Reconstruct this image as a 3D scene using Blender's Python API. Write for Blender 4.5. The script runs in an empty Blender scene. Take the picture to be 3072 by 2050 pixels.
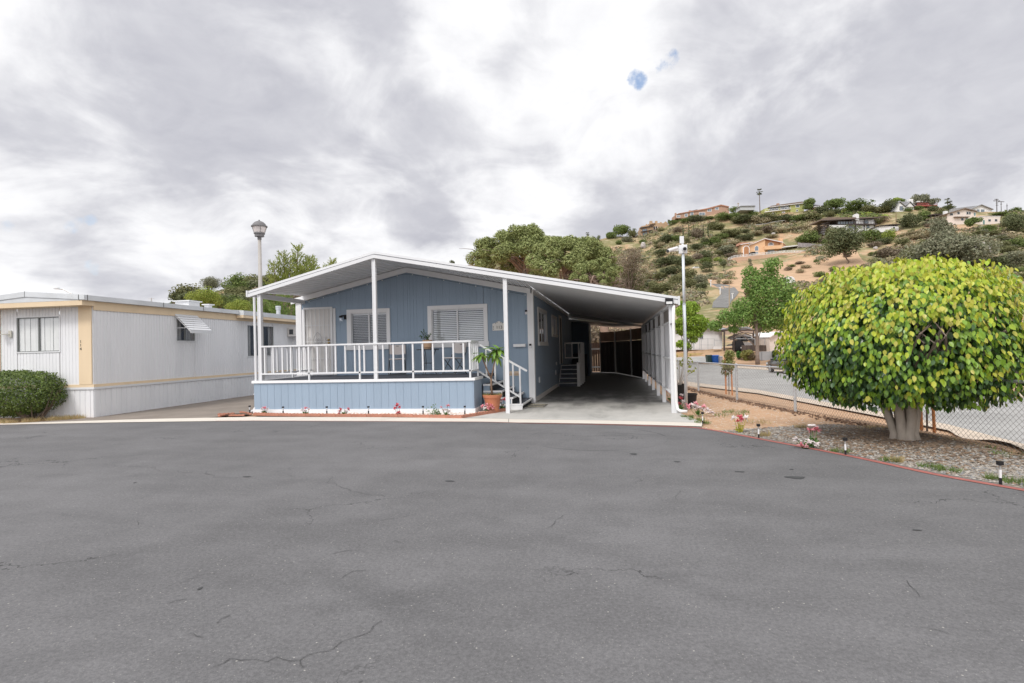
import bpy, math, random
from mathutils import Vector, Matrix, noise
rnd = random.Random(7)
S = bpy.context.scene
COL = S.collection
PI = math.pi

# ------------------------------------------------------------------ camera numbers
CW, CH, CF, EYE = 3072.0, 2050.0, 1650.0, 1.52
YAW, PITCH, ROLL = 0.18493263, 0.01347864, 0.0241707
_cy, _sy = math.cos(YAW), math.sin(YAW)
FW = Vector((-_sy*math.cos(PITCH), _cy*math.cos(PITCH), math.sin(PITCH)))
_R = Vector((_cy, _sy, 0)); _U = _R.cross(FW)
_c, _s = math.cos(ROLL), math.sin(ROLL)
RT = _c*_R - _s*_U
UP = _s*_R + _c*_U
O = Vector((0, 0, EYE))
def ray(px, py): return FW + RT*((px-CW/2)/CF) - UP*((py-CH/2)/CF)
def at(px, py, X=None, Y=None, Z=None):
    d = ray(px, py)
    if X is not None: t = (X-O.x)/d.x
    elif Y is not None: t = (Y-O.y)/d.y
    else: t = (Z-O.z)/d.z
    return O + d*t

# ------------------------------------------------------------------ mesh helper
ROOTM = {}
class MB:
    def __init__(s): s.v = []; s.f = []; s.m = []
    def face(s, pts, m=0):
        n = len(s.v); s.v += [tuple(p) for p in pts]; s.f.append(tuple(range(n, n+len(pts)))); s.m.append(m)
    def raw(s, vs, fs, m=0):
        n = len(s.v); s.v += [tuple(p) for p in vs]
        for f in fs: s.f.append(tuple(i+n for i in f)); s.m.append(m)
    def box(s, x0, x1, y0, y1, z0, z1, m=0):
        s.raw([(x0,y0,z0),(x1,y0,z0),(x1,y1,z0),(x0,y1,z0),(x0,y0,z1),(x1,y0,z1),(x1,y1,z1),(x0,y1,z1)],
              [(3,2,1,0),(4,5,6,7),(0,1,5,4),(1,2,6,5),(2,3,7,6),(3,0,4,7)], m)
    def beam(s, p0, p1, w, h, m=0, up=(0,0,1)):
        p0, p1 = Vector(p0), Vector(p1); d = (p1-p0).normalized(); u = Vector(up)
        if abs(d.dot(u)) > .98: u = Vector((0,1,0))
        a = d.cross(u).normalized(); b = a.cross(d)
        a *= w/2; b *= h/2
        s.raw([p0-a-b,p0+a-b,p0+a+b,p0-a+b,p1-a-b,p1+a-b,p1+a+b,p1-a+b],
              [(0,1,2,3),(7,6,5,4),(0,4,5,1),(1,5,6,2),(2,6,7,3),(3,7,4,0)], m)
    def tube(s, pts, r, n=8, m=0, cap=True):
        pts = [Vector(p) for p in pts]; k = len(pts)
        rs = r if isinstance(r, (list, tuple)) else [r]*k
        vs = []; ref = None
        for i, p in enumerate(pts):
            d = (pts[min(i+1,k-1)]-pts[max(i-1,0)]).normalized()
            if ref is None:
                ref = Vector((1,0,0)) if abs(d.x) < .8 else Vector((0,1,0))
            a = d.cross(ref).normalized(); b = a.cross(d); ref = -(d.cross(a)).normalized() if False else b
            for j in range(n):
                t = 2*PI*j/n; vs.append(p + (a*math.cos(t)+b*math.sin(t))*rs[i])
            ref = b
        fs = []
        for i in range(k-1):
            for j in range(n):
                j2 = (j+1) % n
                fs.append((i*n+j, i*n+j2, (i+1)*n+j2, (i+1)*n+j))
        if cap: fs.append(tuple(range(n-1,-1,-1))); fs.append(tuple((k-1)*n+j for j in range(n)))
        s.raw(vs, fs, m)
    def lathe(s, prof, c=(0,0,0), n=20, m=0, sq=0):
        c = Vector(c); vs = []
        for r, z in prof:
            for j in range(n):
                t = 2*PI*j/n; vs.append(c+Vector((r*math.cos(t), r*math.sin(t), z)))
        fs = []
        for i in range(len(prof)-1):
            for j in range(n):
                j2 = (j+1) % n; fs.append((i*n+j, i*n+j2, (i+1)*n+j2, (i+1)*n+j))
        fs.append(tuple(range(n-1,-1,-1))); fs.append(tuple((len(prof)-1)*n+j for j in range(n)))
        s.raw(vs, fs, m)
    def prism(s, poly, vec, m=0):
        k = len(poly); v = Vector(vec); a = [Vector(p) for p in poly]; b = [p+v for p in a]
        fs = [tuple(range(k)), tuple(range(2*k-1, k-1, -1))]
        for i in range(k):
            j = (i+1) % k; fs.append((j, i, i+k, j+k))
        s.raw(a+b, fs, m)
    def ball(s, c, rx, ry=None, rz=None, n=8, k=6, m=0, jit=0, r=rnd):
        ry = ry or rx; rz = rz or rx; c = Vector(c); vs = []; fs = []
        for i in range(k+1):
            ph = PI*i/k
            for j in range(n):
                t = 2*PI*j/n; q = 1+(r.random()-.5)*jit
                vs.append(c+Vector((rx*q*math.sin(ph)*math.cos(t), ry*q*math.sin(ph)*math.sin(t), rz*q*math.cos(ph))))
        for i in range(k):
            for j in range(n):
                j2 = (j+1) % n; fs.append((i*n+j, (i+1)*n+j, (i+1)*n+j2, i*n+j2))
        s.raw(vs, fs, m)
    def build(s, name, mats, parent=None, local=False, smooth=False, bevel=0):
        me = bpy.data.meshes.new(name)
        vs = s.v
        rm = ROOTM.get(parent.name) if parent else None
        if rm is not None and not local:
            inv = rm.inverted(); vs = [tuple(inv @ Vector(v)) for v in vs]
        me.from_pydata(vs, [], s.f)
        if not isinstance(mats, (list, tuple)): mats = [mats]
        for x in mats: me.materials.append(x)
        if len(mats) > 1: me.polygons.foreach_set('material_index', s.m)
        if smooth: me.polygons.foreach_set('use_smooth', [True]*len(me.polygons))
        me.update()
        o = bpy.data.objects.new(name, me); COL.objects.link(o)
        if parent: o.parent = parent; ROOTM[o.name] = rm
        if bevel:
            b = o.modifiers.new('bevel', 'BEVEL'); b.width = bevel; b.segments = 2; b.limit_method = 'ANGLE'
        return o
def tag(o, label=None, cat=None, group=None, kind=None):
    if label: o['label'] = label
    if cat: o['category'] = cat
    if group: o['group'] = group
    if kind: o['kind'] = kind
    return o
def thing(name, label, cat, loc=(0,0,0), rz=0, group=None):
    o = bpy.data.objects.new(name, None); COL.objects.link(o)
    o.empty_display_size = .2; o.location = loc; o.rotation_euler = (0,0,rz)
    ROOTM[o.name] = Matrix.Translation(Vector(loc)) @ Matrix.Rotation(rz, 4, 'Z')
    return tag(o, label, cat, group)
KIDS = {}
def copy_tree(root, loc, rz=0, sc=None, label=None, group=None):
    kids = [o for o in root.children]
    r = root.copy(); COL.objects.link(r); r.location = loc; r.rotation_euler = (0,0,rz)
    if sc is not None: r.scale = sc if isinstance(sc, (tuple, list)) else (sc,)*3
    def rec(src, dst):
        for ch in src.children:
            c = ch.copy(); COL.objects.link(c); c.parent = dst; rec(ch, c)
    rec(root, r)
    if label: r['label'] = label
    if group: r['group'] = group
    return r
def part_label(o, t): o['label'] = t; return o

# ------------------------------------------------------------------ materials
def _n(nt, t, **k):
    n = nt.nodes.new(t)
    for a, b in k.items(): setattr(n, a, b)
    return n
def rgb(c): return (c[0], c[1], c[2], 1)
def pm(name, col, rough=.7, var=.10, scale=3.0, bump=0.0, bscale=40.0, metal=0.0, spec=.35, rpi=0.0,
       grime=0.0, gcol=None, gscale=1.2, stretch=None, trans=0.0, cols=None, coat=0.0):
    m = bpy.data.materials.new(name); m.use_nodes = True; nt = m.node_tree; L = nt.links
    p = nt.nodes['Principled BSDF']
    p.inputs['Roughness'].default_value = rough; p.inputs['Metallic'].default_value = metal
    p.inputs['Specular IOR Level'].default_value = spec
    if coat: p.inputs['Coat Weight'].default_value = coat
    tc = _n(nt, 'ShaderNodeTexCoord'); src = tc.outputs['Object']
    if stretch:
        mp = _n(nt, 'ShaderNodeMapping'); mp.inputs['Scale'].default_value = stretch
        L.new(src, mp.inputs['Vector']); src = mp.outputs[0]
    no = _n(nt, 'ShaderNodeTexNoise'); no.inputs['Scale'].default_value = scale; no.inputs['Detail'].default_value = 6
    L.new(src, no.inputs['Vector'])
    if cols:
        geo = _n(nt, 'ShaderNodeNewGeometry'); cr = _n(nt, 'ShaderNodeValToRGB')
        cr.color_ramp.interpolation = 'LINEAR'
        els = cr.color_ramp.elements
        for i, c in enumerate(cols):
            e = els[i] if i < 2 else els.new(0.5)
            e.position = i/(len(cols)-1) if len(cols) > 1 else 0; e.color = rgb(c)
        els_sorted = None
        L.new(geo.outputs['Random Per Island'], cr.inputs[0]); base = cr.outputs[0]
    else:
        c0 = _n(nt, 'ShaderNodeRGB'); c0.outputs[0].default_value = rgb(col); base = c0.outputs[0]
    mr = _n(nt, 'ShaderNodeMapRange'); mr.inputs['From Min'].default_value = .25; mr.inputs['From Max'].default_value = .75
    mr.inputs['To Min'].default_value = 1-var; mr.inputs['To Max'].default_value = 1+var
    L.new(no.outputs['Fac'], mr.inputs['Value']); fac = mr.outputs[0]
    if rpi:
        geo = _n(nt, 'ShaderNodeNewGeometry'); m2 = _n(nt, 'ShaderNodeMapRange')
        m2.inputs['To Min'].default_value = 1-rpi; m2.inputs['To Max'].default_value = 1+rpi
        L.new(geo.outputs['Random Per Island'], m2.inputs['Value'])
        mu = _n(nt, 'ShaderNodeMath', operation='MULTIPLY'); L.new(fac, mu.inputs[0]); L.new(m2.outputs[0], mu.inputs[1]); fac = mu.outputs[0]
    vm = _n(nt, 'ShaderNodeVectorMath', operation='SCALE'); L.new(base, vm.inputs[0]); L.new(fac, vm.inputs['Scale']); out = vm.outputs[0]
    if grime:
        n3 = _n(nt, 'ShaderNodeTexNoise'); n3.inputs['Scale'].default_value = gscale; n3.inputs['Detail'].default_value = 8; n3.inputs['Roughness'].default_value = .65
        L.new(src, n3.inputs['Vector'])
        m3 = _n(nt, 'ShaderNodeMapRange'); m3.inputs['From Min'].default_value = .48; m3.inputs['From Max'].default_value = .75; m3.inputs['To Max'].default_value = grime
        L.new(n3.outputs['Fac'], m3.inputs['Value'])
        mx = _n(nt, 'ShaderNodeMix', data_type='RGBA'); L.new(m3.outputs[0], mx.inputs['Factor']); L.new(out, mx.inputs[6])
        mx.inputs[7].default_value = rgb(gcol or (col[0]*.5, col[1]*.5, col[2]*.5)); out = mx.outputs[2]
    L.new(out, p.inputs['Base Color'])
    if bump:
        n2 = _n(nt, 'ShaderNodeTexNoise'); n2.inputs['Scale'].default_value = bscale; n2.inputs['Detail'].default_value = 4
        L.new(src, n2.inputs['Vector'])
        b = _n(nt, 'ShaderNodeBump'); b.inputs['Strength'].default_value = bump; b.inputs['Distance'].default_value = .02
        L.new(n2.outputs['Fac'], b.inputs['Height']); L.new(b.outputs[0], p.inputs['Normal'])
    if trans:
        tr = _n(nt, 'ShaderNodeBsdfTranslucent'); L.new(out, tr.inputs['Color'])
        ms = _n(nt, 'ShaderNodeMixShader'); ms.inputs[0].default_value = trans
        L.new(p.outputs[0], ms.inputs[1]); L.new(tr.outputs[0], ms.inputs[2]); L.new(ms.outputs[0], nt.nodes['Material Output'].inputs['Surface'])
    return m
def glass(name, tint=(.02,.025,.03), rough=.03, refl=.5, clear=0.0):
    m = bpy.data.materials.new(name); m.use_nodes = True; nt = m.node_tree; L = nt.links
    p = nt.nodes['Principled BSDF']; p.inputs['Base Color'].default_value = rgb(tint); p.inputs['Roughness'].default_value = rough
    p.inputs['Specular IOR Level'].default_value = refl
    # wavy old panes
    tc = _n(nt, 'ShaderNodeTexCoord'); no = _n(nt, 'ShaderNodeTexNoise'); no.inputs['Scale'].default_value = 2.5
    L.new(tc.outputs['Object'], no.inputs['Vector']); b = _n(nt, 'ShaderNodeBump'); b.inputs['Strength'].default_value = .05
    L.new(no.outputs['Fac'], b.inputs['Height']); L.new(b.outputs[0], p.inputs['Normal'])
    if clear:
        g = _n(nt, 'ShaderNodeBsdfGlossy'); g.inputs['Roughness'].default_value = .02; g.inputs['Color'].default_value = (.9,.93,1,1)
        L.new(b.outputs[0], g.inputs['Normal'])
        t = _n(nt, 'ShaderNodeBsdfTransparent'); t.inputs['Color'].default_value = (.9,.92,.93,1)
        lw = _n(nt, 'ShaderNodeLayerWeight'); lw.inputs['Blend'].default_value = .5
        fr = _n(nt, 'ShaderNodeMath', operation='POWER'); L.new(lw.outputs['Facing'], fr.inputs[0]); fr.inputs[1].default_value = 5.0
        ad = _n(nt, 'ShaderNodeMath', operation='MULTIPLY_ADD'); ad.use_clamp = True; ad.inputs[1].default_value = .9; ad.inputs[2].default_value = 1-clear
        L.new(fr.outputs[0], ad.inputs[0])
        ms = _n(nt, 'ShaderNodeMixShader'); L.new(ad.outputs[0], ms.inputs[0]); L.new(t.outputs[0], ms.inputs[1]); L.new(g.outputs[0], ms.inputs[2])
        L.new(ms.outputs[0], nt.nodes['Material Output'].inputs['Surface'])
    return m

WHITE = pm('white_paint', (.80,.80,.81), .5, .03, 2, grime=.10, gcol=(.55,.53,.50), gscale=1.6)
WHITE2 = pm('white_metal', (.70,.705,.72), .38, .03, 2, spec=.5, grime=.12, gcol=(.5,.49,.47), gscale=2)
OFFWHITE = pm('off_white', (.68,.66,.64), .55, .04, 3)
BLUE = pm('blue_siding', (.295,.375,.47), .6, .06, 1.5, bump=.35, bscale=28, stretch=(1,1,.12), grime=.18, gcol=(.25,.325,.415))
DECK = pm('deck_paint', (.065,.07,.085), .75, .15, 5, bump=.2, bscale=60)
CREAM = pm('cream_trim', (.74,.585,.40), .55, .06, 2, stretch=(1,1,.2), grime=.16, gcol=(.55,.42,.28))
SIDING = pm('white_corrugated', (.77,.77,.785), .5, .05, 1.2, stretch=(1,1,.15), grime=.28, gcol=(.52,.53,.56), gscale=1.6)
ROOFMETAL = pm('roof_metal', (.62,.64,.66), .45, .08, 1.5, grime=.35, gcol=(.40,.40,.38), gscale=2.2)
CANOPY = pm('canopy_metal', (.80,.80,.81), .5, .05, 1.2, stretch=(1,.2,1), grime=.25, gcol=(.45,.45,.44))
BLACK = pm('black_plastic', (.015,.015,.017), .45, .1)
DARKMETAL = pm('dark_metal', (.06,.065,.07), .45, .1, spec=.5)
WIRE = pm('wire_steel', (.22,.21,.20), .55, .2, 3, metal=.2)
POLEM = pm('pale_steel_pole', (.62,.66,.70), .35, .05, 4, metal=.15, spec=.5)
GALV = pm('galvanised_steel', (.50,.52,.54), .38, .10, 6, metal=.35, spec=.5)
BRASS = pm('brass', (.42,.30,.14), .3, .1, metal=.9)
GLASS = glass('window_glass', clear=.91)
DGLASS = glass('dark_glass', (.03,.035,.04), .05, .8)
DARKROOM = pm('dark_interior', (.03,.03,.035), .9)
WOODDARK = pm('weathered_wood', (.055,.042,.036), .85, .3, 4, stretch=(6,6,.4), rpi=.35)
PLY = pm('plywood', (.36,.23,.16), .8, .18, 3)
CONC = pm('concrete', (.50,.485,.455), .85, .08, 1.2, bump=.1, bscale=80, grime=.42, gcol=(.23,.225,.215), gscale=.55)
KERB = pm('kerb_concrete', (.66,.61,.54), .85, .07, 1.5, bump=.1, bscale=80, grime=.16, gcol=(.5,.44,.37), gscale=1.5)
TERRA = pm('terracotta', (.50,.19,.10), .8, .12, 6, grime=.2, gcol=(.6,.38,.28))
BRICKRED = pm('brick_edging', (.42,.19,.13), .85, .15, 8, rpi=.15)
BARK = pm('bark', (.16,.125,.10), .9, .3, 5, bump=.5, bscale=20)
BARKG = pm('grey_bark', (.42,.375,.33), .8, .2, 4, bump=.5, bscale=14, grime=.3, gcol=(.2,.18,.15))
STAKE = pm('orange_stake', (.55,.23,.09), .8, .15, 4)
SOIL = pm('soil', (.10,.07,.05), .95, .3, 8)
PVC = pm('pvc', (.80,.80,.80), .4, .03)
BLIND = pm('blind_slat', (.88,.88,.87), .5, .03)
def leafm(name, cols, rough=.5, trans=.25, var=.12, spec=.3):
    return pm(name, cols[0], rough, var, 2.0, spec=spec, trans=trans, cols=cols)
# ------------------------------------------------------------------ terrain
def sstep(a, b, x):
    t = max(0.0, min(1.0, (x-a)/(b-a))); return t*t*(3-2*t)
def lerp(a, b, t): return a+(b-a)*t
FENCE = [Vector(p) for p in ((1.75,24.6),(2.14,21.8),(2.63,18.7),(3.18,15.62),(3.84,12.98),(4.42,10.7),(4.98,8.6),(5.55,6.4),(6.1,4.2),(6.6,2.2))]
def fence_d(x, y):                                   # metres beyond the fence line (positive = street side)
    best = 1e9; sgn = 1
    F = FENCE
    for i in range(len(F)-1):
        a, b = F[i], F[i+1]; d = b-a
        t = ((x-a.x)*d.x+(y-a.y)*d.y)/d.length_squared
        if i == 0: t = min(t, 1)
        elif i == len(F)-2: t = max(t, 0)
        else: t = max(0, min(1, t))
        q = a+d*t; dd = math.hypot(x-q.x, y-q.y)
        if dd < best: best = dd; sgn = -1 if d.x*(y-q.y)-d.y*(x-q.x) < 0 else 1
    return best*sgn
RIDGE = [(-600,1100,260),(150,1075,260),(420,1010,250),(500,930,245),(560,905,240),(640,872,235),(720,858,235),(830,850,240),(1000,845,260),(1200,828,280),(1380,797,300),
         (1560,768,315),(1750,724,330),(1850,708,335),(1930,702,335),(2030,655,340),(2150,643,340),(2300,640,340),(2440,628,340),(2600,622,340),(2700,612,340),(2800,615,340),(2900,622,340),(3072,636,340),(3500,650,345),(4600,640,350)]
RA = []
for px, py, r1 in RIDGE:
    d = ray(px, py); RA.append((math.atan2(d.x, d.y), d.z/math.hypot(d.x, d.y), r1))
def ridge(az):
    if az <= RA[0][0]: return RA[0][1], RA[0][2]
    if az >= RA[-1][0]: return RA[-1][1], RA[-1][2]
    for i in range(len(RA)-1):
        if RA[i][0] <= az <= RA[i+1][0]:
            t = (az-RA[i][0])/(RA[i+1][0]-RA[i][0])
            return lerp(RA[i][1], RA[i+1][1], t), lerp(RA[i][2], RA[i+1][2], t)
R0 = 82.0
def T(x, y):
    r = math.hypot(x, y); az = math.atan2(x, y)
    base = 0.0
    wr = 0.0
    if y > 0 and x > -5:
        d = fence_d(x, y)
        if d > 0:
            zs = -0.40-0.42*max(0, min(1, (y-8)/32))
            base = zs*sstep(0.2, 2.6, d)
            wr = sstep(0.5, 6, d)
    if r > 60:
        base = lerp(base, 0.95, sstep(73, 79, r)*wr) if wr > 0 else base
        E, r1 = ridge(az)
        if E > 0.004 and y > 0:
            hm = EYE+r1*E-base
            if r <= r1:
                s = max(0.0, (r-R0)/(r1-R0)); hh = hm*s**1.85
            else:
                s = 1; hh = hm-(r-r1)*.30
                hh = max(hh, -10)
            hh += s*(1.0-.5*s)*(4.0*noise.noise(Vector((x/38, y/38, 1.3)))+1.4*noise.noise(Vector((x/11, y/11, 4.7))))
            base += hh
    return base
def hit(px, py, r0=4.0, rmax=520.0):
    d = ray(px, py); hl = math.hypot(d.x, d.y); d = d/hl
    r = r0; pr = r0
    while r < rmax:
        p = O+d*r
        if p.z <= T(p.x, p.y):
            a, b = pr, r
            for _ in range(14):
                m = (a+b)/2; q = O+d*m
                if q.z <= T(q.x, q.y): b = m
                else: a = m
            q = O+d*b; return Vector((q.x, q.y, T(q.x, q.y)))
        pr = r; r += max(.15, r*.006)
    _, r1 = ridge(math.atan2(d.x, d.y)); q = O+d*(r1*.995)
    return Vector((q.x, q.y, T(q.x, q.y)))

# colours of the ground
def ground_mat():
    m = bpy.data.materials.new('ground_earth'); m.use_nodes = True; nt = m.node_tree; L = nt.links
    p = nt.nodes['Principled BSDF']; p.inputs['Roughness'].default_value = .95; p.inputs['Specular IOR Level'].default_value = .1
    tc = _n(nt, 'ShaderNodeTexCoord'); pos = tc.outputs['Object']
    def noi(sc, det=8, ro=.6, dist=0):
        n = _n(nt, 'ShaderNodeTexNoise'); n.inputs['Scale'].default_value = sc; n.inputs['Detail'].default_value = det
        n.inputs['Roughness'].default_value = ro; n.inputs['Distortion'].default_value = dist
        L.new(pos, n.inputs['Vector']); return n.outputs['Fac']
    def mix(f, a, b):
        x = _n(nt, 'ShaderNodeMix', data_type='RGBA')
        L.new(f, x.inputs['Factor'])
        for i, c in ((6, a), (7, b)):
            if isinstance(c, tuple): x.inputs[i].default_value = rgb(c)
            else: L.new(c, x.inputs[i])
        return x.outputs[2]
    def rng(v, a, b):
        r = _n(nt, 'ShaderNodeMapRange', interpolation_type='SMOOTHSTEP'); r.inputs['From Min'].default_value = a; r.inputs['From Max'].default_value = b
        L.new(v, r.inputs['Value']); return r.outputs[0]
    near = mix(rng(noi(1.1), .35, .68), (.50,.315,.195), (.42,.275,.18))
    near = mix(rng(noi(9, 6), .45, .72), near, (.55,.40,.28))
    hill = mix(rng(noi(.045, 8, .6), .40, .60), (.44,.285,.18), (.40,.30,.18))
    hill = mix(rng(noi(.06, 10, .65, .4), .44, .56), hill, (.21,.195,.095))
    hill = mix(rng(noi(.35, 8, .7), .50, .68), hill, (.50,.42,.29))
    hill = mix(rng(noi(.7, 8, .7), .52, .68), hill, (.16,.155,.075))
    sx = _n(nt, 'ShaderNodeSeparateXYZ'); L.new(pos, sx.inputs[0])
    vl = _n(nt, 'ShaderNodeVectorMath', operation='LENGTH'); L.new(pos, vl.inputs[0])
    c = mix(rng(vl.outputs['Value'], 70, 95), near, hill)
    L.new(c, p.inputs['Base Color'])
    b = _n(nt, 'ShaderNodeBump'); b.inputs['Strength'].default_value = .5; b.inputs['Distance'].default_value = .03
    L.new(noi(22, 6), b.inputs['Height']); L.new(b.outputs[0], p.inputs['Normal'])
    return m
def build_ground():
    mb = MB(); NA = 420
    rs = [0.0]; r = 2.0
    while r < 1500:
        rs.append(r); r *= 1.035 if r < 60 else (1.018 if r < 400 else 1.12)
    mb.v.append((0, 0, 0))
    azs = []
    for k in range(NA):                     # denser in front
        u = k/NA
        azs.append(-PI+2*PI*u)
    azs = sorted([-PI+2*PI*i/120 for i in range(120) if abs(-PI+2*PI*i/120) > 1.30]+[-1.30+2.60*i/380 for i in range(381)])
    n = len(azs)
    for r in rs[1:]:
        for a in azs:
            x, y = r*math.sin(a), r*math.cos(a); z = T(x, y)
            mb.v.append((x, y, z-0.03 if r < 60 and fence_d(x, y) < 0 else z-.01))
    for j in range(n): mb.f.append((0, 1+(j+1) % n, 1+j)); mb.m.append(0)
    for i in range(len(rs)-2):
        for j in range(n):
            j2 = (j+1) % n; a = 1+i*n; b = 1+(i+1)*n
            mb.f.append((a+j, a+j2, b+j2, b+j)); mb.m.append(0)
    o = mb.build('ground', ground_mat(), smooth=True); tag(o, kind='structure'); return o
build_ground()

def sheet(name, left, right, mat, z=.0, sub=6, rows=1, follow=True, kind='structure'):
    """strip between two polylines of (x, y); follows the terrain, z above it"""
    mb = MB(); grid = []
    for i in range(len(left)-1):
        for k in range(sub):
            t = k/sub
            grid.append((Vector(left[i]).lerp(Vector(left[i+1]), t), Vector(right[i]).lerp(Vector(right[i+1]), t)))
    grid.append((Vector(left[-1]), Vector(right[-1])))
    for a, b in grid:
        for q in range(rows+1):
            p = a.lerp(b, q/rows); mb.v.append((p.x, p.y, (T(p.x, p.y) if follow else 0)+z))
    w = rows+1
    for i in range(len(grid)-1):
        for q in range(rows):
            mb.f.append((i*w+q, i*w+q+1, (i+1)*w+q+1, (i+1)*w+q)); mb.m.append(0)
    o = mb.build(name, mat, smooth=True); tag(o, kind=kind); return o
def poly(name, pts, z, mat, kind='structure'):
    mb = MB(); mb.face([(x, y, z) for x, y in pts]); o = mb.build(name, mat); tag(o, kind=kind); return o

# ------------------------------------------------------------------ asphalt court
def asphalt_mat(name='asphalt', base=.142, cracks=True):
    m = bpy.data.materials.new(name); m.use_nodes = True; nt = m.node_tree; L = nt.links
    p = nt.nodes['Principled BSDF']; p.inputs['Roughness'].default_value = .88; p.inputs['Specular IOR Level'].default_value = .25
    tc = _n(nt, 'ShaderNodeTexCoord'); pos = tc.outputs['Object']
    def noi(sc, det=6, ro=.55, vec=None, dist=0):
        n = _n(nt, 'ShaderNodeTexNoise'); n.inputs['Scale'].default_value = sc; n.inputs['Detail'].default_value = det; n.inputs['Roughness'].default_value = ro
        n.inputs['Distortion'].default_value = dist
        L.new(vec or pos, n.inputs['Vector']); return n
    def rng(v, a, b, c=0, d=1, sm='SMOOTHSTEP'):
        r = _n(nt, 'ShaderNodeMapRange', interpolation_type=sm)
        for k, q in (('From Min', a), ('From Max', b), ('To Min', c), ('To Max', d)): r.inputs[k].default_value = q
        L.new(v, r.inputs['Value']); return r.outputs[0]
    def mul(a, b):
        x = _n(nt, 'ShaderNodeMath', operation='MULTIPLY')
        for i, q in enumerate((a, b)):
            if isinstance(q, float): x.inputs[i].default_value = q
            else: L.new(q, x.inputs[i])
        return x.outputs[0]
    f = rng(noi(.35, 5).outputs['Fac'], .3, .7, .92, 1.08)
    f = mul(f, rng(noi(1.7, 6, .6).outputs['Fac'], .3, .7, .93, 1.07))
    f = mul(f, rng(noi(45, 4, .7).outputs['Fac'], .25, .75, .80, 1.2))
    f = mul(f, rng(noi(160, 2, .7).outputs['Fac'], .25, .75, .86, 1.14))
    mp_ = _n(nt, 'ShaderNodeMapping'); mp_.inputs['Rotation'].default_value = (0,0,.5); mp_.inputs['Scale'].default_value = (.35,1.6,1); L.new(pos, mp_.inputs['Vector'])
    f = mul(f, rng(noi(1.0, 7, .62, vec=mp_.outputs[0]).outputs['Fac'], .32, .68, .93, 1.06))
    # light aggregate specks
    vo = _n(nt, 'ShaderNodeTexVoronoi'); vo.inputs['Scale'].default_value = 26; L.new(pos, vo.inputs['Vector'])
    sp = rng(vo.outputs['Distance'], .10, .16, 1, 0)
    sel = _n(nt, 'ShaderNodeSeparateColor'); L.new(vo.outputs['Color'], sel.inputs[0])
    sp = mul(sp, rng(sel.outputs[0], .86, .90))
    vo2 = _n(nt, 'ShaderNodeTexVoronoi'); vo2.inputs['Scale'].default_value = 75; L.new(pos, vo2.inputs['Vector'])
    sel2 = _n(nt, 'ShaderNodeSeparateColor'); L.new(vo2.outputs['Color'], sel2.inputs[0])
    sp2 = mul(rng(vo2.outputs['Distance'], .2, .3, 1, 0), rng(sel2.outputs[0], .86, .9))
    rgbn = _n(nt, 'ShaderNodeRGB'); rgbn.outputs[0].default_value = rgb((base, base*.98, base*(1.0 if cracks else .945)))
    vm = _n(nt, 'ShaderNodeVectorMath', operation='SCALE'); L.new(rgbn.outputs[0], vm.inputs[0]); L.new(f, vm.inputs['Scale']); c = vm.outputs[0]
    def mix(fac, a, colr, amt):
        x = _n(nt, 'ShaderNodeMix', data_type='RGBA'); L.new(mul(fac, amt), x.inputs['Factor']); L.new(a, x.inputs[6]); x.inputs[7].default_value = rgb(colr); return x.outputs[2]
    c = mix(sp, c, (.42,.40,.37), .75); c = mix(sp2, c, (.33,.32,.30), .55)
    if cracks:
        wv = noi(1.3, 5, .65); mixv = _n(nt, 'ShaderNodeVectorMath', operation='SCALE'); mixv.inputs['Scale'].default_value = 1.3
        L.new(wv.outputs['Color'], mixv.inputs[0]); add = _n(nt, 'ShaderNodeVectorMath', operation='ADD'); L.new(pos, add.inputs[0]); L.new(mixv.outputs[0], add.inputs[1])
        vc = _n(nt, 'ShaderNodeTexVoronoi', feature='DISTANCE_TO_EDGE'); vc.inputs['Scale'].default_value = .42; L.new(add.outputs[0], vc.inputs['Vector'])
        ck = mul(rng(vc.outputs['Distance'], .002, .0055, 1, 0), rng(noi(.5, 3).outputs['Fac'], .50, .58))
        c = mix(ck, c, (.035,.035,.036), .75)
        # dark scuffs and drips
        sc = rng(noi(1.1, 9, .72, dist=1.5).outputs['Fac'], .66, .74); c = mix(sc, c, (.07,.07,.072), .16)
        # tyre arcs
        sx = _n(nt, 'ShaderNodeSeparateXYZ'); L.new(pos, sx.inputs[0])
        for cx, cy, rr, ww, am in ((-.35,9.3,1.15,.014,.6),(1.2,13.2,3.6,.02,.35),(-6,-3.5,9.6,.10,.15),(-6,-3.5,8.1,.12,.14),(4.5,-1.0,6.4,.12,.13),(3.0,-6,10.2,.11,.14),(3.0,-6,8.7,.11,.13),(-9,14,11.5,.10,.1)):
            d = _n(nt, 'ShaderNodeVectorMath', operation='DISTANCE'); L.new(pos, d.inputs[0]); d.inputs[1].default_value = (cx, cy, .0)
            s1 = _n(nt, 'ShaderNodeMath', operation='SUBTRACT'); L.new(d.outputs['Value'], s1.inputs[0]); s1.inputs[1].default_value = rr
            ab = _n(nt, 'ShaderNodeMath', operation='ABSOLUTE'); L.new(s1.outputs[0], ab.inputs[0])
            arc = mul(rng(ab.outputs[0], ww*.6, ww*1.4, 1, 0), rng(noi(.8, 4).outputs['Fac'], .45, .62))
            c = mix(arc, c, (.05,.05,.052), am)
    L.new(c, p.inputs['Base Color'])
    b = _n(nt, 'ShaderNodeBump'); b.inputs['Strength'].default_value = .35; b.inputs['Distance'].default_value = .006
    L.new(noi(110, 3, .7).outputs['Fac'], b.inputs['Height']); L.new(b.outputs[0], p.inputs['Normal'])
    return m
ASPH = asphalt_mat()
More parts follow.
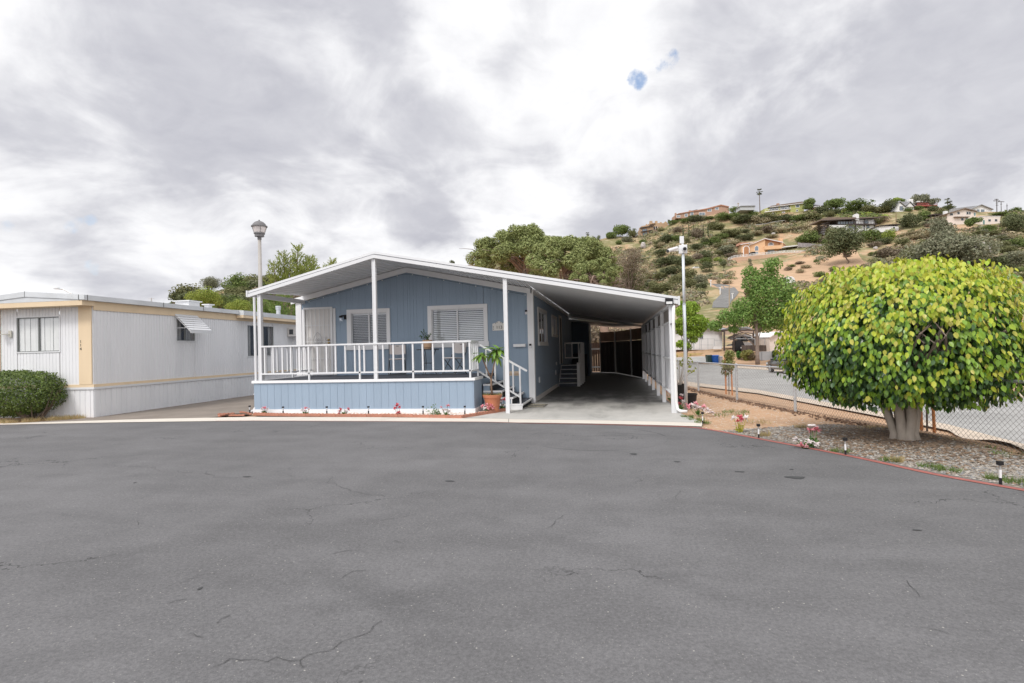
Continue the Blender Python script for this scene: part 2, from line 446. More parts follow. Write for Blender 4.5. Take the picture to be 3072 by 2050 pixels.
def crack_sheet():
    mb = MB(); rc = random.Random(5)
    C = [[(310,1392),(385,1399),(455,1402),(470,1397),(500,1388)],[(455,1402),(480,1414)],[(530,1412),(560,1418),(630,1424),(640,1432),(690,1433),(780,1431)],[(630,1424),(620,1414)],[(860,1424),(885,1432),(870,1440)],[(978,1450),(1000,1448),(1040,1466),(1050,1474),(1100,1482),(1155,1490)],[(978,1450),(996,1428)],
         [(370,1558),(410,1562),(415,1576)],[(540,1750),(600,1725),(650,1722)],[(560,1796),(500,1812)],[(1100,1710),(1060,1712),(1020,1738)],[(650,1870),(690,1845)],[(640,2000),(690,1975),(720,1980),(800,1985),(850,1978),(900,1980),(960,1955),(1000,1945),(1060,1912),(1110,1895),(1145,1862)],[(900,1980),(910,2002)],[(560,1905),(580,1900),(610,1912)],
         [(1250,1545),(1140,1562)],[(1000,1660),(1080,1650)],[(2040,1470),(2034,1500)],[(2720,1740),(2760,1790)],[(1640,1585),(1690,1545)],[(2760,1880),(2850,1900)],[(1180,1620),(1210,1630)],[(0,1300),(150,1292),(300,1288)]]
    for c in C:
        P = [Vector(at(x, y, Z=.0085)) for x, y in c]; Q = [P[0]]
        for a, b in zip(P, P[1:]):
            n = max(2, int((b-a).length/.07)); d = (b-a).normalized(); s = Vector((-d.y, d.x, 0))
            for i in range(1, n+1): Q.append(a.lerp(b, i/n)+s*rc.gauss(0,.016)*(0 if i == n else 1))
        for i in range(len(Q)-1):
            d = (Q[i+1]-Q[i]).normalized(); s = Vector((-d.y, d.x, 0)); w0 = .0024*rc.uniform(.3,1.1); w1 = .0024*rc.uniform(.3,1.1)
            mb.face([Q[i]-s*w0, Q[i+1]-s*w1, Q[i+1]+s*w1, Q[i]+s*w0])
    o = mb.build('asphalt_crack', pm('crack_dark', (.07,.07,.07), .95)); tag(o, kind='structure')
    mb = MB()
    for (x, y, w, h) in ((2385,1432,62,9),(1350,1443,30,5),(2030,1385,22,4),(2220,1415,30,4),(1900,1362,26,5),(2375,1408,16,3),(600,1765,12,10),(405,1448,10,3),(740,1430,34,3),(2750,1590,30,3)):
        c = at(x, y, Z=.0085); k = (c-O).dot(FW)/CF; n = 14; q = [rc.uniform(.6,1.15) for _ in range(n)]
        e = at(x, y+h, Z=.0085); ry = abs(e.y-c.y)*.5
        mb.face([(c.x+w*k*.5*q[i]*math.cos(2*PI*i/n), c.y+ry*q[i]*math.sin(2*PI*i/n), .0085) for i in range(n)])
    o = mb.build('asphalt_stain', pm('stain_dark', (.062,.062,.064), .8, .2, 9)); tag(o, kind='structure')
crack_sheet()
REDL = [(-1.94,11.03),(-.5,10.88),(.6,10.68),(1.45,10.42),(2.28,9.13),(3.02,7.88),(3.47,6.93),(3.93,6.27),(4.75,5.1),(5.5,4.1),(6.3,2.6)]
RED_OUT = [(x+.02, y) for x, y in REDL]
asph_edge = [(-45,8.2),(-26,9.3),(-16.5,10.35),(-14.44,10.64),(-11.5,11.1),(-8.28,11.40),(-5.5,11.33),(-2.76,11.24),(-1.94,11.10),(-.5,10.96),(.6,10.79),(1.48,10.56)] + [(x+.075, y+.055) for x, y in REDL[4:]] + [(8,-4),(9,-40),(-45,-40)]
poly('asphalt_court', asph_edge, 0.004, ASPH)
# red kerb stripe, worn
REDM = pm('red_kerb_paint', (.36,.125,.105), .8, .22, 6, bump=.2, bscale=90, grime=.45, gcol=(.22,.12,.11), gscale=5)
RED2 = pm('worn_red_paint', (.42,.22,.19), .85, .2, 6, grime=.6, gcol=(.2,.17,.165), gscale=3)
def stripe(name, pts, w, z, mat):
    mb = MB(); n = len(pts); L_, R_ = [], []
    for i in range(n):
        a = Vector(pts[max(i-1,0)]); b = Vector(pts[min(i+1,n-1)]); d = (b-a).normalized(); nn = Vector((-d.y, d.x))
        ww = w[i] if isinstance(w, list) else w
        p = Vector(pts[i]); L_.append(p+nn*ww/2); R_.append(p-nn*ww/2)
    for i in range(n-1):
        mb.face([(R_[i].x,R_[i].y,z),(R_[i+1].x,R_[i+1].y,z),(L_[i+1].x,L_[i+1].y,z),(L_[i].x,L_[i].y,z)])
    o = mb.build(name, mat); tag(o, kind='structure'); return o
def smooth_line(pts, k=6):
    out = []
    P = [Vector(p) for p in pts]
    for i in range(len(P)-1):
        p0, p1, p2, p3 = P[max(i-1,0)], P[i], P[i+1], P[min(i+2,len(P)-1)]
        for j in range(k):
            t = j/k
            q = .5*((2*p1)+(p2-p0)*t+(2*p0-5*p1+4*p2-p3)*t*t+(3*p1-p0-3*p2+p3)*t**3)
            out.append((q.x, q.y))
    out.append((P[-1].x, P[-1].y)); return out
sl = smooth_line(REDL)
stripe('red_kerb_line', sl, [.03+.062*min(1, i/22) for i in range(len(sl))], .009, REDM)
stripe('worn_kerb_line', [(-9.2,11.35),(-8.28,11.395),(-5.5,11.325),(-2.76,11.235),(-1.94,11.09)], .05, .009, RED2)
# concrete ribbon along the court and the driveways
rib_out = [(-16.4,10.42),(-14.44,10.68),(-11.5,11.13),(-8.28,11.43),(-5.5,11.36),(-2.76,11.27),(-1.94,11.13),(-.5,10.99),(.6,10.82),(1.53,10.62)]
rib_in = [(-16.5,10.62),(-14.5,10.95),(-11.5,11.70),(-8.8,12.12),(-5.5,12.02),(-2.76,11.78),(-1.94,11.64),(-.5,11.50),(.6,11.33),(1.62,11.12)]
sheet('concrete_ribbon', rib_out, rib_in, KERB, .008, sub=2, follow=False)
stripe('ribbon_joint', [(-2.2,11.14),(-2.3,11.69)], .012, .010, pm('joint_dark', (.2,.18,.16), .9))
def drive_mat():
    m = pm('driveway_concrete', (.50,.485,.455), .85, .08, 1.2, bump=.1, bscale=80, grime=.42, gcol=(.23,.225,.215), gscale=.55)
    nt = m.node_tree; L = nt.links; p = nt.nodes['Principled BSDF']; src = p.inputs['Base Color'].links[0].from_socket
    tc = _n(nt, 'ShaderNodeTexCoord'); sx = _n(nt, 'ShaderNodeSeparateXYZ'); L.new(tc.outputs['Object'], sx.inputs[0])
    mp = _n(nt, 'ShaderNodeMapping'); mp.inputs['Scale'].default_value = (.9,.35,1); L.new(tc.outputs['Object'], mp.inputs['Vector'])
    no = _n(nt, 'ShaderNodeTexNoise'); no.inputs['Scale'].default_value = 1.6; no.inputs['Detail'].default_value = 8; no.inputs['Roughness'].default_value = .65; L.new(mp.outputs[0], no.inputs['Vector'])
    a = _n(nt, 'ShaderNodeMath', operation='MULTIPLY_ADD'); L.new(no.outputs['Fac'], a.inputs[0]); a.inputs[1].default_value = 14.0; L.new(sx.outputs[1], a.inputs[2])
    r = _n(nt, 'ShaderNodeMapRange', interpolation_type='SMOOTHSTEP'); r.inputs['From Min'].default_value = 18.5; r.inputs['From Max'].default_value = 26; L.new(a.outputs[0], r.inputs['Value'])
    x = _n(nt, 'ShaderNodeMix', data_type='RGBA'); L.new(r.outputs[0], x.inputs['Factor']); L.new(src, x.inputs[6]); x.inputs[7].default_value = (.13,.127,.12,1)  # carport shade put into the colour: darker towards the back, edge broken by noise
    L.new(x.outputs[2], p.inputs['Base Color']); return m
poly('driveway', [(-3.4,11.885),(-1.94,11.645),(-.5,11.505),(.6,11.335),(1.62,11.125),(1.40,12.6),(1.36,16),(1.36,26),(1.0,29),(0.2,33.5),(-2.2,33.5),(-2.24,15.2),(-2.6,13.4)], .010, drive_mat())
stripe('driveway_joint', [(-2.24,17.6),(1.36,17.55)], .014, .0135, pm('joint_dark2', (.16,.155,.15), .9))
poly('oil_stain', [(-.5+.55*math.cos(t/12*2*PI)*(1+.2*math.sin(t*1.7)), 18.6+.75*math.sin(t/12*2*PI)*(1+.25*math.cos(t*2.3))) for t in range(12)], .0148, pm('oil', (.13,.128,.125), .7, .3, 3))
NDRIVE = pm('old_asphalt', (.24,.205,.175), .9, .14, 1.5, bump=.2, bscale=90, grime=.3, gcol=(.33,.29,.25), gscale=.8)
poly('neighbour_driveway', [(-13.32,12.02),(-14.3,11.02),(-11.5,11.705),(-9.9,11.965),(-9.55,12.7),(-9.4,14),(-9.5,34),(-14.1,34),(-13.62,19)], .006, NDRIVE)
# flower bed of white pebbles, red path paver bits
poly('flower_bed', [(-9.0,12.43),(-7.46,12.18),(-5.67,12.115),(-5.06,12.06),(-3.64,11.88),(-3.37,11.88),(-2.82,12.9),(-2.67,13.3),(-3.3,13.44),(-9.1,12.9)], .014, pm('bed_soil', (.45,.36,.30), .95, .25, 12))

def stones(name, area, n, s0, s1, mat, zf, r, flat=.6, kind='stuff'):
    mb = MB()
    for _ in range(n):
        x, y = area(r)
        s = lerp(s0, s1, r.random()**2); z = zf(x, y)
        a = r.random()*6.28; ca, sa = math.cos(a), math.sin(a)
        vs = []
        e = s*(.7+.6*r.random()); g = s*(.5+.5*r.random()); h = s*flat*(.5+.6*r.random()); tl = (r.random()-.5)*.5*s
        for dx, dy, dz in ((e,0,tl),(.3*e,g,0),(-.7*e,.6*g,-tl),(-e,-.3*g,-tl),(-.1*e,-g,0),(.7*e,-.6*g,tl)):
            vs.append((x+dx*ca-dy*sa, y+dx*sa+dy*ca, z+h*.25+dz*.4))
        vs.append((x+.15*e*ca, y+.15*e*sa, z+h)); 
        vs.append((x-.25*e*ca, y-.25*e*sa, z+h*.9))
        mb.raw(vs, [(0,1,6),(1,7,6),(1,2,7),(2,3,7),(3,4,7),(4,6,7),(4,5,6),(5,0,6)])
    o = mb.build(name, mat); tag(o, kind=kind); return o
def inpoly(x, y, P):
    c = False; j = len(P)-1
    for i in range(len(P)):
        if (P[i][1] > y) != (P[j][1] > y) and x < (P[j][0]-P[i][0])*(y-P[i][1])/(P[j][1]-P[i][1])+P[i][0]: c = not c
        j = i
    return c
BED = [(-8.95,12.45),(-7.46,12.22),(-5.67,12.15),(-5.06,12.1),(-3.64,11.93),(-3.39,11.93),(-2.87,12.9),(-2.75,13.3),(-3.2,13.40),(-3.28,12.66),(-9.0,12.66)]
def bed_area(r):
    while 1:
        x, y = r.uniform(-9,-2.7), r.uniform(11.9,13.4)
        if inpoly(x, y, BED): return x, y
r1 = random.Random(3)
stones('white_pebbles', bed_area, 3600, .018, .042, pm('pebble', (.7,.6,.5), .7, .05, 9, cols=[(.72,.66,.58),(.80,.77,.74),(.62,.48,.40),(.78,.70,.62),(.5,.44,.40)]), lambda x, y: .016, r1, .9)
def mound(x, y):
    d = math.hypot(x-4.25, y-9.35); return max(0.0, .075*math.exp(-(d/1.25)**2)-.012)
GR = [(1.75,10.15),(2.45,9.1),(3.14,7.9),(3.58,6.99),(4.04,6.33),(4.86,5.2),(6.1,3.6),(6.0,4.4),(5.45,6.6),(4.9,8.6),(4.4,10.5),(3.9,11.0),(2.9,10.7)]
# gravel bed, gently mounded round the tree
GR0 = GR; GR = [(x-.45, y-.35) for x, y in GR[:7]]+GR[7:]
def gravel_bed():
    mb = MB(); n = 70
    for i in range(n+1):
        for j in range(n+1):
            x, y = lerp(1.5,6.3,i/n), lerp(3.2,11.4,j/n)
            inside = inpoly(x, y, GR)
            mb.v.append((x, y, (-.004 if inside else -.02)+mound(x, y)))
    for i in range(n):
        for j in range(n):
            x, y = lerp(1.5,6.3,(i+.5)/n), lerp(3.2,11.4,(j+.5)/n)
            if inpoly(x, y, GR): mb.f.append((i*(n+1)+j, (i+1)*(n+1)+j, (i+1)*(n+1)+j+1, i*(n+1)+j+1)); mb.m.append(0)
    o = mb.build('gravel_bed', pm('gravel_base', (.30,.26,.215), .95, .25, 14, bump=.6, bscale=60, grime=.5, gcol=(.36,.26,.18), gscale=1.2), smooth=True); tag(o, kind='structure')
gravel_bed()
GR = GR0
def gr_area(r):
    while 1:
        x, y = r.uniform(1.6,6.2), r.uniform(3.6,11.2)
        if inpoly(x, y, GR): return x, y
GRC = [(.27,.26,.245),(.17,.175,.185),(.36,.33,.29),(.23,.19,.155),(.30,.22,.16),(.14,.135,.13),(.42,.39,.35)]
stones('gravel', gr_area, 21000, .009, .027, pm('gravel_stone', (.35,.33,.3), .85, .1, 9, cols=GRC), lambda x, y: -.002+mound(x, y), r1, .7)
def litter_area(r):
    while 1:
        a, d = r.random()*6.28, abs(r.gauss(0, 1.0)); x, y = 4.15+d*math.cos(a)*1.0, 9.2+d*math.sin(a)*1.0
        if inpoly(x, y, GR): return x, y
stones('leaf_litter', litter_area, 6500, .016, .045, pm('wood_chip', (.2,.14,.09), .9, .1, 9, cols=[(.20,.13,.085),(.30,.21,.14),(.14,.10,.075),(.38,.27,.17),(.25,.19,.14)]), lambda x, y: .004+mound(x, y), r1, .35)
def dirt_area(r):
    while 1:
        x, y = r.uniform(1.4,4.5), r.uniform(9.8,21)
        if fence_d(x, y) < -.05 and x > 1.5: return x, y
stones('dirt_pebbles', dirt_area, 2600, .008, .024, pm('dirt_clod', (.5,.35,.24), .9, .1, 9, cols=[(.50,.33,.21),(.60,.47,.36),(.42,.28,.18),(.58,.52,.45)]), lambda x, y: -.028, r1, .8)
def ramp_fix(): pass

# ------------------------------------------------------------------ planked walls with openings
def plank_wall(mb, M, u0, u1, top, z0, holes, sp=.2, gap=.007, rec=.006, first=None, reveal=.07):
    """M(u, d, z) -> point, d = depth into the wall. Planks with recessed joints, rectangular openings."""
    us = {u0, u1}
    for h in holes: us |= {h[0], h[1]}
    us = sorted(us)
    def strips(a, b):
        out = []; k = math.floor((a-(first or u0))/sp)
        e = a
        while e < b-1e-6:
            nx = (first or u0)+sp*(k+1); k += 1
            if nx <= e+1e-6: continue
            en = min(nx, b); out.append((e, en)); e = en
        return out
    for i in range(len(us)-1):
        a, b = us[i], us[i+1]; mid = (a+b)/2
        hs = sorted([h for h in holes if h[0]-1e-6 <= mid <= h[1]+1e-6], key=lambda h: h[2])
        for e0, e1 in strips(a, b):
            g0, g1 = e0+gap/2, e1-gap/2
            if g1 <= g0: continue
            z = z0
            spans = []
            for h in hs: spans.append((z, h[2])); z = h[3]
            for (za, zb) in spans:
                if zb-za < .005: continue
                mb.face([M(g0,0,za),M(g1,0,za),M(g1,0,zb),M(g0,0,zb)])
                mb.face([M(g1,0,za),M(g1,rec,za),M(g1,rec,zb),M(g1,0,zb)]); mb.face([M(g0,rec,za),M(g0,0,za),M(g0,0,zb),M(g0,rec,zb)])
                mb.face([M(e0,rec,za),M(e1,rec,za),M(e1,rec,zb),M(e0,rec,zb)])
            t0, t1, s0, s1 = top(g0), top(g1), top(e0), top(e1)
            mb.face([M(g0,0,z),M(g1,0,z),M(g1,0,t1),M(g0,0,t0)])
            mb.face([M(g1,0,z),M(g1,rec,z),M(g1,rec,t1),M(g1,0,t1)]); mb.face([M(g0,rec,z),M(g0,0,z),M(g0,0,t0),M(g0,rec,t0)])
            mb.face([M(e0,rec,z),M(e1,rec,z),M(e1,rec,s1),M(e0,rec,s0)])
    for (a, b, za, zb) in holes:
        mb.face([M(a,0,za),M(a,reveal,za),M(a,reveal,zb),M(a,0,zb)]); mb.face([M(b,reveal,za),M(b,0,za),M(b,0,zb),M(b,reveal,zb)])
        mb.face([M(a,0,za),M(b,0,za),M(b,reveal,za),M(a,reveal,za)]); mb.face([M(a,reveal,zb),M(b,reveal,zb),M(b,0,zb),M(a,0,zb)])

# ------------------------------------------------------------------ blue house
YW, XL, XR, RX, RZ = 15.221, -9.446, -2.253, -5.92, 3.86
YB = 34.0
house = thing('blue_house', 'blue wooden manufactured home with white trim and a low gable', 'house', (-5.85,15.22,0))
def gtop(x): return RZ-(.81/3.526)*(RX-x) if x < RX else RZ-(.81/3.667)*(x-RX)
Mf = lambda u, d, z: (u, YW+d, z)
Ms = lambda u, d, z: (XR-d, u, z)
W1 = (-7.70,-6.575,1.72,2.69); W2 = (-5.19,-3.64,1.755,2.71)
SW1 = (16.38,18.27,1.70,2.66); SW2 = (19.98,21.5,2.02,2.65)
mb = MB()
plank_wall(mb, Mf, XL, RX, gtop, 0, [W1], first=XL); plank_wall(mb, Mf, RX, XR, gtop, 0, [W2], first=XL)
plank_wall(mb, Ms, YW, YB, lambda u: 3.06, 0, [SW1, SW2], sp=.2)
mb.face([(XL,YW,0),(XL,YW,3.05),(XL,YB,3.05),(XL,YB,0)]); mb.face([(XL,YB,0),(XL,YB,3.05),(RX,YB,RZ),(XR,YB,3.05),(XR,YB,0)])
for z in (.635, 1.31):
    mb.box(XL+.16, XR-.16, YW-.006, YW-.001, z, z+.014)
    mb.box(XR+.001, XR+.006, YW+.02, YB, z, z+.014)
for a, b in ((XL+.05, RX), (RX, XR-.02)):
    mb.box(a, b, YW-.008, YW-.001, 3.045, 3.06); mb.box(a, b, YW-.008, YW-.001, 3.115, 3.13)
mb.box(-5.755,-5.742,YW-.008,YW-.0005,1.33,3.04); mb.box(-5.755,-5.742,YW-.008,YW-.0005,3.14,3.82)
mb.box(-2.90,-2.887,YW-.008,YW-.0005,1.33,3.04)
mb.build('wall', BLUE, house)
mb = MB()                                             # skirting trim, corner posts
mb.box(XR+.001, XR+.03, YW+.0, 21.3, .0, .14)
mb.build('base_trim', OFFWHITE, house)
mb = MB(); mb.box(XL-.05, XL+.135, YW-.035, YW-.002, .862, 3.07); mb.box(XL-.048, XL-.003, YW-.001, YW+.12, .862, 3.07); mb.build('corner_post', WHITE, house)
mb = MB(); mb.box(XR-.135, XR+.035, YW-.035, YW-.002, 0, 3.07); mb.box(XR+.003, XR+.035, YW-.002, YW+.14, 0, 3.07); mb.build('corner_post', WHITE, house)
def slope_band(mb, xa, za, xb, zb, y0, y1, h):
    mb.prism([(xa,y0,za),(xb,y0,zb),(xb,y0,zb+h),(xa,y0,za+h)], (0,y1-y0,0))
mb = MB(); slope_band(mb, -9.62,3.03,RX,3.82,15.13,15.18,.15); slope_band(mb, RX,3.82,-2.28,3.045,15.13,15.18,.15)
mb.build('gable_trim', WHITE, house)
mb = MB(); mb.box(XR+.002, XR+.04, 15.18, YB, 3.045, 3.19); mb.build('eave_trim', OFFWHITE, house)

def window(parent, M, hole, fr, sill, mull, blinds, frame_mat=WHITE, tilt=.35, dark=DARKROOM, sgap=.047, bh=1.0):
    a, b, za, zb = hole; f0, f1, fz0, fz1 = fr
    def bx(m, u0, u1, d0, d1, z0, z1):
        P = [M(u0,d0,z0),M(u1,d0,z0),M(u1,d1,z0),M(u0,d1,z0),M(u0,d0,z1),M(u1,d0,z1),M(u1,d1,z1),M(u0,d1,z1)]
        m.raw(P, [(3,2,1,0),(4,5,6,7),(0,1,5,4),(1,2,6,5),(2,3,7,6),(3,0,4,7)])
    w = MB(); bx(w,f0,a,-.035,-.002,za,zb); bx(w,b,f1,-.035,-.002,za,zb); bx(w,f0,f1,-.035,-.002,zb,fz1)
    win = w.build('window', frame_mat, parent)
    if sill: s = MB(); bx(s, sill[0], sill[1], -.055, -.002, sill[2], za); s.build('sill', frame_mat, win)
    s = MB(); t = .025
    for q in ((a,b,za,za+t),(a,b,zb-t,zb),(a,a+t,za+t,zb-t),(b-t,b,za+t,zb-t),(mull-.022,mull+.022,za+t,zb-t)): bx(s, q[0],q[1],.004,.045,q[2],q[3])
    s.build('sash', WHITE2, win)
    g = MB(); g.face([M(a+t,.02,za+t),M(mull-.022,.02,za+t),M(mull-.022,.02,zb-t),M(a+t,.02,zb-t)])
    g.face([M(mull+.022,.032,za+t),M(b-t,.032,za+t),M(b-t,.032,zb-t),M(mull+.022,.032,zb-t)]); g.build('pane', GLASS, win)
    k = MB(); bx(k, a-.02, b+.02, .30, .31, za-.02, zb+.02)
    for q in ((a-.02,a-.01),(b+.01,b+.02)): bx(k, q[0], q[1], .071, .30, za-.02, zb+.02)
    bx(k, a-.02,b+.02,.071,.30,za-.03,za-.02); bx(k, a-.02,b+.02,.071,.30,zb+.02,zb+.03)
    k.build('interior', dark, win)
    if blinds:
        s = MB(); z = zb-.05
        bx(s, a+.03,b-.03,.06,.10,zb-.055,zb-.028)
        zlow = lerp(zb, za, bh)
        while z > zlow+.03:
            z -= sgap
            dy, dz = .022*math.cos(tilt), .022*math.sin(tilt)
            s.face([M(a+.03,.066-dy,z-dz),M(b-.03,.066-dy,z-dz),M(b-.03,.066+dy,z+dz),M(a+.03,.066+dy,z+dz)])
        s.build('blind', BLIND, win)
    return win
window(house, Mf, W1, (-7.835,-6.47,1.72,2.805), (-7.875,-6.44,1.60), -7.144, True, tilt=.22, sgap=.050)
window(house, Mf, W2, (-5.312,-3.535,1.755,2.82), (-5.345,-3.51,1.61), -4.431, True, tilt=1.0, sgap=.053)
window(house, Ms, SW1, (16.25,18.4,1.70,2.76), (16.2,18.44,1.60), 17.3, False, OFFWHITE)
window(house, Ms, SW2, (19.87,21.62,2.02,2.735), (19.85,21.66,1.93), 20.75, False, OFFWHITE)
# front door with security screen
mb = MB(); mb.box(-9.293,-9.226,YW-.03,YW-.002,.865,2.865); mb.box(-8.284,-8.20,YW-.03,YW-.002,.865,2.865)
door = mb.build('door', WHITE, house)
mb = MB(); mb.box(-9.226,-8.284,YW-.012,YW-.002,.875,2.87); mb.build('door_panel', OFFWHITE, door)
mb = MB(); y0, y1 = YW-.07, YW-.035
mb.box(-9.228,-8.284,y0,y1,2.855,2.91); mb.box(-9.228,-8.284,y0,y1,.875,.93)
mb.box(-9.228,-9.185,y0,y1,.93,2.855); mb.box(-8.345,-8.284,y0,y1,.93,2.855)
for i in range(6):
    x = -9.185+(.84)*(i+.5)/6; mb.box(x-.007,x+.007,YW-.06,YW-.045,.93,2.855)
for z in (2.36, 1.87, 1.36): mb.box(-9.185,-8.345,YW-.059,YW-.046,z,z+.016)
mb.build('security_grille', WHITE2, door)
mb = MB(); cx = -8.765
def curl(mb, cx, cz, r, a0, turns, sgn=1, m=0):
    pts = []
    for i in range(18):
        t = i/17; a = a0+sgn*turns*2*PI*t; q = r*(1-.75*t); pts.append((cx+q*math.cos(a), YW-.065, cz+q*math.sin(a)))
    mb.tube(pts, .007, 5, m)
for sg in (1,-1):
    pts = [(cx, YW-.065, 2.16)]+[(cx+sg*(.02+.115*math.sin(t*PI*.9)), YW-.065, 2.16-.42*t) for t in [i/8 for i in range(1,9)]]
    mb.tube(pts, .007, 5)
    curl(mb, cx+sg*.055, 1.93, .05, PI/2, 1.2, sg); curl(mb, cx+sg*.28, 1.95, .07, PI/2+sg, 1.2, -sg); curl(mb, cx+sg*.055, 1.82, .045, -PI/2, 1.1, -sg)
mb.build('scroll_motif', pm('pewter', (.45,.45,.46), .5), door)
mb = MB(); mb.lathe([(.0,0),(.03,0),(.034,.02),(.03,.05),(.018,.06)], n=14)
M90 = Matrix.Translation((-8.393,YW-.07,1.83)) @ Matrix.Rotation(PI/2, 4, 'X'); kb = MB()
kb.raw([tuple(M90 @ Vector(v)) for v in mb.v], mb.f)
M91 = Matrix.Translation((-8.393,YW-.07,1.92)) @ Matrix.Rotation(PI/2, 4, 'X'); kb.raw([tuple(M91 @ Vector(v)) for v in mb.v], mb.f)
kb.build('handle', BRASS, door, smooth=True)
mb = MB(); mb.box(-2.79,-2.45,YW-.14,YW-.009,1.575,1.652); mb.build('shelf', WHITE, house)
for y, z, s in ((16.2,.50,.15),(20.8,.50,.15),(21.1,.86,.10)):
    mb = MB(); mb.box(XR+.002, XR+.03, y, y+s, z, z+s*1.1); mb.build('socket_box', WHITE2, house)
# side door in the carport
mb = MB(); mb.box(XR+.002,XR+.035,22.55,22.68,.84,2.86); mb.box(XR+.002,XR+.035,23.5,23.6,.84,2.86); mb.box(XR+.002,XR+.035,22.68,23.5,2.76,2.86)
sd = mb.build('side_door', OFFWHITE, house); mb = MB(); mb.box(XR+.002,XR+.02,22.68,23.5,.86,2.76); mb.build('door_panel', pm('door_grey',(.16,.16,.17),.6), sd)

# ------------------------------------------------------------------ porch
porch = thing('porch', 'raised front porch with blue plank skirt, dark deck and white railing', 'porch', (-6.2,13.9,0))
YF, PL, PR, DZ = 12.654, -9.129, -3.312, .862
mb = MB()
plank_wall(mb, lambda u,d,z: (u,YF+d,z), PL, PR, lambda u: .80, .125, [], sp=.193)
plank_wall(mb, lambda u,d,z: (PR-d,u,z), YF, 13.44, lambda u: .80, .125, [], sp=.193)
plank_wall(mb, lambda u,d,z: (PL+d,YF+15.2-u,z), YF, 15.2, lambda u: .80, .0, [], sp=.193)
mb.box(PL+.02,PR-.02,YF+.02,15.19,.0,.79)
mb.build('skirt', BLUE, porch)
mb = MB(); mb.box(PL-.02,PR+.028,YF-.028,YF-.001,.0,.131); mb.box(PR+.001,PR+.028,YF,13.44,.0,.131); mb.build('base_board', WHITE, porch)
mb = MB(); mb.box(PL-.04,PR+.035,YF-.035,YF+.02,.797,DZ); mb.box(PR-.02,PR+.035,YF+.021,13.46,.797,DZ); mb.box(PL-.04,PL+.02,YF+.021,15.18,.797,DZ); mb.build('rim_board', WHITE, porch)
mb = MB(); mb.box(PL+.021,PR-.021,YF+.021,15.185,.79,DZ-.006); mb.build('deck', DECK, porch)
# railings
RT0, RT1, RB0, RB1 = 1.712, 1.752, 1.010, 1.048
def rail_run(name, xs, y, ends, posts):
    mb = MB(); a, b = ends
    mb.box(a,b,y-.035,y+.035,RT0,RT1); mb.box(a,b,y-.02,y+.02,RB0,RB1)
    o = mb.build('railing', WHITE2, porch)
    for x in xs:
        m = MB(); tall = x in posts
        m.box(x-.02,x+.02,y-.02,y+.02,(DZ if tall else RB1),RT0) if tall else m.box(x-.018,x+.018,y-.018,y+.018,RB1,RT0)
        m.build('post' if tall else 'baluster', WHITE2, o)
    return o
xs = [-8.84,-8.598,-8.342,-8.103,-7.858,-7.604,-7.366,-7.118,-6.872,-6.612,-6.354,-6.23,-6.107,-5.609,-5.342,-5.091,-4.838,-4.588,-4.328,-4.071,-3.815,-3.564,-3.409]
rail_run('front', xs, 12.715, (-8.93,-3.37), {-7.604,-6.23,-4.838,-3.409})
mb = MB(); mb.box(-8.99,-8.93,12.74,15.17,RT0,RT1); mb.box(-8.975,-8.945,12.74,15.17,RB0,RB1); o = mb.build('railing', WHITE2, porch)
for i in range(10):
    y = 12.95+i*.235; m = MB(); tall = i in (5,)
    m.box(-8.978,-8.942,y-.018,y+.018,DZ if tall else RB1,RT0); m.build('post' if tall else 'baluster', WHITE2, o)
mb = MB(); mb.box(-3.44,-3.375,12.755,13.47,RT0,RT1); mb.box(-3.425,-3.39,12.755,13.47,RB0-.01,RB1-.01); o = mb.build('railing', WHITE2, porch)
for i in range(4):
    y = 12.92+i*.18; m = MB(); m.box(-3.425,-3.389,y-.018,y+.018,DZ if i == 3 else RB1-.01,RT0); m.build('post' if i == 3 else 'baluster', WHITE2, o)
# front steps
TR = [(-3.28,-3.057,.65),(-3.28,-2.793,.483),(-3.28,-2.523,.316),(-3.28,-2.277,.150)]
for x0, x1, z in TR:
    m = MB(); m.box(x0,x1-.03,13.48,15.18,z-.035,z); st = m.build('step', DECK, porch)
    m = MB(); m.box(x0,x1,13.45,13.478,z-.04,z+.006); m.box(x1-.028,x1,13.479,15.18,z-.04,z+.006); m.build('nosing', WHITE, st)
m = MB(); zs_ = [.6,.44,.275,.11]
for (x0, x1, z) in TR: m.box(x0, x1-.05, 13.49, 15.17, 0, z-.041)
m.build('riser_box', pm('riser_dark', (.05,.052,.06), .8), porch)
m = MB()
for k, (x0, x1, z) in enumerate(TR):
    xa = -3.28 if k == 0 else TR[k-1][1]-.04
    m.box(xa, x1-.06, 13.465, 13.487, .0 if k else .0, z-.042)
m.build('step_side', BLUE, porch)
m = MB()
m.box(-2.66,-2.29,13.448,13.464,.0,.105); m.box(-2.83,-2.80,13.446,13.463,.315,.44); m.box(-2.58,-2.55,13.446,13.463,.15,.276)
m.build('step_trim', WHITE, porch)
m = MB(); m.beam((-3.41,13.47,1.68),(-2.16,13.47,.965),.05,.045); m.beam((-3.40,13.47,.985),(-2.33,13.47,.31),.035,.04); o = m.build('stair_rail', WHITE2, porch)
for x in (-3.19,-2.967,-2.741,-2.513):
    m = MB(); m.box(x-.018,x+.018,13.452,13.488,.985-.631*(x+3.40),1.67-.572*(x+3.41)); m.build('baluster', WHITE2, o)
m = MB(); m.box(-2.36,-2.32,13.45,13.49,.156,1.05); m.build('post', WHITE2, o)

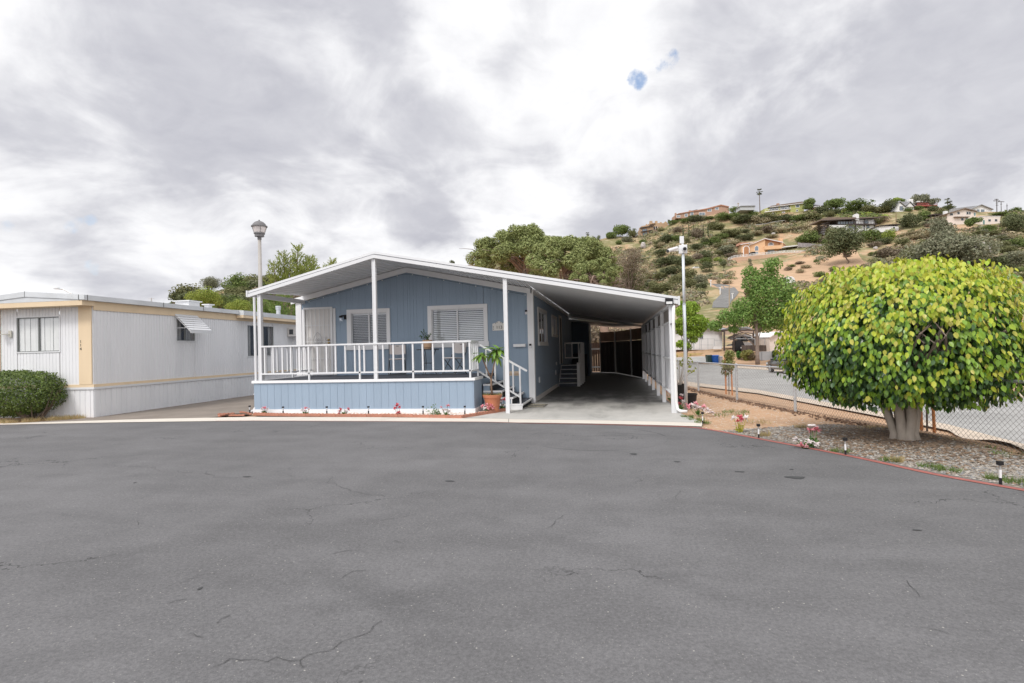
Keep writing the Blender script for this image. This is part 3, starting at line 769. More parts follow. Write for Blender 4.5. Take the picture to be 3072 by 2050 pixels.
# ------------------------------------------------------------------ aluminium canopy over porch and carport
can = thing('carport_canopy', 'long white aluminium canopy sheltering porch and carport, gable front', 'canopy', (-4,12.7,0))
CX, CZ, YC = -5.785, 3.955, 12.70
def ctop(x): return CZ-.238*(CX-x) if x < CX else CZ-.1965*(x-CX)
mb = MB(); xs_ = []; x = -9.23
prof = [(0,0),(.045,0),(.065,.042),(.085,.042),(.105,0)]
while x < -2.26:
    for dx, dz in prof: xs_.append((x+dx, dz))
    x += .15
def corr(y0, y1, up):
    for i in range(len(xs_)-1):
        (xa, za), (xb, zb) = xs_[i], xs_[i+1]
        mb.face([(xa,y0,y0f(xa)+za),(xb,y0,y0f(xb)+zb),(xb,y1,y1f(xb)+zb),(xa,y1,y1f(xa)+za)])
def gz_(x): return 3.985-.2135*(RX-x) if x < RX else 3.985-.2125*(x-RX)
y0f, y1f = (lambda x: ctop(x)+.008), gz_
corr(YC+.02, 15.13, 0)
y0f = gz_; corr(15.13, YB, 0)
mb.build('roof_panel', CANOPY, can)
mb = MB(); y = YC+.02; x0, x1 = -2.2, 1.40                                   # carport half: pans running sideways
while y < 27.0:
    e = min(y+.28, 27.0)
    mb.prism([(x0,y,ctop(x0)-.05),(x1,y,ctop(x1)-.05),(x1,y,ctop(x1)),(x0,y,ctop(x0))], (0,.292,0))
    mb.prism([(x0,y+.2925,ctop(x0)-.006),(x1,y+.2925,ctop(x1)-.006),(x1,y+.2925,ctop(x1)),(x0,y+.2925,ctop(x0))], (0,.0275,0))
    y += .3205
mb.build('roof_panel', CANOPY, can)
mb = MB(); mb.prism([(-2.24,27.03,2.90),(1.4,27.03,2.42),(1.4,27.03,2.46),(-2.24,27.03,2.94)], (0,5.7,0)); mb.prism([(-2.24,27.031,2.945),(1.4,27.031,2.465),(1.4,27.031,2.56),(-2.24,27.031,3.30)], (0,.03,0)); mb.box(-2.235,-2.2,27.07,34,2.95,3.3); mb.build('rear_roof_panel', CANOPY, can)
mb = MB(); mb.beam((-2.2,27.0,3.14),(1.4,27.0,2.46),.05,.14); mb.build('cross_beam', pm('beam_grey',(.3,.3,.3),.6), can)
mb = MB()
for xa, xb in ((-9.26,CX),(CX,1.40)):
    za, zb = ctop(xa), ctop(xb)
    mb.prism([(xa,YC-.02,za-.005),(xb,YC-.02,zb-.005),(xb,YC-.02,zb+.050),(xa,YC-.02,za+.050)], (0,.05,0))
    mb.prism([(xa,YC-.05,za-.115),(xb,YC-.05,zb-.115),(xb,YC-.05,zb-.03),(xa,YC-.05,za-.03)], (0,.06,0))
mb.box(-9.30,-9.262,YC-.06,YC+.1,3.02,3.185); mb.box(1.402,1.44,YC-.06,YC+.1,ctop(1.4)-.14,ctop(1.4)+.06)
mb.build('fascia', WHITE2, can)
mb = MB()
for xa, xb in ((-9.26,CX),(CX,1.40)):
    za, zb = ctop(xa), ctop(xb); mb.prism([(xa,YC-.0,za-.029),(xb,YC-.0,zb-.029),(xb,YC-.0,zb-.006),(xa,YC-.0,za-.006)], (0,.02,0))
mb.build('fascia_groove', pm('groove_grey',(.30,.30,.32),.6), can)
mb = MB(); mb.box(-9.29,-9.20,YC+.1,YB,3.03,3.15); mb.build('gutter', WHITE2, can)
mb = MB(); mb.box(1.36,1.45,YC+.1,27.0,ctop(1.4)-.13,ctop(1.4)+.03); mb.build('gutter', WHITE2, can)
def post(x, z1, w=.09, y=12.745):
    m = MB(); m.box(x-w/2,x+w/2,y-w/2,y+w/2,0,z1); m.box(x-w/2-.004,x-w/2+.018,y-w/2-.006,y-w/2+.0005,0,z1); m.box(x+w/2-.018,x+w/2+.004,y-w/2-.006,y-w/2+.0005,0,z1)
    m.build('post', WHITE2, can)
post(-8.975,3.07,.085); post(-5.81,3.83,.085); post(-2.515,3.19,.085)
m = MB(); m.box(1.20,1.325,12.70,12.80,0,2.42); m.build('post', WHITE2, can)
m = MB(); m.tube([(-9.105,12.70,3.02),(-9.095,12.70,.35),(-9.10,12.69,.2),(-9.16,12.66,.10),(-9.25,12.63,.06)], .032, 8); m.box(-9.15,-9.04,12.66,12.74,.5,.53); m.build('downspout', WHITE2, can)
m = MB(); m.tube([(1.30,12.66,2.40),(1.285,12.655,2.0),(1.30,12.655,.25),(1.32,12.65,.10),(1.38,12.62,.06),(1.52,12.58,.05)], .036, 10); m.build('downspout', PVC, can, smooth=True)
m = MB(); m.box(1.225,1.35,12.64,12.70,1.98,2.0); m.build('strap', BLACK, can)
# carport side wall
for k, y in enumerate((15.1,17.1,19.3,21.5,23.8,25.75)):
    m = MB(); m.box(1.20,1.29,y-.045,y+.045,0,2.43); m.build('wall_post', WHITE, can)
m = MB(); y = 12.80; k = 0
while y < 25.7:
    d = .016 if k % 2 else 0.0
    m.box(1.30+d,1.312+d,y,y+.115,.42,2.04); y += .117; k += 1
m.build('side_panel', SIDING, can)
m = MB()
m.box(1.22,1.295,12.80,25.7,.40,.425); m.box(1.23,1.297,12.80,25.7,1.19,1.235); m.box(1.23,1.297,12.80,25.7,2.03,2.065); m.box(1.20,1.30,12.80,25.75,2.385,2.45)
m.build('wall_rail', WHITE, can)
m = MB(); m.box(1.285,1.294,12.81,25.7,2.066,2.384); m.build('screen_panel', pm('screen_tan',(.30,.275,.25),.9,.15,30), can)
m = MB(); m.box(-3,-2.99,0,.01,0,.01)
# flood light on the canopy corner
fl = thing('flood_light', 'small black flood light on the right end of the canopy fascia', 'light', (1.20,12.62,2.5))
m = MB(); m.box(1.12,1.29,12.60,12.645,2.415,2.56); m.box(1.19,1.22,12.645,12.66,2.45,2.53); m.build('housing', BLACK, fl)
m = MB(); m.box(1.14,1.27,12.594,12.599,2.43,2.485); m.build('lens', pm('lens',(.7,.7,.7),.2), fl)

# rear fence of the carport
rf = thing('rear_fence', 'dark weathered board fence with plywood above closing the carport end', 'fence', (.3,29,0))
def board_run(mb, a, b, z0, z1, w=.14, gap=.012, th=.02, jit=.0):
    a, b = Vector(a), Vector(b); L_ = (b-a).length; d = (b-a)/L_; n = Vector((-d.y, d.x)); t = 0
    while t < L_-.02:
        e = min(t+w-gap, L_); p, q = a+d*t, a+d*e; zz = z1+(rnd.random()-.5)*jit
        mb.prism([(p.x,p.y,z0),(q.x,q.y,z0),(q.x,q.y,zz),(p.x,p.y,zz)], (n.x*th,n.y*th,0)); t += w
segs = [((1.30,25.85),(.80,28.2)),((.78,28.3),(.06,31.55)),((.02,31.65),(-.83,32.45))]
m = MB()
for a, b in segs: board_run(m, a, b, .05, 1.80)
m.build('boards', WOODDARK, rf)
m = MB()
for a, b in segs:
    a, b = Vector(a), Vector(b); d = (b-a).normalized(); n = Vector((-d.y,d.x))*.02
    m.prism([(a.x,a.y,1.81),(b.x,b.y,1.81),(b.x,b.y,2.36),(a.x,a.y,2.36)], (n.x,n.y,0))
m.build('plywood_panel', PLY, rf)
for x, y in ((.79,28.1),(.0,31.5),(-.84,32.5)):
    m = MB(); m.box(x-.045,x+.045,y-.07,y+.02,0,2.40); m.build('post', OFFWHITE, rf)
gt = thing('back_gate', 'brown board gate with white rails at the far end of the carport', 'gate', (-1.2,33.2,0))
m = MB(); board_run(m, (-1.6,33.2), (-.86,33.2), .05, 1.76, jit=.03); m.build('boards', pm('brown_boards',(.16,.10,.075),.85,.25,5,stretch=(5,5,.4)), gt)
m = MB(); m.box(-1.6,-.86,33.14,33.195,1.36,1.44); m.box(-1.6,-.86,33.14,33.195,.28,.36); m.build('rail', OFFWHITE, gt)
sh = thing('lean_to_shed', 'dark blue lean-to shed against the house at the back of the carport', 'shed', (-1.8,29.3,0))
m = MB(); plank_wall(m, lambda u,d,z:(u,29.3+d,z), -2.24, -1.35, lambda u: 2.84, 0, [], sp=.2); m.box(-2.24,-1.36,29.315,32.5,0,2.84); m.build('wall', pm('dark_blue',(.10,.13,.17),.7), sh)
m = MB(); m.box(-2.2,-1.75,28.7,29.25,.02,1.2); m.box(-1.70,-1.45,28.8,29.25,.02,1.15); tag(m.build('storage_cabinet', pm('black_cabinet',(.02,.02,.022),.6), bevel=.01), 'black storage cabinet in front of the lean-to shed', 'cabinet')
# side steps in the carport
ss = thing('side_steps', 'dark side steps with white edges and rail inside the carport', 'steps', (-1.8,22,0))
for i in range(5):
    y0 = 21.40+i*.28; z = .155+i*.165
    m = MB(); m.box(-2.19,-1.48,y0+.02,24.2 if i == 4 else y0+.30,max(0,z-.16),z-.012); st = m.build('step', DECK, ss)
    m = MB(); m.box(-2.2,-1.47,y0,y0+.02,z-.025,z); m.box(-2.2,-2.18,y0,y0+.018,max(0,z-.16),z-.0255); m.build('nosing', OFFWHITE, st)
for q in ((-1.47,-1.36,21.36,21.45,0,.93),(-1.42,-1.34,22.2,22.28,0,1.30),(-1.40,-1.31,23.0,23.09,0,1.72),(-1.40,-1.31,23.9,23.99,0,1.72)):
    m = MB(); m.box(*q); m.build('post', OFFWHITE, ss)
m = MB(); m.prism([(-1.42,21.45,.70),(-1.42,23.0,1.50),(-1.42,23.0,1.72),(-1.42,21.45,.92)], (.03,0,0)); m.prism([(-1.42,21.45,.30),(-1.42,23.0,1.10),(-1.42,23.0,1.25),(-1.42,21.45,.45)], (.03,0,0)); m.box(-1.38,-1.35,23.1,23.89,1.66,1.73); m.build('side_rail', OFFWHITE, ss)
m = MB(); m.box(-2.15,-1.42,23.92,23.97,1.68,1.745); m.box(-2.15,-1.42,23.92,23.97,1.05,1.10)
for x in (-2.14,-1.84,-1.56): m.box(x-.02,x+.02,23.93,23.96,1.10,1.68)
m.build('back_rail', OFFWHITE, ss)

# ------------------------------------------------------------------ things on and round the porch
def text_mesh(s, size, ext=.003):
    cu = bpy.data.curves.new('lettering', 'FONT'); cu.body = s; cu.size = size; cu.extrude = ext; cu.align_x = 'CENTER'; cu.align_y = 'CENTER'
    o = bpy.data.objects.new('lettering_tmp', cu); COL.objects.link(o)
    bpy.context.view_layer.update()
    me = bpy.data.meshes.new_from_object(o.evaluated_get(bpy.context.evaluated_depsgraph_get()))
    vs = [v.co.copy() for v in me.vertices]; fs = [tuple(p.vertices) for p in me.polygons]
    bpy.data.objects.remove(o); bpy.data.meshes.remove(me); return vs, fs
def lettering(mb, s, size, M): 
    vs, fs = text_mesh(s, size); mb.raw([M(v.x, v.y, v.z) for v in vs], fs)
wl = thing('wall_lamp', 'black wall lantern with a clear glass jar beside the white door', 'lamp', (-7.93,15.2,2.6))
m = MB(); m.box(-7.925,-7.83,YW-.03,YW-.002,2.52,2.66); m.beam((-7.88,YW-.03,2.61),(-7.90,YW-.15,2.63),.03,.03); m.lathe([(.03,0),(.06,.0),(.055,.05),(.02,.06)], (-7.95,YW-.16,2.57), 14); m.beam((-7.90,YW-.15,2.63),(-7.95,YW-.16,2.62),.03,.03); m.build('bracket', BLACK, wl)
m = MB(); m.lathe([(.045,0),(.05,.03),(.05,.12),(.045,.13)], (-7.95,YW-.16,2.445), 14); m.build('jar', glass('jar_glass', clear=.8), wl, smooth=True)
np_ = thing('house_number_sign', 'cream arched plaque reading 113 half hidden by the right porch post', 'sign', (-3.2,15.2,2.15))
m = MB(); P = [(-3.397,2.05),(-3.02,2.05),(-3.02,2.245),(-3.09,2.262),(-3.15,2.29),(-3.21,2.32),(-3.27,2.29),(-3.33,2.262),(-3.397,2.245)]
m.prism([(x,YW-.025,z) for x, z in P], (0,.02,0)); m.build('plate', pm('plaque_stone',(.74,.72,.68),.7,.05), np_)
m = MB(); lettering(m, '113', .125, lambda x,y,z: (-3.20+x, YW-.027-z, 2.135+y)); m.build('numerals', BLACK, np_)
m = MB()
for x, z in ((-3.30,2.26),(-3.26,2.275),(-3.15,2.275),(-3.11,2.26),(-3.37,2.17),(-3.37,2.13),(-3.37,2.09),(-3.045,2.17),(-3.045,2.13),(-3.045,2.09)): m.ball((x,YW-.026,z), .012,.004,.012, 6, 4)
m.build('ornament', DARKMETAL, np_)
ws = thing('wooden_sign', 'small tan wooden sign low on the blue wall behind the stair rail', 'sign', (-2.82,15.2,.83))
m = MB(); m.box(-2.96,-2.65,YW-.025,YW-.008,.77,.892); m.build('board', pm('tan_board',(.62,.50,.38),.7,.1,6,stretch=(1,1,8)), ws)
m = MB()
for k in range(9): m.box(-2.935+k*.03,-2.918+k*.03,YW-.028,YW-.0255,.795,.822+.008*(k % 2))
m.build('carved_letters', pm('carved',(.36,.26,.17),.8), ws)
for (x, y, z, lab) in ((-2.418,YW-.03,2.55,'tiny black and white security camera high on the blue wall by the corner'),(-2.319,YW-.06,1.60,'black and white video doorbell on the white corner post')):
    t = thing('doorbell' if 'doorbell' in lab else 'security_camera', lab, 'doorbell' if 'doorbell' in lab else 'camera', (x,y,z))
    m = MB(); m.box(x-.03,x+.03,y-.03,y+.025,z-.07,z-.005); m.build('body', WHITE2, t)
    m = MB(); m.box(x-.028,x+.028,y-.032,y+.025,z-.004,z+.05); m.build('lens_cover', BLACK, t)
# string lights under the gable and along the carport eave
sl_ = thing('string_light', 'string of tiny white bulbs along the house eaves', 'lights', (-2.2,15.2,3.2))
m = MB(); m.tube([(XR+.07,15.3+i*.4,3.17+.01*math.sin(i*1.3)) for i in range(26)], .006, 4); m.tube([(-9.3+i*.36,15.12,gtop(-9.3+i*.36)-.07) for i in range(20)], .004, 4); m.build('cord', DARKMETAL, sl_)
BULB = pm('bulb_white', (.85,.85,.80), .3, .02)
for i in range(46):
    m = MB(); y = 15.5+i*.215; m.ball((XR+.095,y,3.13+.02*math.sin(i*2.1)), .017, n=6, k=4); m.build('bulb', BULB, sl_)
for i in range(15):
    m = MB(); x = -9.0+i*.47; m.ball((x,15.11,gtop(x)-.075), .016, n=6, k=4); m.build('bulb', BULB, sl_)
# folding chairs
CHW = pm('chair_plastic', (.60,.55,.53), .6, .04)
def make_chair(label, loc, rz):
    t = thing('folding_chair', label, 'chair', loc, rz, 'folding chairs on the porch')
    m = MB(); n = 10                                 # backrest: curved plastic panel
    for lay in (0, .02):
        for i in range(n):
            for (u0, u1) in ((i/n, (i+1)/n),):
                xa, xb = -.22+.44*u0, -.22+.44*u1
                ya = .20+.05*(1-(2*u0-1)**2)+lay; yb = .20+.05*(1-(2*u1-1)**2)+lay
                za, zb = .60-.02*(1-(2*u0-1)**2), .60-.02*(1-(2*u1-1)**2)
                q = [(xa,ya,za),(xb,yb,zb),(xb,yb+.05,.86),(xa,ya+.05,.86)]
                m.face(q if lay == 0 else q[::-1])
    m.build('backrest', CHW, t, local=True, smooth=False)
    m = MB(); m.box(-.035,.035,.287,.30,.815,.83); m.build('handle_hole', DARKMETAL, t, local=True)
    m = MB(); m.prism([(-.22,-.22,.45),(.22,-.22,.45),(.2,.2,.43),(-.2,.2,.43)], (0,0,.025)); m.build('seat', CHW, t, local=True, bevel=.008)
    for s in (-1,1):
        m = MB(); m.tube([(s*.235,.30,.90),(s*.235,.245,.62),(s*.235,-.02,.30),(s*.235,-.27,.012)], .0125, 6); m.build('leg', DARKMETAL, t, local=True)
        m = MB(); m.tube([(s*.21,-.17,.43),(s*.21,.05,.22),(s*.21,.27,.012)], .0125, 6); m.build('leg', DARKMETAL, t, local=True)
    m = MB(); m.tube([(-.235,-.235,.04),(.235,-.235,.04)], .01, 6); m.tube([(-.21,.245,.04),(.21,.245,.04)], .01, 6); m.build('stretcher', DARKMETAL, t, local=True)
    return t
ch = make_chair('beige folding chair nearest the white door, left of the round table', (-6.0,14.55,DZ-.006), .35)
c2 = copy_tree(ch, (-4.33,14.5,DZ-.006), -.45, None, 'beige folding chair under the wide window, right of the round table')
tb = thing('bistro_table', 'small round dark metal bistro table between two folding chairs', 'table', (-5.12,14.6,DZ-.006))
m = MB(); m.lathe([(.30,.69),(.315,.70),(.315,.715),(.0,.716)], n=28); m.build('table_top', DARKMETAL, tb, local=True)
for k in range(3):
    a = k*2*PI/3+.5; m = MB(); m.tube([(math.cos(a)*q, math.sin(a)*q, z) for q, z in ((.22,.69),(.17,.55),(.13,.35),(.17,.15),(.24,.0))], .011, 6); m.build('leg', DARKMETAL, tb, local=True)
m = MB(); m.lathe([(.0,.32),(.16,.32),(.165,.335),(.0,.336)], n=20); m.build('lower_shelf', DARKMETAL, tb, local=True)

def leaf(mb, p, d, n, L, W, m=0, fold=.25, droop=.15):
    """pointed oval leaf, base p, direction d, normal n"""
    d = d.normalized(); s = d.cross(n)
    if s.length < 1e-4: s = d.cross(Vector((.3,.7,.2)))
    s.normalize(); n = s.cross(d)
    mid = p+d*L*.45-n*L*fold*.3; tip = p+d*L-n*L*droop
    a = p+d*L*.24+s*W*.44; a2 = p+d*L*.62+s*W*.42-n*L*droop*.35; b = p+d*L*.24-s*W*.44; b2 = p+d*L*.62-s*W*.42-n*L*droop*.35
    k = len(mb.v); mb.v += [tuple(p), tuple(a), tuple(a2), tuple(tip), tuple(b2), tuple(b), tuple(mid)]
    mb.f += [(k,k+1,k+2,k+3,k+6),(k,k+6,k+3,k+4,k+5)]; mb.m += [m,m]
def rdir(r): 
    z = r.uniform(-1,1); a = r.random()*6.2832; q = math.sqrt(1-z*z); return Vector((q*math.cos(a), q*math.sin(a), z))
PLANTG = leafm('houseplant_leaf', [(.06,.13,.04),(.09,.19,.06),(.05,.10,.045)])
pt = thing('table_planter', 'tan clay pot with a small jade plant on the bistro table', 'plant', (-5.12,14.58,DZ+.711))
m = MB(); m.lathe([(.085,0),(.10,.02),(.10,.035),(.125,.05),(.135,.20),(.14,.245),(.125,.25),(.12,.22)], n=24); m.build('pot', pm('tan_clay',(.55,.36,.23),.8,.12,8), pt, local=True, smooth=False)
m = MB(); r = random.Random(5)
for k in range(9):
    a = rdir(r); a.z = abs(a.z)+.8; a.normalize(); L_ = r.uniform(.14,.34); p0 = Vector((r.uniform(-.05,.05),r.uniform(-.05,.05),.22)); 
    m.tube([p0,p0+a*L_], [.006,.003], 5, 1)
    for q in range(10): leaf(m, p0+a*L_*r.uniform(.3,1), rdir(r), rdir(r), .05, .03)
m.build('foliage', [PLANTG, BARK], pt, local=True)
# plumeria in the terracotta pot
tp = thing('potted_plumeria', 'young plumeria with long green leaves in a terracotta pot by the steps', 'potted plant', (-2.93,12.92,.016))
m = MB(); m.lathe([(.13,0),(.15,.02),(.165,.14),(.17,.145),(.19,.28),(.195,.285),(.205,.345),(.225,.35),(.235,.41),(.225,.42),(.20,.42),(.19,.37)], n=30); m.build('pot', TERRA, tp, local=True)
m = MB(); m.lathe([(.0,.375),(.19,.375),(.0,.40)], n=16); m.build('soil', SOIL, tp, local=True)
m = MB(); r = random.Random(8)
for k in range(160):
    a = r.random()*6.28; q = r.uniform(.1,.2); p = Vector((q*math.cos(a), q*math.sin(a), .40)); d = Vector((math.cos(a)*.7, math.sin(a)*.7, r.uniform(.1,.9)))
    leaf(m, p, d, rdir(r), r.uniform(.05,.10), .012)
m.build('moss', leafm('dry_moss', [(.30,.25,.10),(.20,.22,.07),(.38,.30,.14)]), tp, local=True)
br1 = [(0,0,.38),(-.02,0,.60),(-.02,0,.80)]; br2 = [(-.02,0,.80),(-.10,-.02,1.0),(-.21,-.03,1.28),(-.23,-.03,1.42)]; br3 = [(-.02,0,.80),(.04,.02,1.05),(.09,.03,1.32),(.07,.02,1.50)]; br4 = [(.09,.03,1.36),(.20,-.02,1.50)]
m = MB(); m.tube(br1, [.028,.024,.024], 8); m.tube(br2, [.02,.018,.016,.014], 7); m.tube(br3, [.02,.018,.016,.014], 7); m.tube(br4, [.014,.012], 7); m.build('trunk', pm('plumeria_bark',(.20,.13,.09),.8,.2,10), tp, local=True, smooth=True)
PLUM = leafm('plumeria_leaf', [(.17,.33,.06),(.23,.40,.08),(.12,.25,.045),(.30,.42,.10)], .45, .25)
m = MB()
for c, nn in (((-.23,-.03,1.40),16),((.07,.02,1.50),13),((.20,-.02,1.50),11),((.09,.03,1.36),7)):
    for k in range(nn):
        a = k*2.4+r.random()*.4; el = r.uniform(-.75,.75); d = Vector((math.cos(a)*math.cos(el), math.sin(a)*math.cos(el), math.sin(el)))
        leaf(m, Vector(c), d, Vector((0,0,1)), r.uniform(.25,.40), r.uniform(.09,.13), fold=.12, droop=.3)
m.build('foliage', PLUM, tp, local=True)

# solar stake lights
def make_solar(label, loc, h, head, black_only):
    t = thing('solar_light', label, 'garden light', loc, 0, 'solar stake lights')
    m = MB()
    if black_only:
        m.box(-.012,.012,-.012,.012,0,h*.50); m.build('stake', BLACK, t, local=True)
        m = MB(); m.lathe([(.010,h*.5),(.012,h*.52),(.018,h*.78),(.02,h*.80)], n=8); m.build('lens', pm('clear_lens',(.55,.57,.6),.3), t, local=True)
    else:
        m.box(-.010,.010,-.010,.010,0,h*.30); m.build('stake', BLACK, t, local=True)
        m = MB(); m.box(-.009,.009,-.009,.009,h*.30,h*.64); m.build('lens', pm('white_lens',(.78,.78,.78),.4), t, local=True)
        m = MB(); m.box(-.008,.008,-.008,.008,h*.64,h*.86); m.build('neck', pm('neck_clear',(.35,.34,.32),.4), t, local=True)
    m = MB(); m.box(-head/2,head/2,-head/2.2,head/2.2,h*.83,h); m.build('head', BLACK, t, local=True, bevel=.004)
    return t
sA = make_solar('slim black solar light by the downspout at the porch left end', (-9.22,12.6,.016), .22, .045, True)
for x, lab in ((-8.10,'slim black solar light between lily clumps, first in the white pebbles from the left'),(-6.92,'slim black solar light in pebbles between the two middle lily clumps'),(-5.83,'slim black solar light in pebbles just left of the middle porch post'),(-4.456,'slim black solar light in the pebbles beside the trailing green weed'),(-3.44,'slim black solar light at the front right corner of the porch skirt')):
    copy_tree(sA, (x,12.33-.05*(x+8.1)/4,.016), 0, None, lab)
sB = make_solar('white and black solar light in gravel nearest the camera, far right', (3.861,6.50,.0), .245, .050, False)
for x, y, lab in ((1.603,10.98,'white and black solar light at the driveway corner beside the white flowers'),(2.208,9.337,'white and black solar light just right of the single pink and white bouquet'),(2.97,8.009,'white and black solar light in gravel just right of the low white and pink flowers')):
    copy_tree(sB, (x,y,.0), 0, (1,1,.95), lab)
# artificial flowers
STEMG = leafm('flower_leaf', [(.08,.18,.04),(.12,.25,.05),(.06,.13,.04)])
PET = {'pink': leafm('petal_pink', [(.75,.25,.30),(.80,.45,.48),(.70,.15,.22)], .5, .3), 'white': leafm('petal_white', [(.80,.76,.74),(.82,.70,.70),(.78,.78,.74)], .5, .3),
       'red': leafm('petal_red', [(.65,.08,.10),(.72,.20,.22),(.70,.12,.18)], .5, .3), 'yel': leafm('leaf_yellow', [(.62,.55,.08),(.35,.42,.06),(.7,.6,.15)], .5, .3)}
def flowers(label, loc, blooms, low='green', sd=1, leaves=26, h=.18):
    t = thing('flower_bunch', label, 'flowers', loc, 0, 'artificial flower bunches')
    r = random.Random(sd); groups = {}
    for (x, y, z, rad, colr) in blooms:
        m = groups.setdefault(colr, MB()); c = Vector((x,y,z))
        m2 = groups.setdefault('_', MB()); m2.tube([(x*.3,y*.3,0),c], .004, 4)
        for k in range(16): d = rdir(r); d.z = d.z*.6+.25; leaf(m, c, d, rdir(r)*.4+Vector((0,-.3,1)), rad*r.uniform(.7,1.1), rad*.55, fold=.1)
    m = groups.setdefault('_', MB())
    for k in range(leaves):
        d = rdir(r); d.z = abs(d.z)*.8+.1; leaf(m, Vector((r.uniform(-.03,.03),r.uniform(-.03,.03),r.uniform(0,h*.4))), d, rdir(r), r.uniform(.05,.10), .03)
    for k, m in groups.items():
        if k == '_': m.build('leaves', PET['yel'] if low == 'yel' else STEMG, t, local=True)
        else: m.build('petals', PET[k], t, local=True)
    return t
B3 = lambda c1, c2, w=.07, h=.17: [(-w,0,h*.8,.06,c1),(w*.2,-.02,h*1.05,.065,c2),(w,.01,h*.85,.06,c1),(0,-.03,h*.7,.05,c1)]
Q = -.016
flowers('pink and white lily bunch beside the left porch post', (-8.72,12.48,.016), B3('white','pink'), sd=2)
flowers('white and pink lily bunch in pebbles below the white door', (-7.47,12.28,.016), B3('white','pink',.09), sd=3)
flowers('red and white lily bunch in pebbles left of the middle porch post', (-6.42,12.22,.016), [(-.12,0,.12,.05,'red'),(-.08,-.02,.17,.06,'red'),(-.13,0,.07,.05,'red'),(.12,0,.16,.055,'red'),(.02,0,.13,.05,'white'),(.06,0,.10,.05,'white')], sd=4)
flowers('upright red lily bunch right of the middle porch post', (-5.0,12.08,.016), [(-.02,0,.26,.075,'red'),(.05,0,.22,.07,'red'),(-.06,0,.20,.07,'red'),(.03,-.02,.09,.07,'red'),(-.02,0,.05,.06,'red')], sd=5, leaves=8)
flowers('white bunch with a single pink bloom near the porch right end', (-3.83,12.12,.016), [(0,0,.14,.07,'white'),(-.08,0,.15,.06,'white'),(.06,0,.12,.06,'white'),(.03,0,.25,.06,'pink'),(-.12,0,.21,.04,'pink')], sd=6)
flowers('dense pink and white bunch in front of the terracotta pot', (-3.02,12.68,.016), [(-.1,0,.17,.07,'pink'),(0,-.02,.2,.08,'pink'),(.1,0,.18,.07,'pink'),(.16,0,.12,.06,'pink'),(-.04,-.04,.13,.06,'white'),(.06,-.04,.12,.06,'pink')], sd=7)
flowers('small red and white bunch between the terracotta pot and the porch post', (-2.76,13.32,.016), [(.03,0,.26,.08,'red'),(-.05,0,.20,.06,'white'),(.0,0,.12,.06,'white'),(-.12,0,.15,.05,'white')], sd=8)
flowers('pink and white bouquet with yellow leaves at the edge of the dirt', (2.056,9.93,.0), [(-.1,0,.25,.07,'white'),(0,0,.27,.08,'red'),(.1,0,.25,.075,'white'),(.03,-.03,.22,.06,'pink'),(-.04,0,.20,.05,'red')], low='yel', sd=9, leaves=40, h=.3)
flowers('low white and pink flowers lying beside the red kerb', (2.62,8.47,.0), [(-.1,0,.13,.07,'white'),(-.06,-.02,.05,.06,'pink'),(.06,0,.10,.07,'white'),(.14,0,.07,.06,'white'),(0,-.02,.03,.06,'pink')], sd=10, leaves=10)
flowers('tall white and pink rose pair leaning over the low flowers in the gravel', (2.76,8.58,.0), [(0,0,.31,.09,'white'),(.05,-.02,.26,.08,'pink'),(-.03,0,.25,.07,'pink')], sd=11, leaves=30, h=.3)
flowers('long heap of white and pink flowers at the foot of the camera pole', (1.72,12.35,.0), [(-.2,0,.2,.09,'pink'),(-.1,0,.2,.09,'white'),(0,0,.16,.1,'white'),(.1,0,.13,.09,'white'),(.2,0,.10,.09,'white'),(-.05,.02,.25,.08,'pink'),(.12,0,.18,.07,'pink'),(.28,-.02,.06,.08,'white')], sd=12)
flowers('red and white flowers squeezed between the camera pole and the carport post', (1.47,13.3,.0), [(0,0,.28,.08,'red'),(.05,0,.2,.08,'white'),(-.05,0,.15,.08,'red'),(.02,0,.35,.06,'white')], sd=13)
flowers('pink and white flowers under the second bay of the carport wall', (1.42,15.3,.0), [(0,0,.33,.1,'pink'),(.1,0,.36,.09,'white'),(-.1,0,.3,.09,'red'),(.05,0,.24,.09,'pink')], sd=14)
# trailing weed in the pebbles
wd = thing('trailing_weed', 'thin green trailing weed in white pebbles against the porch', 'plant', (-4.1,12.2,.016))
m = MB(); r = random.Random(21)
for k in range(26):
    a = r.uniform(-1.2,1.4); L_ = r.uniform(.15,.55); d = Vector((-math.cos(a)*.8, r.uniform(-.1,.25), abs(math.sin(a))*.55+.05)); p0 = Vector((.1,0,.0))
    for q in range(9): leaf(m, p0+d*L_*(q+1)/9+rdir(r)*.03, rdir(r), rdir(r), .045, .022)
m.build('leaves', leafm('weed_leaf', [(.16,.24,.10),(.24,.33,.15),(.11,.18,.07)]), wd, local=True)
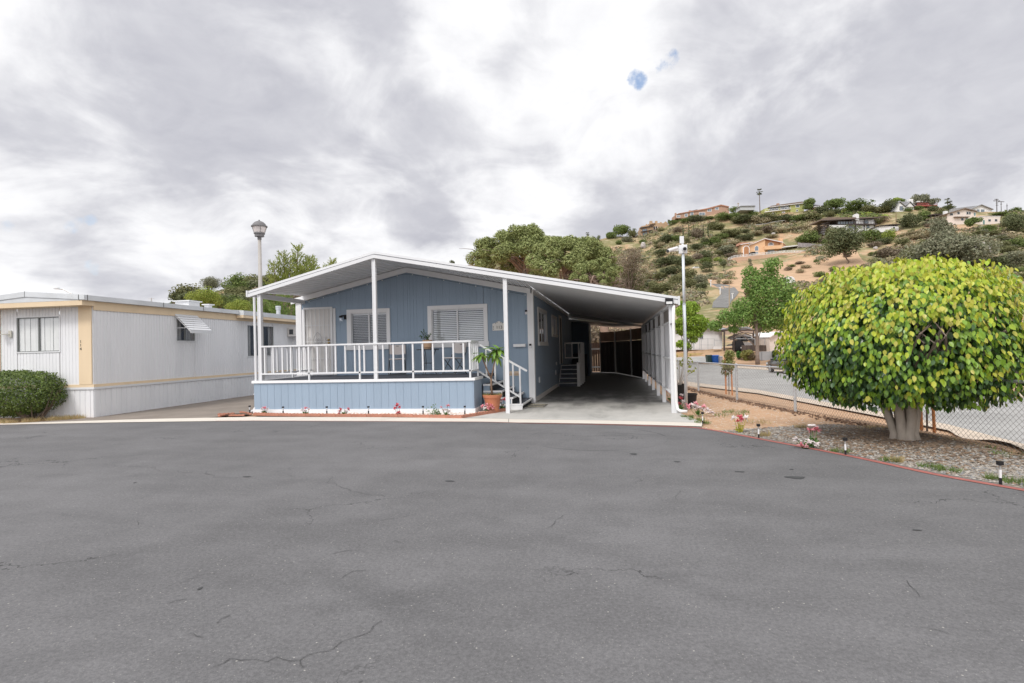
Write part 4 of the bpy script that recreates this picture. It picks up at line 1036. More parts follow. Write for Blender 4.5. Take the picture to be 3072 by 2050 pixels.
# scalloped edging blocks
eg = smooth_line([(-8.97,12.41),(-8.2,12.27),(-7.46,12.16),(-5.67,12.09),(-5.06,12.035),(-3.64,11.86),(-3.37,11.86),(-3.1,12.35),(-2.80,12.92),(-2.62,13.28)], 10)
acc = [0]
for i in range(1, len(eg)): acc.append(acc[-1]+math.dist(eg[i], eg[i-1]))
def on_line(s):
    for i in range(1, len(acc)):
        if acc[i] >= s: t = (s-acc[i-1])/(acc[i]-acc[i-1]); return Vector(eg[i-1]).lerp(Vector(eg[i]), t)
    return Vector(eg[-1])
s = 0; kk = 0
ebl = None
while s < acc[-1]-.3:
    a, b = on_line(s), on_line(s+.40); c = (a+b)/2; ang = math.atan2(b.y-a.y, b.x-a.x)
    if ebl is None:
        m = MB(); n = 16; poly_ = [(-.198,-.025,0)]+[(.198,-.025,0)]+[(.198-.396*i/n, -.025, .055+.022*abs(math.sin(PI*4*i/n))) for i in range(n+1)]
        m.prism(poly_, (0,.05,0)); ebl = m.build('edging_block', BRICKRED); ebl.location = (c.x,c.y,.008); ebl.rotation_euler = (0,0,ang)
        tag(ebl, 'red scalloped edging block in the border of the white pebble bed', 'edging', 'scalloped edging blocks of the flower bed')
    else:
        o = ebl.copy(); COL.objects.link(o); o.location = (c.x,c.y,.008+rnd.uniform(-.004,.004)); o.rotation_euler = (0,0,ang+rnd.uniform(-.03,.03))
    s += .402; kk += 1
for k, (x, y, a) in enumerate(((-9.25,12.62,2.4),(-9.62,12.9,2.6),(-9.9,12.6,3.6),(-9.75,12.32,4.8),(-9.35,12.28,.1))):
    o = ebl.copy(); COL.objects.link(o); o.location = (x,y,.008); o.rotation_euler = (0,0,a); o.scale = (1,1,.55); o['label'] = 'red scalloped edging block round the bare soil left of the porch'; o['group'] = 'edging blocks left of the porch'
poly('side_bed', [(-9.15,12.6),(-9.6,12.95),(-9.95,12.65),(-9.75,12.34),(-9.3,12.3)], .013, SOIL)
mt = thing('door_mat', 'flat worn grey mat on the driveway at the foot of the steps', 'mat', (-2.05,14.35,.011))
m = MB(); m.box(-.26,.24,-.42,.36,0,.012); m.build('mat', pm('mat_grey',(.20,.185,.16),.95,.3,20), mt, local=True)
m = MB(); m.box(-.2,.18,-.36,-.20,.0125,.02); m.box(-.2,.18,.14,.30,.0125,.02); m.build('tread_strip', pm('mat_tan',(.34,.31,.24),.95,.3,20), mt, local=True)
# ------------------------------------------------------------------ neighbouring white mobile home
NB = thing('white_mobile_home', 'old white corrugated mobile home with cream trim left of the blue house', 'mobile home', (-13.34,12.06,0), math.radians(2.0))
NM = ROOTM[NB.name]
LEN = 18.0
mb = MB()
wf = (-2.31,-1.005,1.75,2.66); ws1 = (2.88,3.67,2.03,2.73); ws2 = (6.41,8.1,1.49,2.65)
plank_wall(mb, lambda u,d,z:(u,d,z), -3.22, .0, lambda u: 2.95, .86, [wf], sp=.10, gap=.02, rec=.006, first=-3.22)
plank_wall(mb, lambda u,d,z:(-d,u,z), 0, LEN, lambda u: 2.9, .86, [ws1, ws2], sp=.105, gap=.04, rec=.010)
mb.face([(-3.22,0,.86),(-3.22,LEN,.86),(-3.22,LEN,2.9),(-3.22,0,2.9)])
mb.build('wall', SIDING, NB, local=True)
mb = MB()
plank_wall(mb, lambda u,d,z:(u,d+.0,z), -3.2, .0, lambda u: .735, 0, [], sp=.155, gap=.035, rec=.012, first=-3.2)
plank_wall(mb, lambda u,d,z:(.012-d,u,z), -.0, LEN, lambda u: .735, 0, [], sp=.165, gap=.035, rec=.012)
mb.build('skirting', SIDING, NB, local=True)
mb = MB(); mb.box(-3.23,.035,-.03,-.001,.735,.79); mb.box(.013,.04,-.001,LEN,.735,.79); mb.build('skirting_cap', WHITE2, NB, local=True)
mb = MB(); mb.box(-3.23,.02,-.022,-.001,.791,.862); mb.box(.001,.022,-.0005,LEN,.791,.862)
mb.box(-.405,-.03,-.03,-.002,.863,2.92); mb.box(-3.24,-2.83,-.03,-.002,.863,2.92)
mb.box(.001,.028,.0,LEN,2.80,3.02)
mb.build('cream_band', CREAM, NB, local=True)
mb = MB(); mb.prism([(-3.28,-.36,2.90),(.06,-.36,2.90),(.06,-.36,3.03),(-1.61,-.36,3.165),(-3.28,-.36,3.03)], (0,.36,0)); mb.build('front_soffit', CREAM, NB, local=True)
mb = MB(); mb.prism([(.05,5.74,2.885),(.32,5.74,2.885),(.32,5.74,2.985),(.05,5.74,2.985)], (0,LEN-5.74,0)); mb.build('eave_soffit', CREAM, NB, local=True)
mb = MB()
def roofprof(x1, z1, y0, y1, th):
    mb.prism([(-3.37,y0,z1-th),(x1,y0,z1-th),(x1,y0,z1),(-1.61,y0,z1+.155),(-3.37,y0,z1)], (0,y1-y0,0))
mb.prism([(-3.37,-.385,3.032),(-1.61,-.385,3.167),(.15,-.385,3.032),(.15,-.385,3.155),(-1.61,-.385,3.30),(-3.37,-.385,3.155)], (0,.02,0))
roofprof(.15, 3.155, -.364, 5.73, .13); roofprof(.335, 3.15, 5.74, LEN, .165)
mb.build('roof', ROOFMETAL, NB, local=True)
mb = MB()
for y in (-.30, 2.2, 3.9): mb.box(.149,.156,y,y+.018,3.02,3.16)
mb.box(-.02,.0,-.39,-.384,3.03,3.165); mb.box(-1.615,-1.605,-.39,-.384,3.16,3.31)
mb.build('roof_seam', pm('seam_dark',(.15,.15,.15),.8), NB, local=True)
def nwindow(M, hole, mull, frame, inside, depth=.06):
    a, b, za, zb = hole; t = .03
    def bx(m, u0,u1,d0,d1,z0,z1):
        P = [M(u0,d0,z0),M(u1,d0,z0),M(u1,d1,z0),M(u0,d1,z0),M(u0,d0,z1),M(u1,d0,z1),M(u1,d1,z1),M(u0,d1,z1)]
        m.raw(P, [(3,2,1,0),(4,5,6,7),(0,1,5,4),(1,2,6,5),(2,3,7,6),(3,0,4,7)])
    w = MB()
    for q in ((a-t,b+t,za-t,za),(a-t,b+t,zb,zb+t),(a-t,a,za,zb),(b,b+t,za,zb)): bx(w, q[0],q[1],-.018,.02,q[2],q[3])
    win = w.build('window', WHITE2, NB, local=True)
    s = MB()
    for q in ((a,b,za,za+.02),(a,b,zb-.02,zb),(a,a+.02,za+.02,zb-.02),(b-.02,b,za+.02,zb-.02),(mull-.02,mull+.02,za+.02,zb-.02)): bx(s, q[0],q[1],.0,.03,q[2],q[3])
    s.build('sash', frame, win, local=True)
    g = MB(); g.face([M(a,.02,za),M(b,.02,za),M(b,.02,zb),M(a,.02,zb)]); g.build('pane', GLASS, win, local=True)
    k = MB(); bx(k,a-.02,b+.02,.25,.26,za-.02,zb+.02); k.build('interior', DARKROOM, win, local=True)
    inside(win, bx); return win
VBL = pm('vertical_blind', (.86,.83,.79), .7, .06, 6)
def vblinds(a, b, za, zb, step, gap):
    def f(win, bx):
        m = MB(); u = a
        while u < b-.01: bx(m,u,min(u+step-gap,b),.032+.01*((int(u*100)) % 2),.036+.01*((int(u*100)) % 2),za+.01,zb-.01); u += step
        m.build('blind', VBL, win, local=True)
    return f
SASHG = pm('sash_grey', (.20,.21,.205), .5)
nwindow(lambda u,d,z:(u,d,z), wf, -1.65, SASHG, vblinds(-2.29,-1.02,1.75,2.66,.088,.006))
def curtain(rngs):
    def f(win, bx):
        m = MB()
        for a, b, za, zb in rngs:
            u = a; k = 0
            while u < b: bx(m,u,min(u+.05,b),.09+.02*(k % 2),.10+.02*(k % 2),za,zb); u += .05; k += 1
        m.build('curtain', pm('curtain',(.42,.40,.38),.9,.1,5), win, local=True)
    return f
nwindow(lambda u,d,z:(-d,u,z), ws1, 3.25, SASHG, curtain([(2.9,3.2,2.04,2.72),(3.4,3.66,2.04,2.4)]))
nwindow(lambda u,d,z:(-d,u,z), ws2, 7.2, SASHG, curtain([(6.45,6.75,1.5,2.64),(7.9,8.08,1.5,2.64)]))
m = MB()
for k in range(7):
    t0, t1 = k/7, (k+.72)/7
    p = lambda t: (.03+.52*t, 2.83-.50*t)
    (xa, za), (xb, zb) = p(t0), p(t1)
    m.prism([(xa,2.80,za),(xb,2.80,zb),(xb+.006,2.80,zb+.012),(xa+.006,2.80,za+.012)], (0,.98,0))
m.box(.55,.56,2.80,3.78,2.25,2.345); m.box(.0,.03,2.80,3.78,2.80,2.86)
m.beam((.02,2.81,2.80),(.55,2.81,2.30),.012,.02); m.beam((.02,3.77,2.80),(.55,3.77,2.30),.012,.02); m.beam((.01,2.81,2.42),(.45,2.81,2.42),.012,.015)
m.build('window_awning', WHITE2, NB, local=True)
m = MB(); m.box(.012,.36,9.12,9.83,2.28,2.65); m.beam((.30,9.3,2.27),(.015,9.3,1.75),.02,.03); m.beam((.30,9.7,2.27),(.015,9.7,1.75),.02,.03)
ac = m.build('air_conditioner', OFFWHITE, NB, local=True); m = MB(); m.box(.10,.28,9.112,9.119,2.36,2.57); m.build('grille', DARKMETAL, ac, local=True)
m = MB(); M_ = lambda zz: (lambda x,y,z: (-.34+x, -.033-z, zz+y))
for ch_, zz in (('1',1.98),('1',1.885),('4',1.79)): lettering(m, ch_, .105, M_(zz))
part_label(m.build('numerals', BLACK, NB, local=True), 'black stacked numerals 114 on the cream corner strip')
NMi = NM.inverted()
def nb_at(px, py, off):                               # point on the plane local x = off
    d = NMi.to_3x3() @ ray(px, py); o = NMi @ O; return o+d*((off-o.x)/d.x)
for (px0, px1, pt_, pb) in ((546,579,905.5,915), (619,630,914,922)):
    a, b = nb_at(px0,pb,-1.0), nb_at(px1,pt_,-1.0); m = MB(); yc = (a.y+b.y)/2; hw = .26 if px1-px0 > 20 else .09
    m.box(-1.0-hw,-1.0+hw,yc-hw,yc+hw,3.18,b.z-.035); m.box(-1.06-hw,-.94+hw,yc-hw-.06,yc+hw+.06,b.z-.034,b.z); m.build('roof_vent', WHITE2, NB, local=True)
a = nb_at(835,931,-.9); m = MB(); zt = nb_at(835,918.5,-.9).z
m.lathe([(.10,3.15),(.085,zt-.20),(.085,zt-.16),(.115,zt-.155),(.115,zt-.10),(.085,zt-.095),(.085,zt-.08),(.115,zt-.075),(.115,zt),(.0,zt+.01)], (-.9,a.y,0), 18); m.build('flue_pipe', GALV, NB, local=True, smooth=False)
wl2 = thing('wall_lantern', 'white carriage lantern beside the front window of the white mobile home', 'lamp', NM @ Vector((-2.65,-.1,2.25)), math.radians(2))
VG = pm('verdigris',(.58,.56,.50),.6,.1)
m = MB(); m.lathe([(.0,.32),(.012,.30),(.03,.27),(.075,.20),(.095,.185),(.09,.175),(.0,.174)], (-.05,-.12,0), 12); m.build('cap', VG, wl2, local=True)
m = MB(); m.lathe([(.0,-.03),(.02,-.02),(.045,.02),(.05,.03)], (-.05,-.12,0), 12)
m.tube([(-.05,-.12,.0),(.02,-.11,-.03),(.10,-.07,-.02),(.16,.0,-.03)], .013, 7); m.box(.12,.20,.05,.085,-.10,.08); m.tube([(.16,.0,-.03),(.16,.07,-.02)], .013, 6)
m.build('bracket', VG, wl2, local=True)
m = MB(); m.lathe([(.05,.03),(.085,.09),(.09,.14),(.08,.174)], (-.05,-.12,0), 12); m.build('globe', pm('ribbed_glass',(.52,.53,.50),.25,.15,20), wl2, local=True)

# ------------------------------------------------------------------ lamp post and camera pole
lp = thing('lamp_post', 'tall beige lamp post with grey coach lantern rising behind the porch roof', 'street lamp', (-10.54,15.0,0))
m = MB(); m.tube([(0,0,0),(0,0,3),(0,0,5.06)], [.072,.062,.048], 12); m.build('pole', pm('beige_pole',(.40,.375,.35),.5,.06,3), lp, local=True, smooth=True)
LM = pm('lantern_grey',(.17,.165,.17),.6,.1,8)
m = MB(); m.lathe([(.058,5.03),(.058,5.11),(.135,5.12),(.135,5.19),(.16,5.20),(.16,5.235),(.145,5.236)], n=20); m.lathe([(.215,5.405),(.232,5.415),(.232,5.445),(.20,5.46),(.175,5.51),(.125,5.56),(.05,5.595),(.018,5.60),(.024,5.62),(.0,5.64)], n=24)
m.build('lantern_cap', LM, lp, local=True, smooth=False)
m = MB(); m.lathe([(.150,5.236),(.205,5.415)], n=8); m.build('glass_panel', pm('frosted',(.62,.58,.57),.35,.05), lp, local=True)
m = MB()
for k in range(4):
    a = k*PI/2+PI/8+PI/4*.5; m.beam((.153*math.cos(a),.153*math.sin(a),5.236),(.208*math.cos(a),.208*math.sin(a),5.415),.012,.012)
m.build('lantern_bar', LM, lp, local=True)
cp = thing('camera_pole', 'galvanised pole with white security cameras standing by the carport end', 'pole', (1.60,13.42,0))
m = MB(); m.tube([(1.60,13.42,0),(1.62,13.42,2.46)], .037, 12); m.tube([(1.62,13.42,2.46),(1.622,13.42,2.475)], .041, 12); m.tube([(1.622,13.42,2.475),(1.628,13.42,3.68)], .032, 12); m.build('pole', POLEM, cp, smooth=True)
m = MB(); m.box(1.537,1.717,13.36,13.48,3.665,3.86); m.build('junction_box', WHITE2, cp, bevel=.006)
m = MB(); m.box(1.562,1.655,13.40,13.46,3.905,4.07); m.box(1.60,1.645,13.41,13.45,3.86,3.905); m.build('antenna', WHITE2, cp, bevel=.006)
c1 = MB(); c1.tube([(1.645,13.36,3.76),(1.65,13.28,3.755)], .052, 12); k = c1.build('dome_camera', WHITE2, cp); c1 = MB(); c1.tube([(1.651,13.279,3.745),(1.652,13.265,3.744)], .042, 12); c1.build('lens', BLACK, k)
c1 = MB(); c1.tube([(1.54,13.38,3.77),(1.47,13.33,3.77)], .018, 8); c1.tube([(1.49,13.32,3.785),(1.27,13.22,3.715)], .040, 10); k = c1.build('bullet_camera', WHITE2, cp); c1 = MB(); c1.tube([(1.275,13.222,3.712),(1.245,13.208,3.702)], .036, 10); c1.build('lens', BLACK, k)

# ------------------------------------------------------------------ chain link fence
CFN = thing('chain_link_fence', 'low galvanised chain link fence between the gravel strip and the street', 'fence', (3.84,12.98,0))
FZ = .945
m = MB(); m.tube([(p.x,p.y,FZ) for p in FENCE], .021, 8); m.build('top_rail', GALV, CFN, smooth=True)
for i, p in enumerate(FENCE[:5]+[Vector((4.57,10.1)),Vector((5.32,7.30)),Vector((6.1,4.2))]):
    m = MB(); m.tube([(p.x,p.y,-.05),(p.x,p.y,FZ+.01)], .030, 10); m.lathe([(.034,FZ-.03),(.034,FZ+.03),(.0,FZ+.045)], (p.x,p.y,0), 10); m.tube([(p.x,p.y,.30),(p.x,p.y,.31)], .034, 8); m.build('post', GALV, CFN, smooth=False)
m = MB(); facc = [0]
for i in range(1, len(FENCE)): facc.append(facc[-1]+(FENCE[i]-FENCE[i-1]).length)
def fpt(s):
    s = max(0, min(facc[-1]-1e-4, s))
    for i in range(1, len(facc)):
        if facc[i] >= s: return FENCE[i-1].lerp(FENCE[i], (s-facc[i-1])/(facc[i]-facc[i-1]))
def wire(a, b, wr=.0023):
    a, b = Vector(a), Vector(b); d = (b-a).normalized(); u = d.cross(Vector((0,0,1))).normalized()*wr; w = u.cross(d)
    m.raw([a+u,a-u*.5+w*.87,a-u*.5-w*.87,b+u,b-u*.5+w*.87,b-u*.5-w*.87], [(0,1,4,3),(1,2,5,4),(2,0,3,5)])
DW = .078; hh = FZ-.03
s = -hh
while s < facc[-1]:
    for sg in (1,-1):
        k = 5
        pr = None
        for q in range(k+1):
            z = .02+hh*q/k; u = s+(hh*q/k if sg > 0 else hh*(1-q/k))
            if u < 0 or u > facc[-1]: pr = None; continue
            p = fpt(u); w_ = .004*sg; cur = (p.x+w_, p.y, z)
            if pr: wire(pr, cur)
            pr = cur
    s += DW
m.build('wire_mesh', WIRE, CFN)
m = MB(); m.tube([(p.x+.02,p.y,.05+.02*math.sin(i*2.1)) for i, p in enumerate(FENCE)], .003, 5); m.build('bottom_wire', pm('rust_wire',(.22,.13,.09),.8,.2), CFN)

# ------------------------------------------------------------------ foliage helpers
def quadleaf(mb, p, n, s, r, asp=1.6, m=0):
    a = n.cross(rdir(r)); 
    if a.length < 1e-3: a = Vector((1,0,0))
    a.normalize(); b = n.cross(a).normalized()
    a *= s*asp*.5; b *= s*.5; k = len(mb.v)
    mb.v += [tuple(p-a), tuple(p+b*.9), tuple(p+a), tuple(p-b*.9)]; mb.f.append((k,k+1,k+2,k+3)); mb.m.append(m)
def crown(mb, blobs, n, size, r, asp=1.6, m=0, lo=.55, ms=None, up=.25):
    vol = [b[3]*b[4]+b[3]*b[5]+b[4]*b[5] for b in blobs]; tot = sum(vol)
    for b, v in zip(blobs, vol):
        for _ in range(max(3, int(n*v/tot))):
            d = rdir(r); q = lo+(1.06-lo)*r.random()**.6
            p = Vector((b[0]+d.x*b[3]*q, b[1]+d.y*b[4]*q, b[2]+d.z*b[5]*q))
            nn = (d*.5+rdir(r)*.8+Vector((0,0,up))).normalized()
            mm = m if ms is None else ms[int(r.random()*len(ms))]
            quadleaf(mb, p, nn, size*r.uniform(.6,1.35), r, asp, mm)
def blobset(r, n, rx, ry, rz, cz, br, hollow=.45, flat=1.0, shape=None):
    out = []
    for _ in range(n):
        d = rdir(r); q = hollow+(1-hollow)*r.random()
        x, y, z = d.x*q, d.y*q, d.z*q
        s = br*r.uniform(.65,1.25)
        if shape: 
            f = shape((z+1)/2); x *= f; y *= f
        out.append((x*(rx-s*.7), y*(ry-s*.7), cz+z*(rz-s*flat*.7), s, s, s*flat))
    return out
def limbs(mb, base, top_r, blobs, r, n=8, r0=.2, m=0, fork=None):
    fork = fork or (base[2]+2.0)
    b0 = Vector(base); f0 = Vector((base[0], base[1], fork))
    mb.tube([b0, b0.lerp(f0, .5)+Vector((r.uniform(-.05,.05)*top_r*4, 0, 0)), f0], [r0, r0*.85, r0*.7], 9, m)
    for k in range(n):
        t = blobs[int(r.random()*len(blobs))]; e = Vector(t[:3]); mid = f0.lerp(e, .5)+Vector((r.uniform(-.3,.3), r.uniform(-.3,.3), r.uniform(.0,.5)))*(e-f0).length*.25
        mb.tube([f0, mid, e], [r0*.5, r0*.3, r0*.12], 6, m)

# ------------------------------------------------------------------ ficus beside the fence
BARKF = pm('ficus_bark', (.40,.345,.29), .8, .22, 7, bump=.7, bscale=10, stretch=(1,1,.5), grime=.55, gcol=(.13,.11,.09), gscale=2.6)
fc = thing('ficus_tree', 'large rounded yellow green ficus bush on a short thick trunk in the gravel', 'tree', (4.30,9.30,.05))
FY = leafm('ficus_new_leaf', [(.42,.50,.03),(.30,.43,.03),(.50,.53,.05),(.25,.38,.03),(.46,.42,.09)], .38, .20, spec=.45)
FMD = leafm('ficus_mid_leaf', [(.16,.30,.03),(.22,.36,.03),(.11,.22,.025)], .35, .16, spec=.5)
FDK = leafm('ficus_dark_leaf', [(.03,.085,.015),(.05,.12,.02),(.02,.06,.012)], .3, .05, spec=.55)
m = MB(); r = random.Random(11)
CXF, CYF, CZF = 4.25, 9.30, 1.60
RXF, RYF, RZF = 1.53, 1.46, 1.085
hole_d = (ray(2795,1010)).normalized()
def fr(d):
    f = 1+.07*noise.noise(d*2.2+Vector((3,1,7)))+.075*noise.noise(d*4.6)+.03*noise.noise(d*11)
    p = 2.2 if d.z > 0 else 2.6
    k = (abs(d.x)**p+abs(d.y)**p+abs(d.z)**p)**(-1/p)
    return k*f
def ficus_leaf(d, q, big=1.0):
    k = fr(d)*q
    P = Vector((CXF+d.x*RXF*k, CYF+d.y*RYF*k, CZF+d.z*RZF*k))
    v = (P-O).normalized()
    if P.y < CYF and (v-hole_d).length < .034+.03*noise.noise(P*3): 
        if r.random() < .85: return
    rr_ = math.hypot(P.x-4.15, P.y-9.1)
    zl = .50+.17*math.exp(-(rr_/.55)**2)+.03*noise.noise(P*3)
    if P.z < zl:
        if r.random() < .5: return
        P.z = zl+.22*r.random()
    out = Vector((d.x/RXF, d.y/RYF, d.z/RZF)).normalized()
    hang = Vector((0,0,-1))
    dd = (hang*.95+out*.40+rdir(r)*.40).normalized()
    nn = (out*.9+rdir(r)*.45).normalized()
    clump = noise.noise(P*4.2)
    t = .33+.50*d.z+.60*clump+(q-.95)*2.8+r.uniform(-.32,.32)  # new growth lighter on top; crown shade put into darker inner, lower leaves
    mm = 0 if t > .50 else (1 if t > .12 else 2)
    L_ = r.uniform(.062,.098)*big
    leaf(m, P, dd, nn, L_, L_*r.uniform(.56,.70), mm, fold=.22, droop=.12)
for _ in range(16500): ficus_leaf(rdir(r), r.uniform(.84,1.03))
for _ in range(2600): ficus_leaf(rdir(r), r.uniform(1.0,1.07))
for _ in range(7000): ficus_leaf(rdir(r), r.uniform(.40,.8), 1.35)
# stray shoots on top and at the right edge
for (sx, sy, L0) in ((2972,810,.30),(2990,800,.28),(2700,776,.2),(2560,800,.2),(2800,790,.16),(3060,860,.2),(3030,1060,.2),(2420,980,.15),(2350,1000,.14)):
    e = at(sx, sy, Y=CYF-.15)
    for k in range(26):
        p = e+rdir(r)*.11*r.random()**.5+Vector((0,0,-.06)); leaf(m, p, (Vector((0,0,-1))+rdir(r)*.7), rdir(r)+Vector((0,-1,.3)), r.uniform(.06,.09), .045, 0 if r.random() < .8 else 1)
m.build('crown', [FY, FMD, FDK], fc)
m = MB()
tr = [((-.20,.0),.095,(-.42,-.02)),((-.10,-.10),.11,(-.18,-.22)),((.02,-.14),.12,(.03,-.25)),((.14,-.10),.11,(.22,-.2)),((.20,.03),.09,(.38,.05)),((.05,.10),.12,(.05,.25)),((-.10,.09),.11,(-.22,.2)),((0,0),.16,(0,.02))]
for (bx_, by_), rr, (tx, ty) in tr:
    b = Vector((4.15+bx_*.50, 9.02+by_*.60, -.01)); t = Vector((4.12+tx*.74, 9.04+ty*.85, .72))
    rr *= .62; m.tube([b+Vector((bx_*.25,by_*.25,0)), b.lerp(t,.15)+Vector((0,0,.05)), b.lerp(t,.5)+Vector((rnd.uniform(-.03,.03),0,.0)), t, t+Vector((tx*.8,ty*.8,.6))], [rr*1.2, rr*.98, rr*.86, rr*.80, rr*.35], 12)
for k in range(16):
    d = rdir(r); d.z = abs(d.z)*.8+.1; e = Vector((CXF+d.x*1.3, CYF+d.y*1.2, CZF-.1+d.z*.75)); b = Vector((4.30+d.x*.2, 9.28+d.y*.2, .7)); m.tube([b, b.lerp(e,.5)+rdir(r)*.1, e], [.05,.035,.012], 7)
m.build('trunk', BARKF, fc, smooth=True)
m = MB()
for k in range(7):
    e = O+hole_d*(8.45+r.random()*.6)+rdir(r)*.16; m.tube([e+Vector((r.uniform(-.15,.15),.3,-.32)), e+rdir(r)*.05, e+Vector((r.uniform(-.2,.2),.1,.16))], [.013,.009,.004], 5)
m.build('twig', BARK, fc)
# ------------------------------------------------------------------ clipped hedge by the white mobile home
hd = thing('clipped_shrub', 'clipped dark green shrub in front of the white mobile home', 'shrub', (-15.0,11.62,0))
HG = leafm('hedge_leaf', [(.08,.14,.03),(.13,.19,.04),(.19,.25,.06),(.055,.095,.025),(.045,.08,.022)], .4, .2, spec=.4)
m = MB(); r = random.Random(13)
for _ in range(30000):
    d = rdir(r); p_ = 3.2; k = (abs(d.x)**p_+abs(d.y)**p_+abs(d.z)**p_)**(-1/p_); q = r.uniform(.78,1.03)*(1+.09*noise.noise(d*3)+.09*noise.noise(d*7)); k *= q
    z = .68+d.z*.55*k
    w = 1.0-.30*max(0,(.55-z))/.55
    P = Vector((-15.45+d.x*1.36*k*w, 11.66+d.y*.72*k*w, z))
    if z < .30 and r.random() < .35: continue
    leaf(m, P, d*.5+rdir(r)+Vector((0,0,.2)), d+rdir(r)*.7, r.uniform(.035,.06), .028)
m.build('foliage', HG, hd)
m = MB()
for k in range(26):
    a = r.random()*6.28; q = r.random(); m.tube([(-14.7+.25*math.cos(a)*q,11.62+.2*math.sin(a)*q,0),(-14.8+.6*math.cos(a),11.62+.35*math.sin(a),.38),(-15+1.0*math.cos(a),11.62+.5*math.sin(a),.75)], [.018,.012,.005], 5)
m.build('stem', BARK, hd)
def grass_stuff(name, spots, n, h, mat, r, spread=.3):
    m = MB()
    for _ in range(n):
        sx, sy, rad = spots[int(r.random()*len(spots))]
        a = r.random()*6.28; q = rad*math.sqrt(r.random()); x, y = sx+q*math.cos(a), sy+q*math.sin(a)
        z = (T(x,y) if name != 'x' else 0)-.01
        d = Vector((r.gauss(0,spread), r.gauss(0,spread), 1)).normalized(); L_ = h*r.uniform(.4,1.2); s = Vector((math.cos(a),math.sin(a),0))*.004
        k = len(m.v); t = Vector((x,y,z)); mid = t+d*L_*.6; e = mid+(d+Vector((r.gauss(0,.4),r.gauss(0,.4),-.1)))*L_*.4
        m.v += [tuple(t-s), tuple(t+s), tuple(mid+s*.7), tuple(mid-s*.7), tuple(e)]; m.f += [(k,k+1,k+2,k+3),(k+3,k+2,k+4)]; m.m += [0,0]
    o = m.build(name, mat); tag(o, kind='stuff'); return o
r = random.Random(17)
DRYG = leafm('dry_grass_blade', [(.50,.36,.20),(.60,.46,.27),(.38,.27,.15),(.30,.28,.10)], .8, .3)
GRNG = leafm('weed_blade', [(.12,.20,.05),(.20,.26,.07),(.28,.27,.09),(.09,.15,.05)], .7, .3)
grass_stuff('dry_grass', [(-13.9,11.72,.35),(-13.7,11.8,.25),(-14.3,11.6,.4),(-15.5,11.0,.6),(-14.6,11.2,.4)], 2200, .13, DRYG, r, .6)
grass_stuff('weeds', [(1.55,11.6,.18),(1.62,11.15,.15),(1.45,12.0,.12),(1.50,14.5,.15),(3.0,8.25,.12),(3.35,7.65,.10),(3.72,7.15,.13),(3.62,7.3,.12),(3.95,6.75,.08),(4.25,6.45,.22),(4.1,6.6,.14),(5.0,8.1,.3),(4.85,8.7,.25),(2.35,12.3,.35),(2.6,12.9,.3)], 2600, .085, GRNG, r, .6)
grass_stuff('straw', [(4.1,10.2,.15),(4.35,10.35,.2),(3.2,10.5,.1),(2.35,9.6,.1),(4.7,9.1,.2),(3.4,7.6,.06),(2.6,11.2,.3)], 900, .11, DRYG, r, .5)
# fence foot: raked earth ridge
m = MB()
for k in range(1400):
    s_ = r.uniform(.2, facc[-1]-6); p = fpt(s_); q = r.gauss(0,.09)
    m.ball((p.x+q,p.y+r.gauss(0,.05),-.015+.035*r.random()*math.exp(-(q/.1)**2)), r.uniform(.012,.035), rz=r.uniform(.008,.02), n=5, k=3, jit=.5, r=r)
tag(m.build('earth_clods', pm('clod',(.2,.13,.09),.95,.2,9,cols=[(.24,.15,.10),(.14,.09,.065),(.34,.22,.15)])), kind='stuff')
# nursery pots
NP = pm('black_pot', (.018,.018,.02), .5, .15)
p1 = thing('nursery_pot', 'wide black nursery pot with bare cut stem at the camera pole foot', 'pot', (1.78,14.05,-.02))
m = MB(); m.lathe([(.12,0),(.155,.31),(.17,.315),(.17,.345),(.155,.345),(.15,.29)], n=22); m.build('pot', NP, p1, local=True)
m = MB(); m.lathe([(0,.27),(.148,.27),(0,.29)], n=14); m.build('soil', SOIL, p1, local=True)
m = MB(); m.tube([(-.1,-.1,.28),(-.22,-.25,.12),(-.30,-.3,.0)], .022, 7); m.build('stem', BARKG, p1, local=True)
p2 = thing('potted_sapling', 'sparse yellow green sapling in a tall black pot behind the camera pole', 'potted plant', (1.66,15.3,-.02))
m = MB(); m.lathe([(.14,0),(.17,.44),(.185,.445),(.185,.48),(.17,.48),(.165,.42)], n=22); m.build('pot', NP, p2, local=True)
m = MB(); m.lathe([(0,.40),(.162,.40),(0,.43)], n=14); m.build('soil', SOIL, p2, local=True)
m = MB(); tips = []
for (dx, dz) in ((.02,.72),(.22,.78),(.34,.45),(-.14,.48),(.12,.62),(.30,.66)):
    e = Vector((dx, r.uniform(-.1,.1), .42+dz)); m.tube([(0,0,.4),(dx*.4,0,.42+dz*.45),e], [.014,.010,.006], 6); tips.append(e)
m.build('trunk', BARKG, p2, local=True)
m = MB()
for e in tips:
    for k in range(12): leaf(m, e+rdir(r)*.09, rdir(r)+Vector((0,0,-.4)), rdir(r), r.uniform(.06,.10), .042)
m.build('foliage', leafm('sapling_leaf', [(.28,.34,.05),(.36,.38,.06),(.2,.28,.05)]), p2, local=True)
